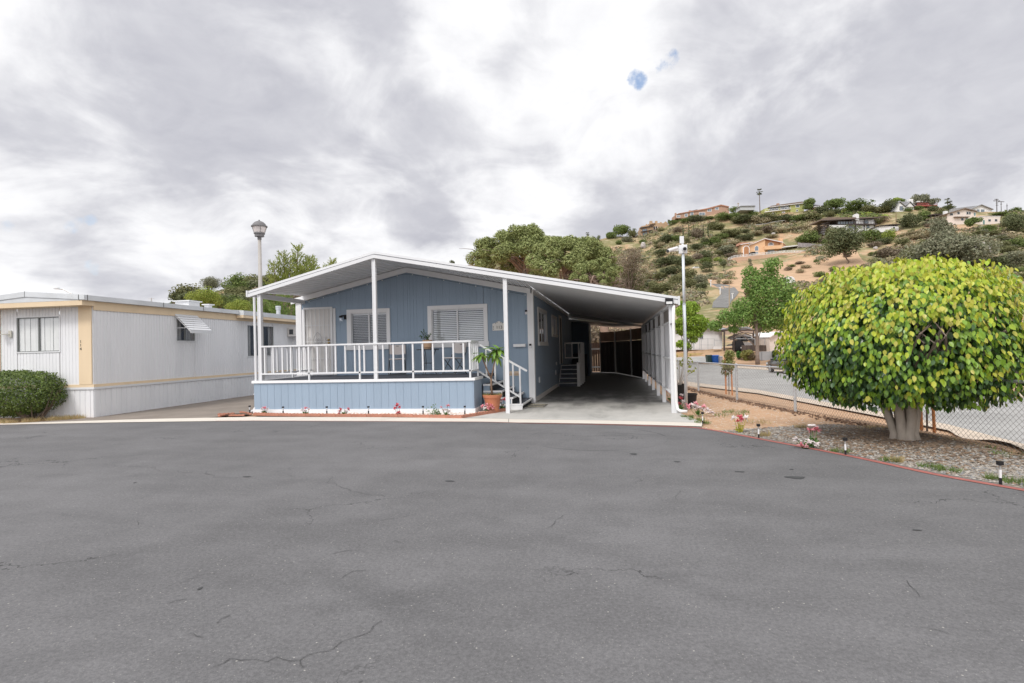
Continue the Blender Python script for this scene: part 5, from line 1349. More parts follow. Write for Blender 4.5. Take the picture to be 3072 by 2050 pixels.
# staked street saplings
def staked(label, x, y, crown_z, sd, wide=.10, cr=.55):
    z = T(x,y); t = thing('staked_sapling', label, 'tree', (x,y,z), 0, 'staked young street trees'); rr = random.Random(sd)
    for s in (-1,1):
        m = MB(); m.tube([(s*wide,0,-.05),(s*wide*.93,.02,1.28)], .026, 8); m.build('stake', STAKE, t, local=True)
    bl = blobset(rr, 9, cr*.55, cr*.5, cr, crown_z, .17, .2)
    m = MB(); m.tube([(0,.03,-.05),(.01,.02,.8),(.0,.0,crown_z+.3)], [.016,.013,.006], 7); m.tube([(-wide,0,.75),(0,.02,.76),(wide,0,.75)], .008, 5); m.build('trunk', BARK, t, local=True)
    m = MB(); crown(m, bl, 900, .055, rr); m.build('crown', leafm('sapling_crown', [(.20,.22,.07),(.28,.28,.10),(.13,.17,.05)]), t, local=True); return t
staked('thin staked sapling with two orange stakes behind the far fence bays', 3.76, 19.7, 1.15, 4, .10, .52)
staked('staked sapling mostly hidden behind the ficus, only orange stakes showing', 5.36, 10.85, 1.6, 6, .10, .4)
# ------------------------------------------------------------------ the street beyond the fence
def hxy(px, py): p = hit(px, py); return (p.x, p.y)
ne = [hxy(*q) for q in ((2030,1143),(2100,1152.5),(2277,1173),(2420,1200),(2600,1232),(2847,1280),(3072,1340),(3400,1430))]
fe = [hxy(*q) for q in ((2030,1088),(2120,1093),(2213,1106),(2300,1112),(2500,1135),(2750,1163),(2973,1189),(3350,1222))]
STREET = asphalt_mat('street_asphalt', .355, False)
sheet('street', ne, fe, STREET, .03, sub=8, rows=10)
SIDEW = pm('sidewalk_concrete', (.56,.47,.38), .9, .1, 2, grime=.2, gcol=(.45,.34,.25))
nw = [hxy(*q) for q in ((2030,1152),(2100,1162),(2277,1184),(2420,1212),(2600,1247),(2847,1298),(3072,1359),(3400,1452))]
sheet('near_kerb', nw, ne, SIDEW, .045, sub=8, rows=2)
fw_ = [hxy(*q) for q in ((2120,1089),(2213,1099),(2300,1105),(2500,1126),(2750,1152),(2973,1177),(3350,1208))]
sheet('far_kerb', fe[1:], fw_, SIDEW, .05, sub=8, rows=2)
c1_ = [hxy(*q) for q in ((2022,1094),(2060,1094),(2095,1092),(2112,1089))]; c2_ = [hxy(*q) for q in ((2022,1074),(2060,1072),(2100,1070),(2150,1072))]
sheet('side_street', c1_, c2_, STREET, .035, sub=6, rows=6)
sheet('verge', [hxy(*q) for q in ((2022,1071),(2060,1069),(2100,1066))], [hxy(*q) for q in ((2022,1061),(2060,1060),(2110,1060))], pm('dry_verge',(.36,.25,.11),.95,.25,2), .03, sub=6, rows=3)

class Site:
    def __init__(s, px, py, name, label, cat, group=None, zm=None, dz=0, dist=None):
        s.zm = zm or (0, 0, 1.0)
        if zm: px, py = zm[0]+px*zm[2], zm[1]+py*zm[2]
        p = hit(px, py) if dist is None else None
        if dist is not None:
            d = ray(px, py); p = O+d*(dist/math.hypot(d.x, d.y))
        s.px, s.py = px, py; s.dep = (p-O).dot(FW); s.k = s.dep/CF; s.loc = p
        s.t = thing(name, label, cat, p+Vector((0,0,dz)), YAW, group)
    def L(s, x, y, d=0.0):
        px, py = s.zm[0]+x*s.zm[2], s.zm[1]+y*s.zm[2]
        a, b = (px-s.px)*s.k, (s.py-py)*s.k
        return Vector((a*_c+b*_s, d, -a*_s+b*_c))
    def pr(s, mb, pts, d0, d1, m=0):
        P = [s.L(x, y, d0) for x, y in pts]; mb.prism(P, (0, d1-d0, 0), m)
    def rect(s, mb, x0, y0, x1, y1, d0, d1, m=0): s.pr(mb, [(x0,y1),(x1,y1),(x1,y0),(x0,y0)], d0, d1, m)
    def win(s, parent, x0, y0, x1, y1, d, fr, gl, bars=1, t=.10):
        m = MB(); a, b = s.L(x0,y1,d), s.L(x1,y0,d); q = t/s.k/s.zm[2]
        s.pr(m, [(x0-q,y1+q),(x1+q,y1+q),(x1+q,y0-q),(x0-q,y0-q)], d-.06, d-.005)
        w = m.build('window', fr, parent, local=True)
        m = MB(); n = bars+1; wd = (x1-x0)/n
        for i in range(n): s.pr(m, [(x0+wd*i+q*.3,y1),(x0+wd*(i+1)-q*.3,y1),(x0+wd*(i+1)-q*.3,y0),(x0+wd*i+q*.3,y0)], d-.075, d-.0605)
        m.build('pane', gl, w, local=True); return w
SKYGL = glass('sky_glass', (.16,.20,.24), .08, .9)
STUCCO = pm('peach_stucco', (.70,.45,.27), .9, .06, .5); STUCCO2 = pm('peach_wall', (.55,.37,.265), .9, .10, .3)
TILE = pm('terracotta_tile', (.42,.215,.145), .85, .2, 2.5); GREYROOF = pm('grey_shingle', (.30,.30,.31), .9, .12, 1.5)
HWHITE = pm('house_white', (.75,.74,.74), .8, .05, .8); HPINK = pm('cream_stucco', (.72,.63,.57), .9, .05, .6); BROWNR = pm('brown_roof', (.20,.15,.12), .9, .15, 1.2)
DKWOOD = pm('dark_timber', (.07,.055,.05), .85, .2, 2); TANST = pm('tan_stucco', (.45,.31,.20), .9, .12, .6); PINKB = pm('pink_brick', (.42,.27,.20), .9, .08, .5)
GREENH = pm('olive_green_siding', (.42,.43,.17), .8, .06, .6); SLATE = pm('slate_roof', (.13,.12,.13), .9, .12, 1); REDW = pm('red_deck', (.34,.09,.075), .7, .1, 2)

BARE = pm('bare_slope_earth', (.47,.315,.20), .95, .16, .25, grime=.35, gcol=(.36,.26,.15), gscale=.35)
sheet('bare_slope', [hxy(*q) for q in ((2120,835),(2200,803),(2300,792),(2380,782),(2470,766),(2560,740))], [hxy(*q) for q in ((2135,862),(2215,875),(2300,890),(2400,900),(2480,870),(2600,800))], BARE, .10, sub=6, rows=10)
sheet('bare_field', [hxy(*q) for q in ((2700,712),(2760,688),(2830,672),(2920,680))], [hxy(*q) for q in ((2700,745),(2770,735),(2850,712),(2940,700))], BARE, .10, sub=5, rows=6)
# ---- white house across the street
zA = (2040, 920, .1148)
st = Site(880,1100,'white_house','white single storey house with grey shingle roof across the street','house',zm=zA)
m = MB(); st.rect(m, -260,610,1110,1130,0,7); st.t and m.build('wall', HWHITE, st.t, local=True)
m = MB(); st.pr(m, [(-300,612),(1150,600),(1150,580),(-300,592)], -.5, .0)
a, b, c_, d_ = st.L(-300,592,-.5), st.L(1150,580,-.5), st.L(930,300,4.0), st.L(-300,330,4.0)
m.face([a,b,c_,d_]); e_, f_ = st.L(1150,580,8), st.L(-300,592,8); m.face([b,e_,c_]); m.face([d_,c_,e_,f_]); m.face([a,d_,f_])
m.build('roof', GREYROOF, st.t, local=True)
for q in ((175,680,240,860),(500,720,600,840)): st.win(st.t, *q, 0, HWHITE, DGLASS, 1, .06)
m = MB()
for k in range(14): st.rect(m, -250+k*97,625,-247+k*97,1120,-.02,-.002)
m.build('batten', HWHITE, st.t, local=True)
gs = Site(880,1118,'wire_gate_fence','thin grey wire fence with gates in front of the white house','fence',zm=zA)
m = MB()
for x in (320,480,520,690,855,1130): st2 = gs.pr(m, [(x-6,1120),(x+6,1120),(x+6,835),(x-6,835)], -.6, -.54)
for (xa, xb, y) in ((320,855,842),(480,855,1000),(855,1400,878)): gs.rect(m, xa,y,xb,y+9,-.6,-.55)
m.build('frame', GALV, gs.t, local=True)
m = MB(); gs.pr(m, [(320,1120),(335,1120),(325,760)], -.7,-.65); gs.pr(m, [(270,1100),(282,1100),(330,830),(320,830)], -.7,-.65); m.build('prop', GALV, gs.t, local=True)
wb = Site(890,1118,'white_box','white slab leaning on the wire fence before the white house','panel',zm=zA)
m = MB(); wb.rect(m, 800,1040,995,1115,-1.2,-.9); m.build('slab', HWHITE, wb.t, local=True)
# ---- carport, boat and van left of the street tree
zB = (2200, 960, .10843)
cpn = Site(300,860,'shade_carport','brown framed carport roof with tan arched valance over boat and van','carport',zm=zB)
m = MB(); cpn.rect(m,-260,265,575,300,0,5.5); cpn.rect(m,-255,300,-225,860,0,.25); cpn.rect(m,555,300,590,860,0,.25); cpn.rect(m,15,300,45,860,0,.25); cpn.pr(m, [(30,425),(200,385),(400,370),(585,400),(585,380),(400,350),(200,362),(30,400)], 0, .1); m.build('frame', DKWOOD, cpn.t, local=True)
m = MB(); cpn.pr(m, [(-225,300),(555,300),(555,375),(400,352),(200,364),(30,402),(-225,410)], .05, .08); m.build('valance', pm('tan_cloth',(.45,.34,.27),.9,.05), cpn.t, local=True)
m = MB(); cpn.pr(m, [(-260,262),(575,262),(440,180),(330,190),(-100,215)], .3, 5); m.build('roof', GREYROOF, cpn.t, local=True)
bt = Site(300,790,'motor_boat','white motorboat with dark windscreen parked under the tan carport','boat',zm=zB,dz=0)
m = MB(); bt.pr(m, [(60,690),(250,640),(480,610),(600,640),(840,650),(840,720),(60,720)], .8, 3.0); m.build('hull', HWHITE, bt.t, local=True)
m = MB(); bt.pr(m, [(50,520),(110,450),(260,400),(430,385),(600,400),(600,470),(430,450),(280,455),(150,490),(110,520)], .9, 2.8); m.build('hardtop', HWHITE, bt.t, local=True)
m = MB(); bt.pr(m, [(130,515),(280,462),(430,455),(600,475),(600,560),(480,600),(130,540)], 1.0, 2.7); m.build('windscreen', DGLASS, bt.t, local=True)
vn = Site(200,850,'covered_trailer','black covered trailer in front of the white boat','trailer',zm=zB)
m = MB(); vn.pr(m, [(20,840),(20,600),(90,560),(200,580),(260,700),(260,840)], -.6, .6); m.build('cover', BLACK, vn.t, local=True)
m = MB(); vn.rect(m,150,755,205,790,-.63,-.605); m.build('plate', HWHITE, vn.t, local=True)
bf = Site(560,860,'brown_board_fence','low brown board fence behind the rounded street hedge','fence',zm=zB)
m = MB()
for k in range(26): bf.rect(m, 150+k*31,700+rnd.randint(0,8),178+k*31,865,-.9,-.86)
for k in range(4): bf.rect(m, 838+k*32,490,868+k*32,865,-.9,-.86)
m.build('boards', pm('brown_fence',(.10,.075,.065),.9,.2,3,rpi=.2), bf.t, local=True)
m = MB()
for x in (515,785): bf.rect(m, x,530,x+12,700,-.85,-.8)
bf.rect(m, 0,520,830,534,-.85,-.8); m.build('rail', GALV, bf.t, local=True)
ps = Site(1150,880,'cream_outbuilding','cream stuccoed outbuilding partly hidden by the left side of the ficus','shed',zm=zB)
m = MB(); ps.pr(m, [(965,890),(1700,890),(1700,330),(1150,345),(940,490)], -.5, 5); m.build('wall', HPINK, ps.t, local=True)
m = MB(); ps.pr(m, [(925,500),(1150,350),(1700,330),(1700,305),(1140,325),(920,475)], -.9, 5.2); m.build('roof', HWHITE, ps.t, local=True)
gg = Site(880,1130,'grey_gate','plain grey sheet metal gate beside the street tree trunk','gate',zm=zB)
m = MB(); gg.rect(m,690,885,765,1110,0,.06); gg.rect(m,800,875,1110,1120,0,.06); m.build('panel', pm('grey_sheet',(.42,.43,.45),.5,.05), gg.t, local=True)
m = MB(); gg.rect(m,766,870,796,1130,-.05,.1); m.build('post', pm('grey_post',(.30,.31,.33),.5), gg.t, local=True)
# ---- bins
zC = (2040, 920, .1148)
for (x0, x1, y0, colr, lab) in ((715,850,1262,(.035,.075,.065),'dark green wheeled bin standing left of the blue bin'),(862,1030,1270,(.015,.10,.42),'bright blue wheeled bin between the green and grey bins'),(1030,1120,1300,(.33,.33,.35),'grey wheeled bin right of the blue bin')):
    cx = (x0+x1)/2; s_ = Site(cx,1484,'wheeled_bin',lab,'bin','wheeled bins at the street corner',zm=zC)
    w = (x1-x0)*zC[2]*s_.k; hgt = (1484-y0)*zC[2]*s_.k; bm_ = pm('bin_'+lab.split()[0], colr, .45, .06)
    m = MB(); q = [(-w*.40,0),(w*.40,0),(w*.48,hgt*.88),(-w*.48,hgt*.88)]
    vs = [(-w*.38,.0,.05),(w*.38,.0,.05),(w*.38,.6,.05),(-w*.38,.6,.05),(-w*.48,-.05,hgt*.9),(w*.48,-.05,hgt*.9),(w*.48,.72,hgt*.9),(-w*.48,.72,hgt*.9)]
    m.raw(vs, [(3,2,1,0),(4,5,6,7),(0,1,5,4),(1,2,6,5),(2,3,7,6),(3,0,4,7)]); m.build('body', bm_, s_.t, local=True)
    m = MB(); m.prism([(-w*.52,-.08,hgt*.905),(w*.52,-.08,hgt*.905),(w*.52,.3,hgt),(w*.52,.74,hgt*.95),(-w*.52,.74,hgt*.95),(-w*.52,.3,hgt)], (0,0,.012)); m.box(-w*.4,w*.4,.74,.80,hgt*.9,hgt*.94); m.build('lid', bm_, s_.t, local=True)
    for sx in (-1,1):
        m = MB(); m.tube([(sx*w*.36,.55,.12),(sx*w*.44,.55,.12)], .12, 12); m.build('wheel', BLACK, s_.t, local=True)
# ---- parked car, nose showing left of the ficus
a = hit(2311,1119); b = hit(2470,1135); dv = Vector((b.x-a.x, b.y-a.y, 0)).normalized(); ca = math.atan2(dv.y, dv.x)
car = thing('parked_car', 'black hatchback parked at the far kerb, only its nose showing beside the ficus', 'car', (a.x, a.y, a.z+.03), ca)
CARP = pm('black_car_paint', (.025,.03,.034), .25, .03, spec=.6, coat=.8)
ft = .90
prof = [(-.75,.42),(-.80,.62),(-.66,.80),(.15,.98),(.95,1.42),(1.9,1.50),(2.75,1.40),(3.25,1.02),(3.3,.5),(3.2,.28),(2.95,.28),(2.9,.5),(2.6,.66),(2.3,.5),(2.25,.28),(.36,.26),(.32,.45),(0,.64),(-.32,.45),(-.36,.26),(-.7,.30)]
m = MB(); lo = [(x,0.0,z) for x, z in prof]
def inset(z): return .0 if z < .95 else .22*(z-.95)/.5
vs = [(x,inset(z),z) for x, z in prof]+[(x,1.74-inset(z),z) for x, z in prof]; n = len(prof)
fs = [tuple(range(n-1,-1,-1)), tuple(range(n,2*n))]+[(i,(i+1)%n,(i+1)%n+n,i+n) for i in range(n)]
m.raw(vs, fs); m.build('body', CARP, car, local=True, bevel=.03)
m = MB(); m.face([(.30,.0,.99),(1.0,.1,1.36),(1.75,.12,1.44),(1.8,.0,1.0)]); m.face([(1.9,.0,1.0),(1.85,.12,1.44),(2.6,.10,1.36),(2.9,.0,1.02)])
m.v = [(x,y-.012,z) for x, y, z in m.v]; m.build('side_window', DGLASS, car, local=True)
m = MB(); m.face([(.20,.12,1.02),(.20,1.62,1.02),(.92,1.50,1.42),(.92,.24,1.42)]); m.v = [(x-.02,y,z+.015) for x, y, z in m.v]; m.build('windscreen', DGLASS, car, local=True)
for x in (0, 2.6):
    for y in (-.02, 1.56):
        m = MB(); m.tube([(x,y,.32),(x,y+.2,.32)], .32, 20); w = m.build('wheel', BLACK, car, local=True)
        m = MB()
        for k in range(10):
            t = k*PI/5; m.beam((x+.05*math.cos(t),y-.012,.32+.05*math.sin(t)),(x+.22*math.cos(t),y-.012,.32+.22*math.sin(t)),.05,.03,up=(0,1,0))
        m.tube([(x,y-.02,.32),(x,y-.005,.32)], .06, 12)
        n_ = 22
        for k in range(n_):
            t, t2 = 2*PI*k/n_, 2*PI*(k+1)/n_; m.face([(x+.20*math.cos(t),y-.01,.32+.20*math.sin(t)),(x+.245*math.cos(t),y-.01,.32+.245*math.sin(t)),(x+.245*math.cos(t2),y-.01,.32+.245*math.sin(t2)),(x+.20*math.cos(t2),y-.01,.32+.20*math.sin(t2))])
        m.build('rim', pm('alloy_%d' % int(x*10+y*3+1),(.55,.55,.57),.3,.03,metal=.6), w, local=True)
m = MB(); m.box(-.74,-.45,-.006,.10,.62,.76); m.build('headlight', pm('headlamp',(.55,.60,.62),.15), car, local=True)
m = MB(); m.box(.42,.55,-.16,-.02,.98,1.10); m.build('mirror', CARP, car, local=True, bevel=.02)
# ---- brick wall and lattice fence at the far right
zD = (2560, 1050, .287)
bw = Site(1650,330,'low_brick_wall','low pink brick wall at the right edge beyond the street','wall',zm=zD)
m = MB(); 
for row in range(4):
    for k in range(22):
        x0 = 1380+k*48+(24 if row % 2 else 0); y1 = 330-row*20; bw.rect(m, x0,y1-18.5,x0+46,y1,rnd.uniform(0,.04),.4)
m.build('bricks', pm('pink_brick_block',(.42,.24,.20),.9,.15,4,rpi=.2), bw.t, local=True)
lf = Site(1650,248,'lattice_fence','dark wooden lattice fence on top of the pink brick wall','fence',zm=zD,dist=(bw.loc.xy.length+.5))
m = MB()
for k in range(30):
    x0 = 1380+k*40; lf.pr(m, [(x0,250),(x0+14,250),(x0+154,40),(x0+140,40)], 0, .04); lf.pr(m, [(x0+140,250),(x0+154,250),(x0+14,40),(x0,40)], .05, .09)
lf.rect(m, 1380,30,2700,48,-.05,.12); lf.rect(m,1380,235,2700,252,-.05,.12); m.build('lattice', DKWOOD, lf.t, local=True)
# prickly pear
pc = Site(3040,1120,'prickly_pear','tall pale green prickly pear cactus behind the ficus at the right edge','cactus',dist=bw.loc.xy.length+2.5)
m = MB(); rr = random.Random(31)
def pad(px, py, w, h, d, tilt):
    c = pc.L(px, py, d); k = pc.k; n = 12; pts = []
    for i in range(n):
        t = 2*PI*i/n; x, z = w*k*.5*math.sin(t)*(1-.12*math.cos(t)), h*k*.5*math.cos(t); pts.append((c.x+x*math.cos(tilt)+z*math.sin(tilt), c.y-.03, c.z-x*math.sin(tilt)+z*math.cos(tilt)))
    m.prism(pts, (0,.07,0))
for (x, y, w, h, t) in ((3014,822,14,24,.05),(3008,842,16,22,-.3),(3022,850,20,26,.2),(3065,838,20,22,.5),(3066,872,24,34,.1),(3072,910,26,34,-.1),(3050,890,22,30,-.3),(3040,925,24,34,.2),(3080,950,28,36,.1),(3030,965,24,34,-.2),(3060,980,28,40,.1),(3044,1020,28,40,0),(3075,1020,28,40,.1),(3060,1060,30,44,0),(3040,1095,30,44,0),(3095,870,22,30,.4),(3100,920,24,32,-.2)): pad(x, y, w*1.15, h*1.15, rr.uniform(-.3,.3), t)
m.build('pads', pm('cactus_pad',(.27,.38,.20),.6,.12,6), pc.t, local=True)

# ------------------------------------------------------------------ hillside road
zE = (2100, 760, .1913)
le = [(165,487),(255,530),(325,590),(335,640),(270,705),(205,770),(190,860)]; re_ = [(300,486),(430,500),(545,540),(610,620),(560,690),(490,760),(440,860)]
lp_ = [hxy(zE[0]+x*zE[2], zE[1]+y*zE[2]) for x, y in le]; rp_ = [hxy(zE[0]+x*zE[2], zE[1]+y*zE[2]) for x, y in re_]
sheet('hillside_road', lp_, rp_, asphalt_mat('hill_asphalt', .19, False), .12, sub=6, rows=6)
for (x, y, h_, lab) in ((168,520,85,'white marker post at the upper left bend of the hillside road'),(315,640,90,'white marker post on the inner bend of the hillside road'),(508,715,75,'white marker post low on the hillside road right side')):
    s_ = Site(x,y,'marker_post',lab,'post','white posts along the hillside road',zm=zE); m = MB(); s_.rect(m, x-5,y-h_,x+5,y+5,-.15,.15); m.build('post', HWHITE, s_.t, local=True)
    m = MB(); s_.rect(m, x-12,y-h_-14,x+12,y-h_,-.25,.25); m.build('cap', HWHITE, s_.t, local=True)
def upole(x, y, top, label, arms=(), zm=None, w=5, wood=DKWOOD, group='utility poles'):
    s_ = Site(x,y,'utility_pole',label,'pole',group,zm=zm); m = MB(); m.tube([s_.L(x,y+8,0), s_.L(x,top,0)], [w*.5*s_.k*s_.zm[2]*1.2, w*.4*s_.k*s_.zm[2]], 7); m.build('pole', wood, s_.t, local=True)
    for (ya, xa, xb, t) in arms:
        m = MB(); s_.rect(m, xa,ya,xb,ya+t,-.15,.15); m.build('crossarm', wood, s_.t, local=True)
    return s_
zF = (2772, 560, .12766)
TANP = pm('tan_pole',(.36,.28,.20),.8,.1)
upole(460,830,425,'pale timber pole standing before the hillside road', [(425,385,500,8)], zE, 14, TANP)
upole(1712,580,255,'tallest of three dark poles on the right skyline, two crossarms', [(297,1635,1785,12),(262,1665,1750,10),(350,1690,1740,8),(400,1690,1745,8)], zF, 16)
upole(1815,600,345,'middle dark pole on the right skyline with one wide arm', [(352,1745,1885,10),(410,1795,1835,7)], zF, 13)
upole(1952,625,400,'bare thin pole rightmost on the skyline', [(450,1935,1970,7)], zF, 12)
upole(2055,620,318,'pale pole standing right of the long brick house on the ridge', [(330,2035,2075,8)], (1900,560,.1532), 14, TANP)
upole(870,300,140,'dark pole poking above trees left of the grey gabled house', [(140,845,915,8)], (2480,560,.12766), 14)
upole(1632,900,625,'brown timber post beside the small white annex', [], (2480,560,.12766), 16, pm('brown_post',(.25,.15,.10),.8))

# ------------------------------------------------------------------ houses on the hill
zG = (2180, 660, .13617)
v = Site(840,772,'peach_villa','large peach stucco villa with terracotta roofs and arched porch on the hillside','house',zm=zG)
m = MB(); v.pr(m, [(470,800),(470,578),(833,420),(848,428),(848,800)], 0, 9); m.build('wall', STUCCO, v.t, local=True)
m = MB(); v.pr(m, [(848,800),(848,432),(1225,490),(1225,800)], 1.6, 9); m.build('wall', STUCCO, v.t, local=True)
m = MB(); v.pr(m, [(320,860),(320,545),(470,520),(470,860)], -.6, 4); tw = m.build('entry_tower', STUCCO, v.t, local=True)
arc = lambda cx, y0, hw, yt, n=10: [(cx-hw,y0)]+[(cx-hw*math.cos(PI*i/n), yt-hw*.95*math.sin(PI*i/n)) for i in range(n+1)]+[(cx+hw,y0)]
m = MB(); v.pr(m, arc(418,830,72,640), -.72, -.62); m.build('arch_trim', HWHITE, tw, local=True)
m = MB(); v.pr(m, arc(420,800,54,640), -.78, -.73); m.build('arch_recess', pm('arch_shade',(.40,.20,.10),.9), tw, local=True)
m = MB(); v.pr(m, [(285,556),(470,528),(548,514),(548,500),(300,520)], -1.2, 4.5); v.pr(m, [(300,520),(548,500),(540,488),(310,494)], .5, 4.5); m.build('tower_roof', TILE, v.t, local=True)
m = MB(); v.pr(m, [(280,560),(548,518),(548,506),(280,546)], -1.3, -1.21); m.build('fascia', HWHITE, v.t, local=True)
m = MB(); v.pr(m, [(452,585),(833,420),(833,404),(452,568)], -.5, 9.2); v.pr(m, [(833,420),(1235,505),(1235,488),(833,404)], -.5, 9.2); m.build('roof', TILE, v.t, local=True)
m = MB(); v.pr(m, [(452,587),(833,422),(833,408),(452,573)], -.6, -.51); v.pr(m, [(833.5,422),(1235,507),(1235,493),(833.5,408)], -.6, -.51); m.build('gable_fascia', HWHITE, v.t, local=True)
m = MB(); v.pr(m, [(1205,610),(1268,610),(1262,385),(1208,385)], 1.0, 3); m.build('chimney', STUCCO, v.t, local=True)
m = MB(); v.pr(m, [(1268,600),(1268,540),(1310,500),(1360,545),(1360,600)], 3, 8); m.build('side_wing', STUCCO, v.t, local=True)
m = MB(); v.pr(m, [(1255,545),(1310,498),(1375,552),(1375,538),(1310,484),(1255,530)], 2.6, 8); m.build('wing_roof', TILE, v.t, local=True)
m = MB(); v.pr(m, [(820,660),(1205,635),(1205,560),(820,585)], -.4, 1.8); m.build('balcony', STUCCO, v.t, local=True)
m = MB(); v.pr(m, arc(660,682,42,610,8), -.06, -.005); w_ = m.build('window', HWHITE, v.t, local=True); m = MB(); v.pr(m, arc(660,676,36,612,8), -.09, -.061); m.build('pane', SKYGL, w_, local=True)
v.win(v.t, 630,705,690,755, 0, HWHITE, SKYGL, 1, .12)
m = MB(); v.pr(m, arc(1012,580,72,545,8), 1.5, 1.59); w_ = m.build('window', HWHITE, v.t, local=True); m = MB(); v.pr(m, arc(1012,535,40,528,8), 1.45, 1.495); m.build('pane', SKYGL, w_, local=True)
v.win(v.t, 940,655,1090,745, 1.6, HWHITE, SKYGL, 1, .12)
m = MB(); v.pr(m, [(1205,628),(1550,592),(1612,640),(1612,620),(1552,572),(1205,606)], -2.5, 1.5); v.pr(m, [(1515,725),(1590,725),(1590,606),(1515,596)], -1.8, -1.2); m.build('patio_roof', HWHITE, v.t, local=True)
m = MB(); v.rect(m, 1210,640,1514,745,1.2,1.6); m.build('patio_wall', pm('patio_shade',(.40,.33,.29),.9), v.t, local=True)
rw = Site(840,830,'retaining_wall','long peach retaining wall below the peach villa','wall',zm=zG)
m = MB(); rw.pr(m, [(-60,1010),(20,900),(130,845),(850,775),(1240,738),(2060,730),(2060,775),(1700,830),(1100,890),(500,950),(200,985)], -1.5, 3.5); m.build('wall', STUCCO2, rw.t, local=True)
wf_ = Site(1240,736,'white_railing_fence','white railing fence along the terrace edge of the peach villa','fence',zm=zG,dist=rw.loc.xy.length)
m = MB()
def rail_poly(pts, hgt, step):
    for i in range(len(pts)-1):
        (xa, ya), (xb, yb) = pts[i], pts[i+1]
        wf_.pr(m, [(xa,ya-hgt+6),(xb,yb-hgt+6),(xb,yb-hgt),(xa,ya-hgt)], -1.4, -1.3); wf_.pr(m, [(xa,ya-4),(xb,yb-4),(xb,yb-9),(xa,ya-9)], -1.4, -1.3)
        n = max(1, int((xb-xa)/step))
        for k in range(n): x = xa+(xb-xa)*k/n; y = ya+(yb-ya)*k/n; big = k % 5 == 0; wf_.rect(m, x,y-hgt-(4 if big else 0),x+(7 if big else 2.5),y,-1.4,-1.3)
rail_poly([(0,905),(130,845),(850,775),(1240,738),(2060,730)], 50, 14); m.build('railing', HWHITE, wf_.t, local=True)
gf = Site(1850,600,'grey_board_fence','weathered grey board fence right of the peach villa','fence',zm=zG)
m = MB()
for k in range(24): x = 1570+k*24; y = 590+k*2.2; gf.rect(m, x,y-92+6*math.sin(k*.5),x+22,y,0,.1)
m.build('boards', pm('grey_boards',(.30,.27,.27),.9,.15,2,rpi=.15), gf.t, local=True)
bw2 = Site(490,770,'black_tarp','black tarpaulin heap on the villa terrace beside the arch','cover',zm=zG,dist=v.loc.xy.length-3)
m = MB(); bw2.pr(m, [(475,775),(475,740),(520,722),(590,712),(610,750),(600,765)], -1.5, .2); m.build('tarp', BLACK, bw2.t, local=True)
# green house on the ridge
zH = (2240, 540, .11915)
g = Site(950,830,'green_house','olive green two storey house with white windows and long balcony on the ridge','house',zm=zH)
m = MB(); g.pr(m, [(460,900),(460,700),(560,672),(1100,610),(1100,900)], .8, 8); g.pr(m, [(1100,900),(1100,612),(1440,570),(1440,900)], 0, 8); m.build('wall', GREENH, g.t, local=True)
m = MB(); g.pr(m, [(545,680),(1460,572),(1455,545),(1390,530),(600,640)], -.6, 5); m.build('roof', BROWNR, g.t, local=True)
m = MB(); g.pr(m, [(560,682),(1460,574),(1460,562),(560,670)], -.8, -.61); m.build('fascia', HWHITE, g.t, local=True)
m = MB(); g.pr(m, [(460,800),(1100,722),(1100,708),(460,785)], -.6, .8); g.pr(m, [(462,745),(1100,680),(1100,674),(462,738)], -.6, -.5)
for k in range(9): x = 462+k*79; y = 790-k*9.4; g.rect(m, x,y-48,x+4,y,-.6,-.5)
m.build('balcony', HWHITE, g.t, local=True)
for q in ((600,680,705,740),(710,668,755,735),(760,660,815,728),(870,650,915,715),(920,642,960,712),(965,640,1015,705),(1020,632,1080,700)): g.win(g.t, *q, .8, HWHITE, SKYGL, 0, .1)
g.win(g.t, 1240,612,1322,668, 0, HWHITE, SKYGL, 0, .22); g.win(g.t, 1250,738,1285,775, 0, HWHITE, DGLASS, 0, .2)
for q in ((655,795,720,830),(905,775,985,810)): g.win(g.t, *q, .8, HWHITE, HWHITE, 0, .1)
m = MB(); g.rect(m, 815,545,872,615,2,3.2); m.build('chimney', PINKB, g.t, local=True)
# dark pavilion house
d2 = Site(1830,640,'dark_roof_house','dark roofed hilltop house with two hipped roofs behind the ridge trees','house',zm=zH)
m = MB(); d2.rect(m, 1690,530,2060,650,0,7); m.build('wall', TANST, d2.t, local=True)
m = MB()
for (xa, xp, xb, yt, ye) in ((1650,1810,1940,412,500),(1915,2030,2120,430,500)):
    A, B_, C_, D_, P_ = d2.L(xa,ye,-1), d2.L(xb,ye,-1), d2.L(xb,ye-25,8), d2.L(xa,ye-25,8), d2.L(xp,yt,3.5)
    m.face([A,B_,P_]); m.face([B_,C_,P_]); m.face([C_,D_,P_]); m.face([D_,A,P_]); m.face([A,D_,C_,B_])
m.build('roof', SLATE, d2.t, local=True)
m = MB(); d2.pr(m, [(1660,535),(1835,515),(1835,495),(1660,520)], -1.2, -.6); d2.rect(m, 1740,548,1890,566,-1.4,0); m.build('fascia', HWHITE, d2.t, local=True)
d2.win(d2.t, 1760,575,1850,640, 0, DKWOOD, DGLASS, 1, .15)
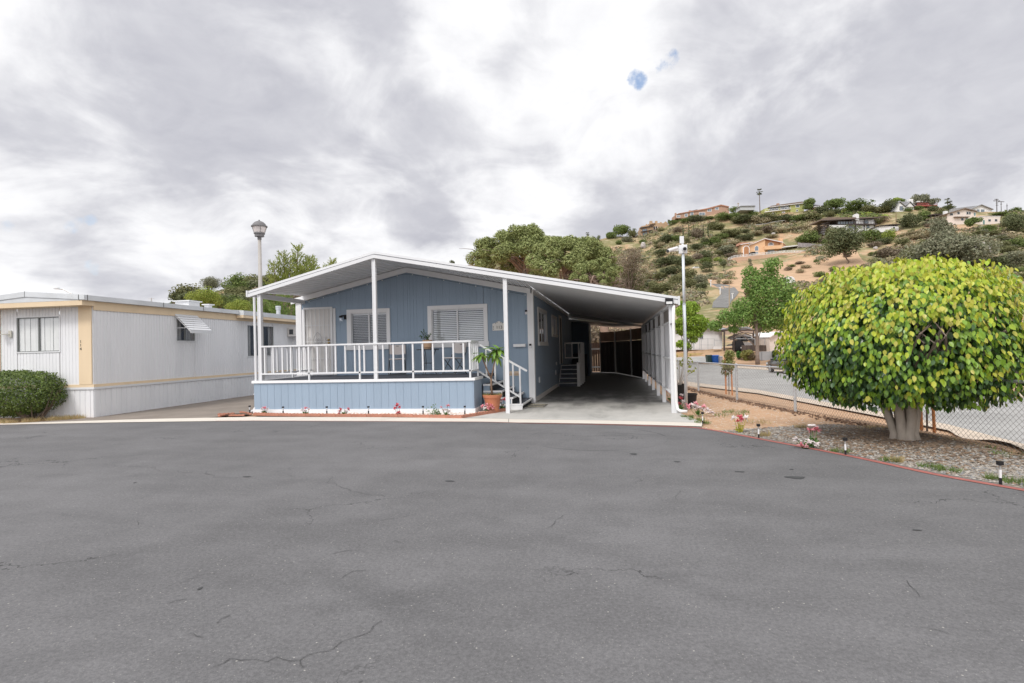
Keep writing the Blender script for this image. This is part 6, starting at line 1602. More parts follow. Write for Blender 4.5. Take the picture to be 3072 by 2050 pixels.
# long pink brick house
zI = (1900, 560, .1532)
p_ = Site(1400,560,'long_brick_house','long pinkish brick house stepping along the ridge above ivy','house',zm=zI)
m = MB(); p_.pr(m, [(840,610),(840,530),(1110,490),(1440,435),(1715,360),(1870,392),(1880,600)], 0, 9); p_.rect(m,822,500,852,600,.5,1.5); p_.pr(m, [(1105,480),(1150,470),(1150,445),(1105,445)],1,2); m.build('wall', PINKB, p_.t, local=True)
m = MB(); p_.pr(m, [(850,532),(1110,492),(1440,437),(1715,362),(1870,394),(1870,378),(1710,342),(1440,415),(1110,475),(880,515)], -.5, 9.3); m.build('roof', TILE, p_.t, local=True)
m = MB(); p_.pr(m, [(1170,455),(1280,425),(1275,415),(1165,443)], 2, 5); p_.pr(m, [(1025,490),(1085,478),(1080,470),(1030,480)], 2, 5); m.build('solar_panel', SLATE, p_.t, local=True)
for q in ((850,558,912,590),(1010,528,1058,575),(1120,495,1170,545),(1455,425,1525,475),(1605,395,1668,440),(1290,500,1400,545)): p_.win(p_.t, *q, 0, HWHITE, SKYGL, 1, .18)
# tan stepped house
t_ = Site(300,880,'tan_stepped_house','tan three storey house with flat stepped roofs at the ridge left end','house',zm=zI)
m = MB(); t_.pr(m, [(150,960),(150,760),(390,720),(390,960)], 0, 8); t_.pr(m, [(170,760),(170,705),(285,680),(345,640),(390,660),(390,760)], 2, 8); m.build('wall', TANST, t_.t, local=True)
m = MB(); t_.pr(m, [(390,900),(390,640),(690,650),(690,800),(520,870)], 1.5, 9)
for (x0, x1, y) in ((345,395,595),(455,495,595),(550,580,620),(275,290,655)): t_.rect(m, x0,y,x1,700,2.5,4)
t_.pr(m, [(600,660),(650,605),(695,650)], 2, 6); m.build('upper_wall', TANST, t_.t, local=True)
m = MB(); t_.pr(m, [(135,765),(395,722),(395,705),(135,748)], -.8, 1); t_.pr(m, [(140,840),(370,800),(370,790),(140,830)], -1, 0); t_.pr(m, [(330,690),(440,665),(440,655),(330,678)], 1, 2); m.build('eave', DKWOOD, t_.t, local=True)
for q in ((175,775,262,815),(185,850,220,890),(230,835,265,870),(310,815,355,850)): t_.win(t_.t, *q, 0, DKWOOD, SKYGL, 1, .12)
m = MB(); t_.rect(m, 395,715,478,770,1.3,1.48); m.build('recess', DARKROOM, t_.t, local=True)
m = MB()
for x in (395,435,478): t_.rect(m, x,715,x+9,800,1.15,1.29)
m.build('column', HPINK, t_.t, local=True)
# long white modern house
zJ = (2480, 560, .12766)
w = Site(600,1110,'long_white_house','long white two storey house with flat brown roof and railed balcony','house',zm=zJ)
m = MB(); w.rect(m, 670,780,1120,1130,0,8); w.rect(m, 60,905,670,1150,0,8); w.pr(m, [(660,790),(755,790),(755,660),(705,635),(660,660)], -.3, 1.5); m.build('wall', HWHITE, w.t, local=True)
m = MB(); w.rect(m, 250,800,660,895,.3,8); m.build('glazed_wall', DKWOOD, w.t, local=True)
m = MB(); w.pr(m, [(-150,808),(0,805),(660,775),(660,735),(0,735),(-150,775)], -1.2, 9); w.pr(m, [(755,770),(1190,742),(1190,728),(755,735)], -1.2, 9); m.build('roof', BROWNR, w.t, local=True)
m = MB(); w.pr(m, [(-150,822),(0,818),(1190,752),(1190,738),(0,800),(-150,806)], -1.35, -1.21); w.rect(m, 480,885,1150,912,-1.2,0)
for x in (672,872): w.rect(m, x,790,x+12,1100,-.3,-.02)
w.rect(m, 1120,780,1135,1000,-.2,-.02); w.pr(m, [(480,842),(1115,818),(1115,810),(480,834)], -1.2,-1.12)
for k in range(12): w.rect(m, 480+k*58,826-k*1.5,484+k*58,890,-1.2,-1.12)
m.build('timber_trim', DKWOOD, w.t, local=True)
for k in range(6): w.win(w.t, 275+k*62,820,325+k*62,880, .3, DKWOOD, SKYGL, 0, .08)
for q in ((880,795,970,865),(520,940,640,1000),(945,920,1000,975)): w.win(w.t, *q, 0, DKWOOD, SKYGL, 1, .1)
m = MB()
for k in range(5): w.pr(m, [(-140,880+k*50),(60,830+k*50),(60,850+k*50),(-120,905+k*50)], -.5, 3)
m.build('carport_wing', DKWOOD, w.t, local=True)
an = Site(1600,1060,'small_white_annex','small flat roofed white annex right of the long white house','house',zm=zJ)
m = MB(); an.rect(m, 1230,930,1690,1070,0,5); m.build('wall', HWHITE, an.t, local=True); m = MB(); an.pr(m, [(1210,940),(1520,905),(1720,905),(1720,885),(1520,888),(1210,920)], -.6, 5.2); m.build('roof', DKWOOD, an.t, local=True)
an.win(an.t, 1555,952,1608,992, 0, HWHITE, DGLASS, 1, .08); m = MB(); an.rect(m, 1590,1000,1790,1008,-.8,-.7); an.rect(m, 1690,1040,1790,1075,-.8,-.2)
for k in range(8): an.rect(m, 1590+k*28,1000,1594+k*28,1070,-.8,-.7)
m.build('deck_rail', DKWOOD, an.t, local=True)
# grey gabled house with red deck
ag = Site(1900,580,'grey_gabled_house','white house with steep grey gables and white chimney on the skyline','house',zm=zJ)
m = MB(); ag.pr(m, [(1580,590),(1705,362),(1850,490),(1850,590)], 0, 6); ag.rect(m, 1850,470,2090,590,1.0,7); ag.pr(m, [(1890,470),(1970,365),(2065,470)], .5, 6); m.build('wall', HWHITE, ag.t, local=True)
m = MB(); ag.pr(m, [(1570,592),(1705,352),(1705,338),(1560,585)], -.6, 7); ag.pr(m, [(1705,352),(1862,490),(1872,478),(1710,338)], -.6, 1); ag.pr(m, [(1715,345),(1990,335),(2070,455),(1872,468)], 1.2, 7); ag.pr(m, [(1880,440),(1970,355),(2085,462),(2095,455),(1970,338),(1870,430)], .0, 6); m.build('roof', GREYROOF, ag.t, local=True)
m = MB(); ag.rect(m, 2010,265,2105,460,2,3.5); m.build('chimney', HWHITE, ag.t, local=True)
ag.win(ag.t, 1720,470,1790,560, 0, DKWOOD, SKYGL, 1, .12)
rd = Site(2200,520,'red_deck_house','flat roofed house with red timber decks beside the grey gabled house','house',zm=zJ)
m = MB(); rd.rect(m, 2110,375,2440,560,1.5,7); m.build('wall', HPINK, rd.t, local=True); m = MB(); rd.rect(m, 2110,345,2460,372,-.5,7); m.build('roof', HWHITE, rd.t, local=True)
m = MB(); rd.rect(m, 2085,445,2560,475,-1.2,1.5); rd.rect(m, 2085,400,2560,410,-1.2,-1.1); rd.rect(m, 2370,440,2385,640,-1.1,-.8); rd.rect(m, 2395,590,2570,640,-1.2,1)
for k in range(17): rd.rect(m, 2090+k*29,400,2098+k*29,450,-1.2,-1.1)
m.build('red_deck', REDW, rd.t, local=True)
for k in range(3): rd.win(rd.t, 2140+k*90,385,2205+k*90,440, 1.5, HWHITE, SKYGL, 0, .1)
# cream house, annex, white house behind
cm = Site(880,890,'cream_hill_house','cream two storey house with low brown gable and white chimney','house',zm=zF)
m = MB(); cm.pr(m, [(545,900),(545,650),(940,525),(1225,590),(1225,880),(1040,905)], 0, 8); m.build('wall', HPINK, cm.t, local=True)
m = MB(); cm.pr(m, [(390,690),(940,530),(1235,598),(1235,582),(940,510),(390,672)], -.8, 8.5); cm.rect(m, 690,715,1030,732,-1,.0); m.build('roof', BROWNR, cm.t, local=True)
m = MB(); cm.rect(m, 530,560,605,650,1,2); m.build('chimney', HWHITE, cm.t, local=True)
for q in ((610,630,680,680),(785,598,840,650),(998,595,1048,655),(1058,595,1098,655),(870,742,930,798)): cm.win(cm.t, *q, 0, HWHITE, DGLASS, 0, .08)
m = MB(); cm.rect(m, 1175,615,1212,685,-.06,-.004); cm.rect(m, 985,740,1025,890,-.06,-.004); m.build('door', pm('teal_door',(.18,.27,.27),.6), cm.t, local=True)
fa = Site(1600,880,'cream_flat_annex','low cream flat roofed annex with two square windows on the right slope','house',zm=zF)
m = MB(); fa.pr(m, [(1330,895),(1330,700),(1790,702),(1790,885)], 0, 6); m.build('wall', HPINK, fa.t, local=True); m = MB(); fa.pr(m, [(1325,704),(1795,706),(1795,695),(1325,693)], -.15, 6.1); m.build('roof', HWHITE, fa.t, local=True)
for q in ((1508,770,1570,822),(1660,768,1722,820)): fa.win(fa.t, *q, 0, HWHITE, DGLASS, 0, .06)
m = MB(); fa.rect(m, 1385,790,1425,885,-.06,-.004); m.build('door', pm('teal_door2',(.14,.25,.24),.6), fa.t, local=True)
wh2 = Site(1330,600,'white_gabled_house','white gabled house behind the cream house near the skyline poles','house',zm=zF)
m = MB(); wh2.pr(m, [(1090,600),(1090,530),(1325,435),(1590,540),(1590,600)], 0, 8); m.build('wall', HWHITE, wh2.t, local=True)
m = MB(); wh2.pr(m, [(1075,545),(1325,440),(1605,552),(1605,538),(1325,425),(1075,530)], -.8, 8); wh2.pr(m, [(620,610),(720,500),(1310,428),(1090,530)], 1.5, 6); m.build('roof', GREYROOF, wh2.t, local=True)
for q in ((1130,540,1205,595),(1235,540,1305,595),(1335,540,1420,600)): wh2.win(wh2.t, *q, 0, HWHITE, SKYGL, 0, .08)
gz = Site(230,820,'carport_gazebo','dark open gazebo roof on posts left of the cream house','gazebo',zm=zF)
m = MB(); gz.pr(m, [(100,690),(370,675),(370,660),(200,658),(100,672)], -1.5, 3)
for x in (110,205,350): gz.rect(m, x,680,x+12,830,-1.4,-1.1)
m.build('frame', DKWOOD, gz.t, local=True)
rwl = Site(2050,1100,'timber_retaining_wall','low dark timber retaining wall below the green lawn at right','wall',zm=zF)
m = MB(); rwl.pr(m, [(1720,1105),(2350,1115),(2350,1060),(1720,1055)], 0, .6); m.build('boards', DKWOOD, rwl.t, local=True)
lw = [(zF[0]+x*zF[2], zF[1]+y*zF[2]) for x, y in ((1760,1045),(2100,1050),(2400,1055))]; lu = [(zF[0]+x*zF[2], zF[1]+y*zF[2]) for x, y in ((1760,930),(2100,905),(2400,930))]
sheet('lawn', [hxy(*q) for q in lw], [hxy(*q) for q in lu], pm('lawn_grass',(.22,.30,.05),.9,.15,2), .15, sub=5, rows=4)
ow = Site(200,720,'grey_hill_house','low pale grey house half hidden by trees right of the brick house','house',zm=(2240,540,.11915),dist=330)
m = MB(); ow.rect(m, -160,668,205,760,0,6); m.build('wall', pm('pale_grey_wall',(.50,.51,.52),.9,.05), ow.t, local=True); m = MB(); ow.pr(m, [(-180,672),(220,668),(190,645),(-160,655)], -.5, 6); m.build('roof', GREYROOF, ow.t, local=True)
lt = Site(1410,480,'hillside_truck','white box truck parked on the slope above the street tree','truck',zm=zE)
m = MB(); lt.pr(m, [(1350,500),(1350,385),(1370,365),(1450,365),(1490,395),(1500,500)], 0, 2.2); m.build('body', HWHITE, lt.t, local=True, bevel=.15)
m = MB(); lt.rect(m, 1402,378,1435,394,-.04,-.004); lt.rect(m, 1368,400,1378,450,-.04,-.004); lt.rect(m, 1342,375,1349,490,-.1,1); m.build('window', DGLASS, lt.t, local=True)
for x in (1375,1470):
    m = MB(); c0 = lt.L(x,500,-.05); m.tube([c0, c0+Vector((0,.3,0))], .38, 12); m.build('wheel', BLACK, lt.t, local=True)
for (x, y, w_, h_, lab) in ((2034,756,24,14,'white tarp covered vehicle beside the camera pole top'),(1967,832,22,12,'white car roof among bushes right of the pines'),(2090,805,22,5,'white skiff lying on the bare slope')):
    s_ = Site(x,y,'parked_car',lab,'car'); m = MB(); s_.pr(m, [(x-w_/2,y),(x-w_/2,y-h_*.5),(x-w_*.28,y-h_),(x+w_*.2,y-h_),(x+w_*.42,y-h_*.55),(x+w_/2,y-h_*.45),(x+w_/2,y)], 0, 1.7); m.build('body', HWHITE, s_.t, local=True, bevel=.1)
    m = MB(); s_.pr(m, [(x-w_*.30,y-h_*.55),(x-w_*.22,y-h_*.92),(x+w_*.16,y-h_*.92),(x+w_*.3,y-h_*.55)], -.03, -.004); m.build('window', DGLASS, s_.t, local=True)
fl_ = Site(925,440,'flag_pole','thin pole with limp dark flag above the green house','flag',zm=zH)
m = MB(); m.tube([fl_.L(905,600,0), fl_.L(938,300,0)], .05, 5); m.build('pole', GALV, fl_.t, local=True); m = MB(); fl_.pr(m, [(905,415),(915,405),(935,345),(925,360)], -.05, 0); m.build('flag', SLATE, fl_.t, local=True)
ls = Site(640,640,'ridge_wall','thin pale fence line crossing the bare slope above the villa','fence',zm=(2180,660,.13617),dist=None)
m = MB(); ls.pr(m, [(640,118),(860,88),(1080,38),(1280,12),(1280,2),(1080,28),(860,78),(640,102)], 0, .2); m.build('rail', pm('grey_rail',(.33,.33,.31),.8), ls.t, local=True)
rocks = [(1165,540,95,80),(1215,560,70,80),(1235,540,45,60),(1130,565,60,30),(2,0,0,0)]
RK = pm('granite', (.46,.42,.40), .9, .2, .8, bump=.6, bscale=3, grime=.4, gcol=(.22,.2,.18))
zK = (2480, 540, .3955)
for i, (x, y, a_, b_) in enumerate(rocks[:4]):
    s_ = Site(x,y,'boulder',('large split grey boulder in the rock group on the right slope','tall pale boulder in the rock group right of the split one','small boulder leaning behind the tall pale one','low flat boulder left of the rock group')[i],'boulder','granite boulders',zm=zK)
    m = MB(); k = s_.k*zK[2]; m.ball((0,0,b_*k*.35), a_*k*.5, a_*k*.45, b_*k*.55, 10, 7, jit=.28, r=rnd); m.build('rock', RK, s_.t, local=True)
for (x, y, a_, b_, lab) in ((1930,745,16,20,'pale boulder high on the slope left of the camera pole'),(2627,748,14,9,'lone white boulder on bare earth below the white house'),(2320,705,12,8,'pale boulder above the peach villa roof')):
    s_ = Site(x,y,'boulder',lab,'boulder'); m = MB(); k = s_.k; m.ball((0,0,b_*k*.35), a_*k*.5, a_*k*.45, b_*k*.55, 10, 7, jit=.25, r=rnd); m.build('rock', RK, s_.t, local=True)
# ------------------------------------------------------------------ vegetation on the hill and behind the house
KC = {'olive': [(.155,.165,.075),(.20,.205,.095),(.115,.13,.06),(.24,.235,.12)],
      'dark': [(.11,.135,.065),(.145,.165,.085),(.08,.10,.055),(.17,.18,.095)],
      'green': [(.13,.185,.06),(.17,.23,.075),(.095,.14,.05),(.21,.25,.085)],
      'bright': [(.22,.30,.06),(.28,.35,.07),(.15,.22,.05),(.33,.36,.10)],
      'grey': [(.19,.205,.13),(.24,.25,.165),(.14,.155,.10),(.28,.27,.19)],
      'dry': [(.37,.31,.20),(.47,.40,.27),(.27,.22,.14),(.32,.29,.16)],
      'brown': [(.225,.18,.14),(.29,.23,.18),(.165,.13,.10),(.26,.22,.14)]}
KM = {k: leafm('foliage_'+k, c, .75, .2, .1, spec=.15) for k, c in KC.items()}
SHR = {}
rv = random.Random(41)
for k in KC:
    SHR[k] = []
    for j in range(3):
        m = MB(); bl = blobset(rv, 9, .5, .5, .42, .44, .20, .25); bl.append((0,0,.38,.36,.36,.34))
        crown(m, bl, 1500, .048, rv, 1.5)
        me = m.build('shrub_mesh', KM[k]); SHR[k].append(me.data); bpy.data.objects.remove(me)
SLAB = {'olive': 'rounded olive green chaparral shrub on the hillside', 'dark': 'dark green dense shrub on the hillside', 'green': 'mid green leafy shrub on the hillside', 'bright': 'bright yellow green bush on the hillside',
        'grey': 'grey green sage shrub on the hillside', 'dry': 'straw coloured dry scrub bush on the hillside', 'brown': 'bare brown twiggy bush on the hillside'}
SGRP = {k: k+' shrubs scattered over the hillside' for k in KC}
NSH = 0
def shrub(px, py, w, h, kind, label=None, sink=.06):
    """w, h in photo pixels; real size follows from the distance of the slope there"""
    global NSH
    p = hit(px, py); k = (p-O).dot(FW)/CF
    o = bpy.data.objects.new('hill_shrub', SHR[kind][NSH % 3]); COL.objects.link(o); NSH += 1
    o.location = p-Vector((0,0,h*k*sink)); o.rotation_euler = (0,0,rv.random()*6.28); W_ = w*k; o.scale = (W_*1.3, W_*rv.uniform(1.0,1.4), h*k*1.12)
    tag(o, label or SLAB[kind], 'shrub', None if label else SGRP[kind]); return o
BK2 = pm('far_bark', (.16,.12,.095), .9, .2, 2)
def tree(px, py, w, h, kind, label, sd=0, nb=16, n=1500, size=.085, trunk_f=.25, shape=None, br=.2, name='tree', p=None, group=None, bark=None, lo=.5, limbs_n=7, thick=.022, depth_f=.9, asp=1.5):
    rr = random.Random(sd+int(px)); p = p or hit(px, py); k = (p-O).dot(FW)/CF; W_, H_ = w*k, h*k
    t = thing(name, label, 'tree', p-Vector((0,0,.15)), rr.random()*.01, group)
    bl = blobset(rr, nb, W_*.56, W_*.56*depth_f, H_*(1-trunk_f)*.54, H_*(trunk_f+(1-trunk_f)*.5), W_*br*1.1, .2, .9, shape)
    m = MB(); limbs(m, (0,0,-.3), W_*.3, bl, rr, limbs_n, max(.06, H_*thick), fork=H_*trunk_f*1.05); m.build('trunk', bark or BK2, t, local=True)
    m = MB(); crown(m, bl, int(n*2.2), W_*size*.62, rr, asp, lo=lo); m.build('crown', KM[kind], t, local=True); return t
zL = (1960, 540, .3955)
for (x, y, w, h, kd) in ((310,318,120,60,'dark'),(240,330,90,45,'green'),(420,300,100,30,'green'),(560,300,80,40,'dark'),(620,262,80,70,'green'),(690,335,190,85,'dark'),(640,330,110,60,'olive'),(800,325,150,75,'dark'),(905,320,150,95,'olive'),(1010,318,140,80,'dark'),
    (1090,318,110,60,'green'),(1180,312,150,90,'olive'),(1265,262,130,80,'dark'),(1230,300,110,50,'olive'),(760,280,90,60,'green'),(700,240,90,60,'bright'),
    (480,380,130,65,'olive'),(300,440,70,70,'olive'),(335,445,90,90,'brown'),(180,400,90,60,'brown'),(100,480,130,80,'dark'),(45,500,90,60,'olive'),(170,470,90,60,'green'),(250,480,80,50,'olive'),(600,435,150,80,'olive'),(690,460,130,60,'dark'),(560,430,110,70,'olive'),
    (880,400,130,65,'brown'),(820,390,90,50,'olive'),(960,400,120,40,'dry'),(1060,385,120,36,'dry'),(1150,375,110,36,'dry'),(780,420,110,45,'dry'),(900,440,100,34,'dry'),(640,500,150,40,'dry'),(520,520,120,40,'dry'),(470,470,90,50,'olive'),(400,490,100,60,'dark'),(330,530,90,60,'dark'),
    (565,570,170,95,'grey'),(600,590,120,50,'brown'),(490,520,90,60,'olive'),(390,600,120,90,'dark'),(330,610,100,70,'brown'),(60,580,130,70,'dark'),(150,640,140,90,'dark'),(220,650,130,80,'dark'),(60,660,160,90,'dark'),(160,720,200,90,'dark'),(280,640,90,60,'olive'),(408,700,110,100,'dark'),
    (485,628,64,54,'bright'),(400,640,110,60,'green'),(260,760,150,110,'olive'),(360,800,110,110,'grey'),(360,828,100,60,'dark'),(170,790,130,90,'olive'),(60,760,140,80,'olive'),(90,860,210,110,'olive'),(20,850,110,110,'olive'),(270,820,120,90,'olive'),(440,740,40,26,'green'),
    (1185,480,190,105,'green'),(1120,470,90,60,'green'),(1260,480,90,70,'brown'),(1238,626,46,28,'green'),(1160,672,80,36,'dry'),(1112,708,66,40,'dry'),(1020,690,60,40,'brown'),(1050,660,60,26,'green'),(1110,640,70,30,'brown'),(690,590,30,18,'brown'),(930,640,60,30,'brown'),(500,790,40,50,'dry'),(560,790,80,40,'dry'),
    (520,640,50,60,'green')):
    shrub(zL[0]+x*zL[2], zL[1]+y*zL[2], w*zL[2], h*zL[2], kd)
for (x, y, w, h, kd) in ((230,240,210,100,'green'),(340,250,140,80,'olive'),(420,250,120,60,'olive'),(480,240,150,110,'dark'),(540,200,120,70,'green'),(60,260,90,50,'dark'),(20,280,90,60,'olive'),(420,320,120,60,'brown'),(360,340,110,60,'olive'),(640,362,195,130,'dark'),(745,310,100,110,'green'),
    (620,240,70,40,'green'),(700,230,60,40,'green'),(912,240,100,55,'dark'),(800,240,80,60,'dark'),(1270,428,120,60,'olive'),(1150,425,100,50,'olive'),(1220,410,90,40,'green'),(330,470,160,110,'green'),(240,450,90,60,'green'),(470,465,105,120,'bright'),(430,490,110,60,'dark'),(560,500,120,70,'olive'),
    (470,590,160,100,'brown'),(420,580,110,70,'olive'),(540,560,110,50,'brown'),(655,455,110,58,'dry'),(650,430,140,45,'dry'),(700,440,90,30,'grey'),(760,440,90,30,'grey'),(650,590,150,110,'olive'),(730,600,150,120,'dark'),(800,560,130,100,'olive'),(1300,530,180,90,'olive'),(1230,540,90,60,'olive'),(1420,510,160,80,'green'),
    (1360,560,130,80,'olive'),(1480,520,120,70,'green'),(1285,665,170,110,'dark'),(1420,650,180,130,'grey'),(1350,640,110,80,'dark'),(1455,710,130,60,'green'),(1200,470,110,40,'olive'),(1350,470,140,30,'grey'),(1450,475,140,30,'grey'),(1440,250,80,50,'green'),(1380,280,70,34,'green'),(1300,270,120,34,'green'),(1150,300,60,20,'green'),
    (1360,690,140,60,'dark'),(1480,760,120,70,'olive'),(1260,700,80,40,'olive'),(980,690,160,90,'grey'),(1100,680,140,110,'grey')):
    shrub(zK[0]+x*zK[2], zK[1]+y*zK[2], w*zK[2], h*zK[2], kd)
# trees one can tell apart on the slope
tree(zK[0]+150*zK[2], zK[1]+640*zK[2], 125, 120, 'dark', 'large olive oak on the slope just above the ficus left shoulder', 3, 22, 3000, .05, .15)
tree(zK[0]+60*zK[2], zK[1]+470*zK[2], 60, 48, 'olive', 'rounded olive tree hiding the left end of the long white house', 4, 14, 1300, .07, .2)
tree(zK[0]+880*zK[2], zK[1]+510*zK[2], 84, 104, 'grey', 'tall grey green tree in front of the cream house', 5, 18, 1900, .06, .2)
tree(zK[0]+900*zK[2], zK[1]+690*zK[2], 235, 120, 'grey', 'broad grey green willow mass above the ficus crown', 6, 30, 4200, .035, .12, br=.13)
tree(zK[0]+700*zK[2], zK[1]+640*zK[2], 90, 60, 'olive', 'olive shrub tree left of the broad grey willow', 61, 16, 1600, .06, .1)
tree(zK[0]+1110*zK[2], zK[1]+395*zK[2], 46, 46, 'green', 'small round headed tree on a bare trunk before the cream annex', 7, 10, 1000, .09, .42)
tree(zK[0]+1450*zK[2], zK[1]+405*zK[2], 72, 64, 'dark', 'dark oak at the right edge above the lawn', 8, 18, 2000, .06, .1)
tree(zK[0]+60*zK[2], zK[1]+205*zK[2], 58, 38, 'green', 'spreading ridge tree with visible trunk right of the dark roofed house', 9, 14, 1400, .08, .3)
tree(zK[0]+705*zK[2], zK[1]+195*zK[2], 58, 36, 'grey', 'eucalyptus behind the red deck house', 10, 14, 1300, .08, .2)
tree(zK[0]+810*zK[2], zK[1]+200*zK[2], 34, 32, 'grey', 'thin eucalyptus right of the red deck', 12, 9, 600, .1, .3)
tree(zK[0]+520*zK[2], zK[1]+170*zK[2], 52, 22, 'bright', 'light green tree on the skyline left of the grey gables', 13, 10, 900, .09, .2)
tree(zL[0]+1180*zL[2], zL[1]+215*zL[2], 44, 40, 'green', 'dense green tree right of the olive green house', 14, 14, 1300, .08, .15)
tree(zL[0]+535*zL[2], zL[1]+697*zL[2], 25, 36, 'dark', 'small dark tree alone on bare ground below the retaining wall', 15, 9, 700, .1, .25)
tree(zL[0]+735*zL[2], zL[1]+662*zL[2], 18, 30, 'grey', 'small grey conifer against the peach retaining wall', 16, 8, 500, .1, .05, shape=lambda z: 1.15-z*.95)
tree(1866, 712, 54, 40, 'green', 'round green tree on the ridge left of the tan stepped house', 17, 14, 1300, .08, .15)
tree(1835, 716, 40, 20, 'green', 'low green tree left of the round ridge tree', 18, 10, 800, .08, .1)
tree(1893, 708, 30, 20, 'green', 'bushy ridge tree below the tan stepped house', 19, 9, 700, .09, .1)
# cypresses
for i, (x, yt, yb) in enumerate(((978,750,1005),(1090,740,1025),(1183,745,1020),(1375,770,1005),(1467,745,1000))):
    px, py, h_ = zI[0]+x*zI[2], zI[1]+yb*zI[2], (yb-yt)*zI[2]
    p = hit(px, py); k = (p-O).dot(FW)/CF; rr = random.Random(60+i)
    t = thing('cypress', 'slim dark cypress in the row below the brick house', 'tree', p, 0, 'slim cypress row')
    m = MB(); H_ = h_*k; m.tube([(0,0,-.3),(0,0,H_*.8)], [.12,.03], 6); m.build('trunk', BK2, t, local=True)
    m = MB()
    for j in range(420):
        z = rr.random(); q = .42*math.sin(PI*min(1,z*.9+.12))*1.0*rr.uniform(.5,1); a = rr.random()*6.28
        quadleaf(m, Vector((q*math.cos(a),q*math.sin(a),z*H_)), (Vector((math.cos(a),math.sin(a),.5))+rdir(rr)*.5).normalized(), .30, rr, 1.6)
    m.build('crown', KM['dark'], t, local=True)
# palms
PALMG = leafm('palm_frond', [(.07,.10,.05),(.10,.13,.06),(.05,.07,.035),(.16,.14,.08)], .6, .15)
def palm(px, py, crown_py, rpx, label, fan=True, sd=0, skirt=False, dist=None):
    rr = random.Random(sd); p = hit(px, py); k = (p-O).dot(FW)/CF; H_ = (py-crown_py)*k; R_ = rpx*k
    t = thing('palm_tree', label, 'palm', p, YAW); m = MB(); m.tube([(0,0,-.5),(0,0,H_*.5),(0,0,H_)], [R_*.14,R_*.10,R_*.085], 8); m.build('trunk', BK2, t, local=True)
    m = MB()
    for j in range(30 if fan else 22):
        el = rr.uniform(-1.15,1.2); a = j*2.4; d = Vector((math.cos(a)*math.cos(el), math.sin(a)*math.cos(el), math.sin(el)))
        c0 = Vector((0,0,H_))
        if fan:
            s_ = d.cross(Vector((0,0,1))).normalized(); e = c0+d*R_*.5; m.tube([c0,e], R_*.015, 3)
            for q in range(7):
                an_ = (q-3)*.28; dd = (d*math.cos(an_)+s_*math.sin(an_)); tip = e+dd*R_*.55-Vector((0,0,R_*.08)); w_ = d.cross(s_)*0+s_*R_*.05
                m.face([e-w_*.3, e+w_*.3, e.lerp(tip,.6)+w_, tip, e.lerp(tip,.6)-w_])
        else:
            pts = [c0+d*R_*u+Vector((0,0,-R_*.55*u*u)) for u in (0,.35,.7,1.0)]; s_ = d.cross(Vector((0,0,1))).normalized()
            for q in range(3):
                w0, w1 = R_*(.05+.10*math.sin(PI*q/3)), R_*(.05+.10*math.sin(PI*(q+1)/3)) if q < 2 else R_*.02
                for sg in (1,-1): m.face([pts[q], pts[q+1], pts[q+1]+s_*sg*w1-Vector((0,0,w1*.8)), pts[q]+s_*sg*w0-Vector((0,0,w0*.8))])
    m.build('crown', PALMG, t, local=True)
palm(2280,640,575,11,'tall fan palm left of the olive green house', True, 1)
palm(2507,602,568,8,'windswept feather palm on the skyline', False, 2)
palm(2468.5,597,580,4,'tiny distant palm behind the dark roofed house', True, 3)
palm(2843,622,596,10,'left of the twin fan palms above the cream house', True, 4)
palm(2851,622,602,9,'right of the twin fan palms above the cream house', True, 5)
palm(1763,724,702,7,'leftmost palm on the ridge by the pines', True, 6)
palm(1782,722,712,7,'small feathery palm second on the ridge by the pines', False, 7)
palm(1796,722,708,9,'feather palm third on the ridge by the pines', False, 8)
palm(1903,708,684,9,'feather palm just left of the tan stepped house', False, 9)
palm(2006,668,655,6,'small palm right of the tan stepped house', False, 10)
# scattered shrubs, then the uncountable scrub
rs = random.Random(77)
AVOID = [(2215,700,2420,790),(2290,600,2415,650),(2030,610,2190,650),(2480,640,2720,705),(2840,610,3010,680),(2680,585,2790,640),(2115,840,2240,930),(2200,770,2450,850),(2350,700,2450,720)]
def bare(px, py): return any(a <= px <= c_ and b <= py <= d_ for a, b, c_, d_ in AVOID)
placed = 0
while placed < 160:
    px = rs.uniform(1780,3072); d = ray(px, 600); E_, _r = ridge(math.atan2(d.x, d.y)); 
    py = rs.uniform(640, 900)
    dd = ray(px, py)
    if dd.z/math.hypot(dd.x, dd.y) > E_*.985 or bare(px, py): continue
    kd = rs.choice(['olive','olive','dark','dry','dry','grey','brown','green']); w_ = rs.uniform(18,44)
    shrub(px, py, w_, w_*rs.uniform(.45,.75), kd); placed += 1
def scrub(name, n, pxr, pyr, kinds, size, test=None):
    m = MB(); ms = [KM[k] for k in kinds]
    c = 0
    while c < n:
        px, py = rs.uniform(*pxr), rs.uniform(*pyr); dd = ray(px, py); E_, _r = ridge(math.atan2(dd.x, dd.y))
        if dd.z/math.hypot(dd.x, dd.y) > E_*.995 or (test and not test(px, py)): c += .2; continue
        p = hit(px, py)
        if noise.noise(Vector((p.x/26, p.y/26, 9))) < -.12: c += .3; continue
        k = int(rs.random()*len(ms)); R_ = size*rs.uniform(.5,1.3)
        for q in range(16):
            d = rdir(rs); d.z = abs(d.z)*.7; quadleaf(m, p+Vector((d.x*R_,d.y*R_,d.z*R_*.8)), (d+rdir(rs)*.6).normalized(), R_*.42, rs, 1.5, k)
        c += 1
    o = m.build(name, ms); tag(o, kind='stuff')
scrub('hillside_scrub', 7500, (1760,3110), (625,930), ['dry','dry','olive','olive','brown','grey'], 1.5, lambda x, y: not bare(x, y))
scrub('ridge_trees', 800, (1900,3110), (600,660), ['green','olive','dark','bright'], 1.7, lambda x, y: not (2025 < x < 2200 or 2270 < x < 2430 or 2655 < x < 2800 or 2815 < x < 3020))
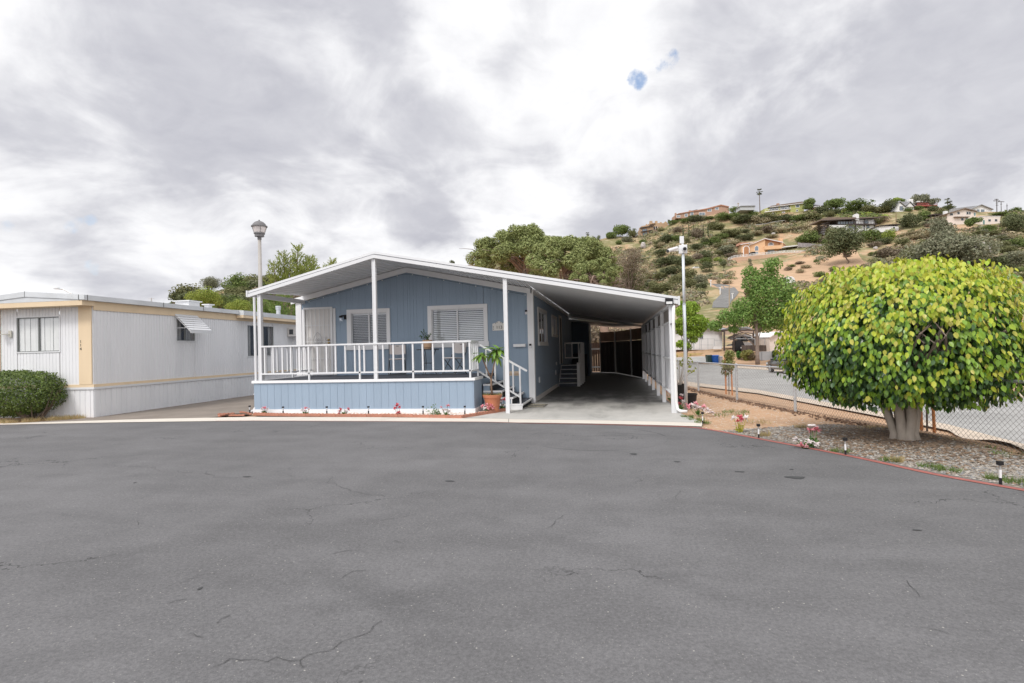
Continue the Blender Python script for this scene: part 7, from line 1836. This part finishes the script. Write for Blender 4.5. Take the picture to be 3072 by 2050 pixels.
# ------------------------------------------------------------------ stone pines behind the house
PINE = leafm('pine_needles', [(.23,.28,.11),(.30,.34,.135),(.17,.21,.09),(.35,.38,.17)], .7, .2, spec=.15)
PINEB = pm('pine_bark', (.27,.195,.155), .9, .2, 2); TWIG = pm('dead_twig', (.22,.165,.13), .9, .2, 3)
def pine(label, px, cpx0, cpx1, cpy0, cpy1, dist, sd, nb=60, n=15000, trunk_px=None, forks=3):
    rr = random.Random(sd); d = ray(px, 900); hl = math.hypot(d.x, d.y); bx_, by_ = d.x/hl*dist, d.y/hl*dist; z0 = T(bx_, by_)
    dep = (Vector((bx_,by_,0))-O).dot(FW); k = dep/CF
    t = thing('stone_pine', label, 'tree', (bx_,by_,z0), YAW)
    def zz(py): return EYE-z0+(1047-(px-1536)*.0242-py)*k
    xa, xb, zt, zb = (cpx0-px)*k, (cpx1-px)*k, zz(cpy0), zz(cpy1)
    cx, rx, cz, rz = (xa+xb)/2, (xb-xa)/2, zb, zt-zb
    bl = []
    for i in range(nb):
        u = rr.random()*2*PI; v_ = rr.random()**.6; el = rr.uniform(.0,1.0)**.8
        q = math.sqrt(max(0,1-(el*.96)**2)); rad = q*(.62+.38*v_)
        s = rr.uniform(.55,1.05)*rx*.17
        bl.append((cx+math.cos(u)*rad*(rx-s), math.sin(u)*rad*(rx*.75-s), cz+el*(rz-s)*(.80+.2*v_), s, s, s*.85))
    m = MB(); crown(m, bl, int(n*1.5), .10, rr, 3.0, lo=.40, up=.7); m.build('crown', PINE, t, local=True)
    m = MB(); tp_ = (trunk_px-px)*k if trunk_px else 0
    f0 = Vector((tp_, -1.0, zb-.5)); m.tube([(tp_+.5,-1,-.5),(tp_+.35,-1.1,zb*.6),f0], [.42,.33,.26], 9)
    for i in range(26):
        e = Vector(bl[int(rr.random()*nb)][:3]); b0 = f0+Vector((0,0,rr.uniform(-1.2,1.6))); mid = b0.lerp(e,.5)+Vector((0,0,.5)); m.tube([b0, mid, e], [.13,.07,.02], 5)
    m.build('trunk', PINEB, t, local=True, smooth=True)
    m = MB()
    for i in range(300):
        e = Vector((cx+rr.uniform(-1,1)*rx*.85, rr.uniform(-.6,.6)*rx, zb+rr.uniform(-.35,.35)*rz)); dd = rdir(rr)*rr.uniform(.5,1.6); dd.z *= .5; m.tube([e, e+dd*.5+rdir(rr)*.15, e+dd], [.035,.022,.008], 3, cap=False)
    tag(m.build('dead_branches', TWIG, t, local=True), kind='stuff')
pine('large stone pine with pale forked trunk rising behind the blue house', 1545, 1392, 1725, 668, 805, 58, 1, 100, 44000, 1575)
pine('second stone pine right of the forked one behind the carport roof', 1720, 1560, 1874, 696, 825, 52, 2, 95, 42000, 1690)
pine('low stone pine tucked in front behind the carport roof', 1790, 1690, 1872, 765, 870, 46, 3, 50, 18000)
tree(1890, 905, 120, 175, 'brown', 'half dead brown tree right of the stone pines', 21, 24, 2600, .035, .12, br=.16, limbs_n=16, thick=.02)
tree(1905, 900, 90, 90, 'olive', 'olive tree at the foot of the half dead brown tree', 22, 14, 1500, .06, .1)
tree(1650, 985, 330, 120, 'brown', 'tangled brown thicket under the stone pines', 23, 26, 3000, .03, .05, br=.12, p=Vector((2.0*0-1.6*0+(-3.2), 64, 0)), limbs_n=20)
# street trees
def street_tree(label, px, base, cpx0, cpx1, top, bot, kind_cols, dist, sd, shape=None, n=6000, trunk_px=12, pts=None):
    rr = random.Random(sd); 
    if dist: d = ray(px, base); p = O+d*(dist/math.hypot(d.x,d.y)); p.z = T(p.x,p.y)
    else: p = hit(px, base)
    k = (p-O).dot(FW)/CF; t = thing('street_tree', label, 'tree', p-Vector((0,0,.1)), YAW)
    zb, zt = (base-bot)*k, (base-top)*k; xa, xb = (cpx0-px)*k, (cpx1-px)*k; cx = (xa+xb)/2; rx = (xb-xa)/2
    bl = [(b[0]+cx,)+b[1:] for b in blobset(rr, 46, rx, rx*.9, (zt-zb)/2, (zt+zb)/2, rx*.24, .25, .85, shape)]
    if pts: bl = [((x-px)*k, rr.uniform(-1,1)*r_*k*.8, (base-y-(x-px)*.0242)*k, r_*k, r_*k, r_*k*.85) for x, y, r_ in pts for _ in (0,1)]
    m = MB(); r0 = trunk_px*k*.5; m.tube([(0,0,-.1),(0,0,zb*.5),(cx*.2,0,zb+(zt-zb)*.3),(cx*.5,0,zb+(zt-zb)*.75)], [r0*1.25,r0,r0*.7,r0*.3], 10)
    for i in range(18):
        e = Vector(bl[int(rr.random()*len(bl))][:3]); z0 = zb+(zt-zb)*rr.uniform(-.05,.5); b0 = Vector((cx*.15,0,z0)); m.tube([b0,b0.lerp(e,.5)+Vector((0,0,.2)),e], [r0*.35,r0*.22,r0*.07], 5)
    m.build('trunk', pm('street_bark_%d' % sd,(.22,.175,.15),.9,.25,4,bump=.5,bscale=10), t, local=True, smooth=True)
    m = MB(); crown(m, bl, int(n*2.1), .175, rr, 1.3, lo=.35); m.build('crown', leafm('street_leaf_%d' % sd, kind_cols, .55, .25, .1), t, local=True); return t
street_tree('liquidambar street tree with straight grey trunk beside the grey gate', 2273, 1094, 2125, 2420, 772, 1030, [(.13,.24,.055),(.18,.30,.075),(.10,.18,.045),(.23,.34,.09)], None, 1, lambda z: max(.28, 1.15-1.0*z) if z > .2 else .95, 9500, 11, [(2325,792,24),(2318,825,34),(2260,815,24),(2262,850,32),(2335,865,46),(2285,885,40),(2372,890,28),(2235,920,36),(2300,935,48),(2365,930,44),(2182,950,30),(2155,975,20),(2225,955,32),(2300,965,36),(2350,962,34),(2392,935,28),(2205,985,16),(2150,975,14),(2405,925,22),(2405,960,20)])
street_tree('bright green round tree behind the camera pole', 2058, 1048, 2003, 2136, 838, 1012, [(.20,.32,.04),(.27,.40,.05),(.13,.23,.03),(.31,.42,.07)], 66, 2, None, 6000, 8)
zM = (2200, 960, .10843)
def street_bush(x, y, w, h, cols, label, sd):
    px, py = zM[0]+x*zM[2], zM[1]+y*zM[2]; p = hit(px, py); k = (p-O).dot(FW)/CF*zM[2]; rr = random.Random(sd); W_, H_ = w*k, h*k
    t = thing('street_shrub', label, 'shrub', p, YAW); m = MB(); bl = blobset(rr, 14, W_*.5, W_*.4, H_*.5, H_*.48, W_*.2, .3); crown(m, bl, 2600, .16, rr, 1.5, lo=.5); m.build('foliage', leafm('street_shrub_%d' % sd, cols, .6, .2), t, local=True)
    m = MB()
    for q in range(7): m.tube([(rr.uniform(-.2,.2)*W_,0,-.1),(rr.uniform(-.3,.3)*W_,0,H_*.6)], .04, 5)
    m.build('stem', BK2, t, local=True)
street_bush(400,1120,400,330,[(.27,.27,.08),(.33,.31,.11),(.19,.20,.06)],'rounded yellow green hedge bush left of the street tree trunk',1)
street_bush(510,1130,230,230,[(.20,.16,.10),(.27,.21,.13),(.14,.11,.07)],'brown dried side bush beside the yellow green hedge bush',2)
street_bush(160,1100,170,260,[(.08,.20,.05),(.12,.26,.06),(.06,.14,.04)],'leafy green plant at the left end of the street hedge',3)
street_bush(1180,1080,260,240,[(.06,.10,.03),(.09,.14,.04),(.04,.07,.025)],'clipped dark green hedge behind the parked black car',4)
# ------------------------------------------------------------------ left background
zN = (480, 700, .20426)
def ltree(x, y, w, h, kd, label, sd, **kw):
    px, py = zN[0]+x*zN[2], zN[1]+y*zN[2]
    dist = kw.pop('dist', None); p = None
    if dist:
        d = ray(px, py); q = O+d*(dist/math.hypot(d.x,d.y)); hh_ = q.z; p = Vector((q.x,q.y,T(q.x,q.y))); extra = (hh_-p.z)/((q-O).dot(FW)/CF)
        return tree(px, py, w*zN[2], h*zN[2]+extra, kd, label, sd, p=p, trunk_f=min(.8, kw.pop('tf', extra/(h*zN[2]+extra))), **kw)
    return tree(px, py, w*zN[2], h*zN[2], kd, label, sd, **kw)
ltree(760,790,310,240,'grey','large grey eucalyptus standing highest on the left hill',31,nb=22,n=2200,size=.05,trunk_f=.18)
ltree(530,870,180,180,'grey','grey dome shaped pine left of the large eucalyptus',32,nb=16,n=1500,size=.07,trunk_f=.15)
ltree(1110,775,180,150,'dark','flat tiered cedar on the left hill crest',33,nb=12,n=900,size=.08,trunk_f=.2,shape=lambda z: 1.1-.7*z)
ltree(1170,770,90,160,'dark','slim pointed conifer beside the tiered cedar',34,nb=8,n=500,size=.1,trunk_f=.1,shape=lambda z: 1.15-.95*z)
ltree(1350,760,170,110,'dark','dark flat topped oak just left of the lamp post',35,nb=12,n=1100,size=.08,trunk_f=.15)
ltree(1610,760,220,180,'dark','dark oak just right of the lamp post',36,nb=14,n=1300,size=.07,trunk_f=.15)
ltree(190,1010,150,150,'green','green tree at the left foot of the left hill',37,nb=12,n=1100,size=.08,trunk_f=.1)
ltree(290,1040,220,160,'dark','dark oak at the left foot of the left hill',38,nb=14,n=1400,size=.07,trunk_f=.1)
ltree(980,790,110,60,'dark','low dark tree between the eucalyptus and cedar',381,nb=9,n=700,size=.09,trunk_f=.1)
ltree(680,850,130,100,'green','green tree below the large eucalyptus left side',382,nb=10,n=900,size=.08,trunk_f=.1)
ltree(1060,900,220,140,'green','green rounded tree mid slope on the left hill',39,nb=14,n=1300,size=.07,trunk_f=.08)
ltree(1200,950,220,180,'olive','olive tree mid slope left of the lamp post',40,nb=14,n=1300,size=.07,trunk_f=.08)
ltree(1330,960,150,140,'brown','brown leafless tree on the left slope near the lamp post',401,nb=12,n=900,size=.07,trunk_f=.1)
ltree(420,930,140,110,'green','small green tree at the left hill shoulder',41,nb=10,n=900,size=.08,trunk_f=.1)
ltree(700,1090,560,330,'bright','big yellow green tree spreading behind the white mobile home roof',42,nb=34,n=5200,size=.030,dist=40,br=.15)
ltree(1150,1130,380,210,'bright','bright yellow green treetop right above the mobile home roof',43,nb=20,n=3000,size=.045,dist=37,br=.17)
ltree(880,1080,300,240,'green','deep green treetop between the two yellow green trees',44,nb=18,n=2200,size=.05,dist=43,br=.17)
scrub('left_hill_woods', 1700, (480,1000), (850,1010), ['green','olive','dark','olive'], 2.6)
scrub('middle_hill_woods', 1300, (1000,1800), (770,900), ['brown','olive','dry','olive'], 2.0)
rl = random.Random(91)
for i in range(46):
    px = rl.uniform(505, 985); d_ = ray(px, 900); E_, _r = ridge(math.atan2(d_.x, d_.y)); py0 = 900
    while True:
        q = ray(px, py0)
        if q.z/math.hypot(q.x, q.y) > E_*.93 or py0 < 840: break
        py0 -= 2
    py = py0+rl.random()**1.5*75; w_ = rl.uniform(45, 95)
    kd = rl.choice(['green','dark','olive','olive','green','grey','brown'])
    shrub(px, py, w_, w_*rl.uniform(.6,.9), kd, None, .03)
    o = COL.objects[-1]; o.name = 'woodland_tree'; o['label'] = {'green':'mid green','dark':'dark green','olive':'olive green','grey':'grey green','brown':'brownish'}[kd]+' tree in the woods on the left hill'; o['category'] = 'tree'; o['group'] = kd+' trees of the left hill woods'
# feathery trees rising behind the porch roof, left of the ridge
def feather(label, px, top, spires, dist, sd, cols, base_py=960):
    rr = random.Random(sd); d = ray(px, 1000); hl = math.hypot(d.x,d.y); p = Vector((d.x/hl*dist,d.y/hl*dist,0)); k = (p-O).dot(FW)/CF
    t = thing('feathery_tree', label, 'tree', p, YAW); hz = 1047-(px-1536)*.0242
    m = MB(); m2 = MB()
    for (sx, st_, wd) in spires:
        x = (sx-px)*k; zt = EYE+(hz-st_)*k; zb = EYE+(hz-base_py)*k; y0 = rr.uniform(-1,1)
        m2.tube([(x*.3,y0*.3,0),(x*.8,y0,zb),(x,y0,zt)], [.10,.06,.015], 6)
        n = int(70*(zt-zb)/1.6)
        for i in range(n):
            u = rr.random(); z = zb+(zt-zb)*u; rad = wd*k*(.25+1.0*(1-u))*rr.uniform(.2,1); a = rr.random()*6.28
            c0 = Vector((x+math.cos(a)*rad, y0+math.sin(a)*rad, z))
            dd = Vector((math.cos(a)*.6,math.sin(a)*.6,.8)).normalized()
            for q in range(7): leaf(m, c0+dd*.055*q, (rdir(rr)*.8+dd+Vector((0,0,.2))), rdir(rr), .17, .045)
    m.build('crown', leafm('feather_%d' % sd, cols, .55, .3), t, local=True); m2.build('trunk', BK2, t, local=True)
FC = [(.19,.24,.05),(.25,.30,.07),(.13,.18,.04),(.30,.33,.10)]
feather('tall feathery yellow green tree rising behind the porch roof', 890, 750, [(912,752,22),(868,772,20),(935,782,22),(888,785,18),(845,800,20),(955,795,18),(900,800,24),(865,830,24),(925,820,26),(830,838,18),(948,830,24)], 34, 1, FC, 880)
feather('small feathery tree tip right of the tall feathery tree', 988, 776, [(988,778,9),(985,800,10)], 38, 2, FC, 830)
feather('feathery green foliage seen under the porch roof left end', 830, 880, [(790,900,24),(815,895,26),(840,905,26),(868,900,26),(885,910,24),(800,925,26),(850,930,26)], 30, 3, [(.15,.22,.05),(.21,.28,.07),(.10,.16,.04)], 1000)
tree(1357, 800, 26, 24, 'dark', 'tiny dark tree on the far slope just above the canopy ridge', 51, nb=8, n=500, size=.1, trunk_f=.15)
tree(20, 872, 90, 42, 'dark', 'dark red tinged tree behind the far left roof', 52, nb=12, n=1500, size=.06, p=(lambda d: Vector((d.x/math.hypot(d.x,d.y)*70, d.y/math.hypot(d.x,d.y)*70, 5.0)))(ray(14,888)), trunk_f=.05)
cl = (lambda d: Vector((d.x/math.hypot(d.x,d.y)*48, d.y/math.hypot(d.x,d.y)*48, 0)))(ray(215,880))
sl2 = thing('cobra_street_light', 'thin curved cobra head street light behind the mobile home roof', 'street lamp', cl, YAW); k = (cl-O).dot(FW)/CF
zz = lambda py, px=215: EYE+(1079-py)*k
m = MB(); m.tube([(1.2,0,0),(.9,0,zz(920)),(0,0,zz(880)),((190-215)*k,0,zz(867)),((177-215)*k,0,zz(865.5))], [.09,.07,.05,.045,.04], 8); m.build('pole', GALV, sl2, local=True)
m = MB(); m.prism([((181-215)*k,-.12,zz(867)),((163-215)*k,-.12,zz(866)),((166-215)*k,-.12,zz(864)),((178-215)*k,-.12,zz(862.5))], (0,.24,0)); m.build('lamp_head', GALV, sl2, local=True)
ant = (lambda d: Vector((d.x/math.hypot(d.x,d.y)*60, d.y/math.hypot(d.x,d.y)*60, 0)))(ray(454,900))
av = thing('roof_aerial', 'tiny aerial on a pole showing over the mobile home roof', 'aerial', ant, YAW); k = (ant-O).dot(FW)/CF
m = MB(); m.tube([(0,0,0),(0,0,EYE+(1073-893)*k)], .05, 6); m.beam((-.25,0,EYE+(1073-896)*k),(.25,0,EYE+(1073-896)*k),.04,.04); m.build('pole', GALV, av, local=True)

# ------------------------------------------------------------------ sky, sun, camera
wd_ = bpy.data.worlds.new('World'); S.world = wd_; wd_.use_nodes = True
nt = wd_.node_tree; L = nt.links; bg = nt.nodes['Background']; bg.inputs['Strength'].default_value = .1
SUN_EL, SUN_AZ = math.radians(50), math.radians(-158)      # azimuth from +Y towards +X: behind the camera, a little left
sky = _n(nt, 'ShaderNodeTexSky', sky_type='NISHITA'); sky.sun_disc = False; sky.sun_elevation = SUN_EL; sky.sun_rotation = SUN_AZ
tc = _n(nt, 'ShaderNodeTexCoord'); D = tc.outputs['Generated']
def VM(op, a, b=None, sc=None):
    n = _n(nt, 'ShaderNodeVectorMath', operation=op)
    for i, q in enumerate((a, b)):
        if q is None: continue
        if isinstance(q, (tuple, Vector)): n.inputs[i].default_value = tuple(q)
        else: L.new(q, n.inputs[i])
    if sc is not None: n.inputs['Scale'].default_value = sc
    return n
def MA(op, a, b=None, cl_=False):
    n = _n(nt, 'ShaderNodeMath', operation=op); n.use_clamp = cl_
    for i, q in enumerate((a, b)):
        if q is None: continue
        if isinstance(q, (int, float)): n.inputs[i].default_value = q
        else: L.new(q, n.inputs[i])
    return n.outputs[0]
def MR(v, a, b, c=0.0, d=1.0, sm='SMOOTHSTEP'):
    n = _n(nt, 'ShaderNodeMapRange', interpolation_type=sm)
    for k_, q in (('From Min', a), ('From Max', b), ('To Min', c), ('To Max', d)): n.inputs[k_].default_value = q
    L.new(v, n.inputs['Value']); return n.outputs[0]
Dn = VM('NORMALIZE', D).outputs[0]
sx = _n(nt, 'ShaderNodeSeparateXYZ'); L.new(Dn, sx.inputs[0])
zc = MA('ADD', MA('MAXIMUM', sx.outputs[2], 0.0), .36)
cx_ = _n(nt, 'ShaderNodeCombineXYZ'); L.new(MA('DIVIDE', sx.outputs[0], zc), cx_.inputs[0]); L.new(MA('DIVIDE', sx.outputs[1], zc), cx_.inputs[1])
def NO(vec, sc, det=7, ro=.55, dist=0.0):
    n = _n(nt, 'ShaderNodeTexNoise'); n.inputs['Scale'].default_value = sc; n.inputs['Detail'].default_value = det; n.inputs['Roughness'].default_value = ro; n.inputs['Distortion'].default_value = dist
    L.new(vec, n.inputs['Vector']); return n
P0 = cx_.outputs[0]
n1 = NO(P0, 1.35, 8, .54, .5).outputs['Fac']; n2 = NO(P0, 3.4, 8, .56, .6).outputs['Fac']; n3 = NO(P0, 2.4, 6, .6, .6).outputs['Fac']; n4 = NO(P0, 8.5, 7, .58, .5).outputs['Fac']
warp = VM('SCALE', VM('SUBTRACT', NO(Dn, 3.2, 6, .6).outputs['Color'], (.5,.5,.5)).outputs[0], sc=.34).outputs[0]
Dw = VM('NORMALIZE', VM('ADD', Dn, warp).outputs[0]).outputs[0]
def blob(px, py, rpx, w, soft=.45, vec=None):
    c = ray(px, py).normalized(); r_ = math.atan(rpx/CF)
    dt = VM('DOT_PRODUCT', vec or Dw, c).outputs['Value']
    return MA('MULTIPLY', MR(dt, math.cos(r_*(1+soft)), math.cos(r_*(1-soft))), w)
dark = 0.0
BL = [(300,40,250,.55),(560,110,260,.8),(860,100,280,.85),(1080,170,170,.6),(180,270,170,.55),(60,400,170,.55),(1120,400,160,.35),(1260,430,110,.35),(1480,400,140,.35),(1320,650,130,.5),(1000,520,90,.15),(120,610,170,.3),(750,590,110,.22),(420,560,120,.15),
      (2300,60,200,.5),(2750,120,340,.8),(2650,320,330,.85),(2950,250,300,.8),(2440,400,190,.6),(2350,420,150,.5),(2900,430,260,.5),(1960,590,190,.42),(1850,480,120,.2),(1540,440,110,.3),(2060,270,90,.2),(3050,560,150,.3),(1700,120,160,.15)]
acc_ = None
for b in BL:
    o = blob(*b); acc_ = o if acc_ is None else MA('MAXIMUM', acc_, o)
LT = [(2400,130,110,.5),(700,330,220,.45),(1000,300,130,.3),(1350,220,150,.3),(1860,300,190,.35),(2080,230,90,.35),(620,470,230,.45),(260,170,110,.25),(1600,60,120,.2)]
lacc = None
for b in LT:
    o = blob(*b); lacc = o if lacc is None else MA('MAXIMUM', lacc, o)
m1_ = MA('ADD', MA('MULTIPLY', n1, .55), MA('MULTIPLY', n2, .45))
m1_ = MA('SUBTRACT', m1_, MA('MULTIPLY', acc_, .145))
m1_ = MA('ADD', m1_, MA('MULTIPLY', lacc, .10))
edge = MR(m1_, .355, .565)
soft = MR(MA('ADD', MA('MULTIPLY', n3, .6), MA('MULTIPLY', n4, .4)), .30, .70, -.22, .22, 'LINEAR')
val = MA('ADD', MA('ADD', MA('MULTIPLY', edge, .78), .13), soft, True)
mixc = _n(nt, 'ShaderNodeMix', data_type='RGBA'); L.new(val, mixc.inputs['Factor']); mixc.inputs[6].default_value = (4.35,4.38,4.85,1); mixc.inputs[7].default_value = (8.4,8.4,8.5,1)
gap = None; pale = None
for (px, py, r_) in ((2010,160,40),(1922,232,34),(1200,531,18),(215,655,22),(250,648,22),(195,672,24),(275,805,26),(2,682,22)):
    o = blob(px, py, r_*(.78 if px > 1800 else .7), 1.0, .75, VM('NORMALIZE', VM('ADD', Dn, VM('SCALE', warp, sc=.22).outputs[0]).outputs[0]).outputs[0]); gap = o if gap is None else MA('MAXIMUM', gap, o)
gapn = MR(MA('ADD', gap, MA('MULTIPLY', MA('SUBTRACT', NO(Dn, 20, 7, .62).outputs['Fac'], .5), 2.8)), .66, 1.35)
gapn = MA('MULTIPLY', gapn, MR(gap, .02, .3))
mixg = _n(nt, 'ShaderNodeMix', data_type='RGBA'); L.new(MA('MULTIPLY', gapn, MR(sx.outputs[0], -.3, .1, .42, .9)), mixg.inputs['Factor']); L.new(mixc.outputs[2], mixg.inputs[6])
skys = VM('SCALE', sky.outputs[0], sc=1.55).outputs[0]; L.new(skys, mixg.inputs[7])
# the cloud deck is brighter around the hidden sun
sd_ = Vector((math.sin(SUN_AZ)*math.cos(SUN_EL), math.cos(SUN_AZ)*math.cos(SUN_EL), math.sin(SUN_EL)))
glow = MR(VM('DOT_PRODUCT', Dn, sd_).outputs['Value'], .1, 1.0, 1.0, 1.7)
fin = VM('SCALE', mixg.outputs[2]); L.new(glow, fin.inputs['Scale'])
L.new(fin.outputs[0], bg.inputs['Color'])
sun = bpy.data.lights.new('sun', 'SUN'); sun.energy = 1.5; sun.angle = math.radians(14); sun.color = (1,.965,.91)
so = bpy.data.objects.new('sun', sun); COL.objects.link(so); so.rotation_euler = sd_.to_track_quat('Z', 'Y').to_euler()
cam = bpy.data.cameras.new('camera'); cam.sensor_width = 36; cam.lens = CF/CW*36; cam.clip_start = .05; cam.clip_end = 4000
co = bpy.data.objects.new('camera', cam); COL.objects.link(co)
co.matrix_world = Matrix(((RT.x,UP.x,-FW.x,0),(RT.y,UP.y,-FW.y,0),(RT.z,UP.z,-FW.z,EYE),(0,0,0,1)))
S.camera = co
S.view_settings.view_transform = 'Standard'; S.view_settings.look = 'None'; S.view_settings.exposure = .35; S.view_settings.gamma = 1
S.cycles.max_bounces = 6; S.cycles.transparent_max_bounces = 12
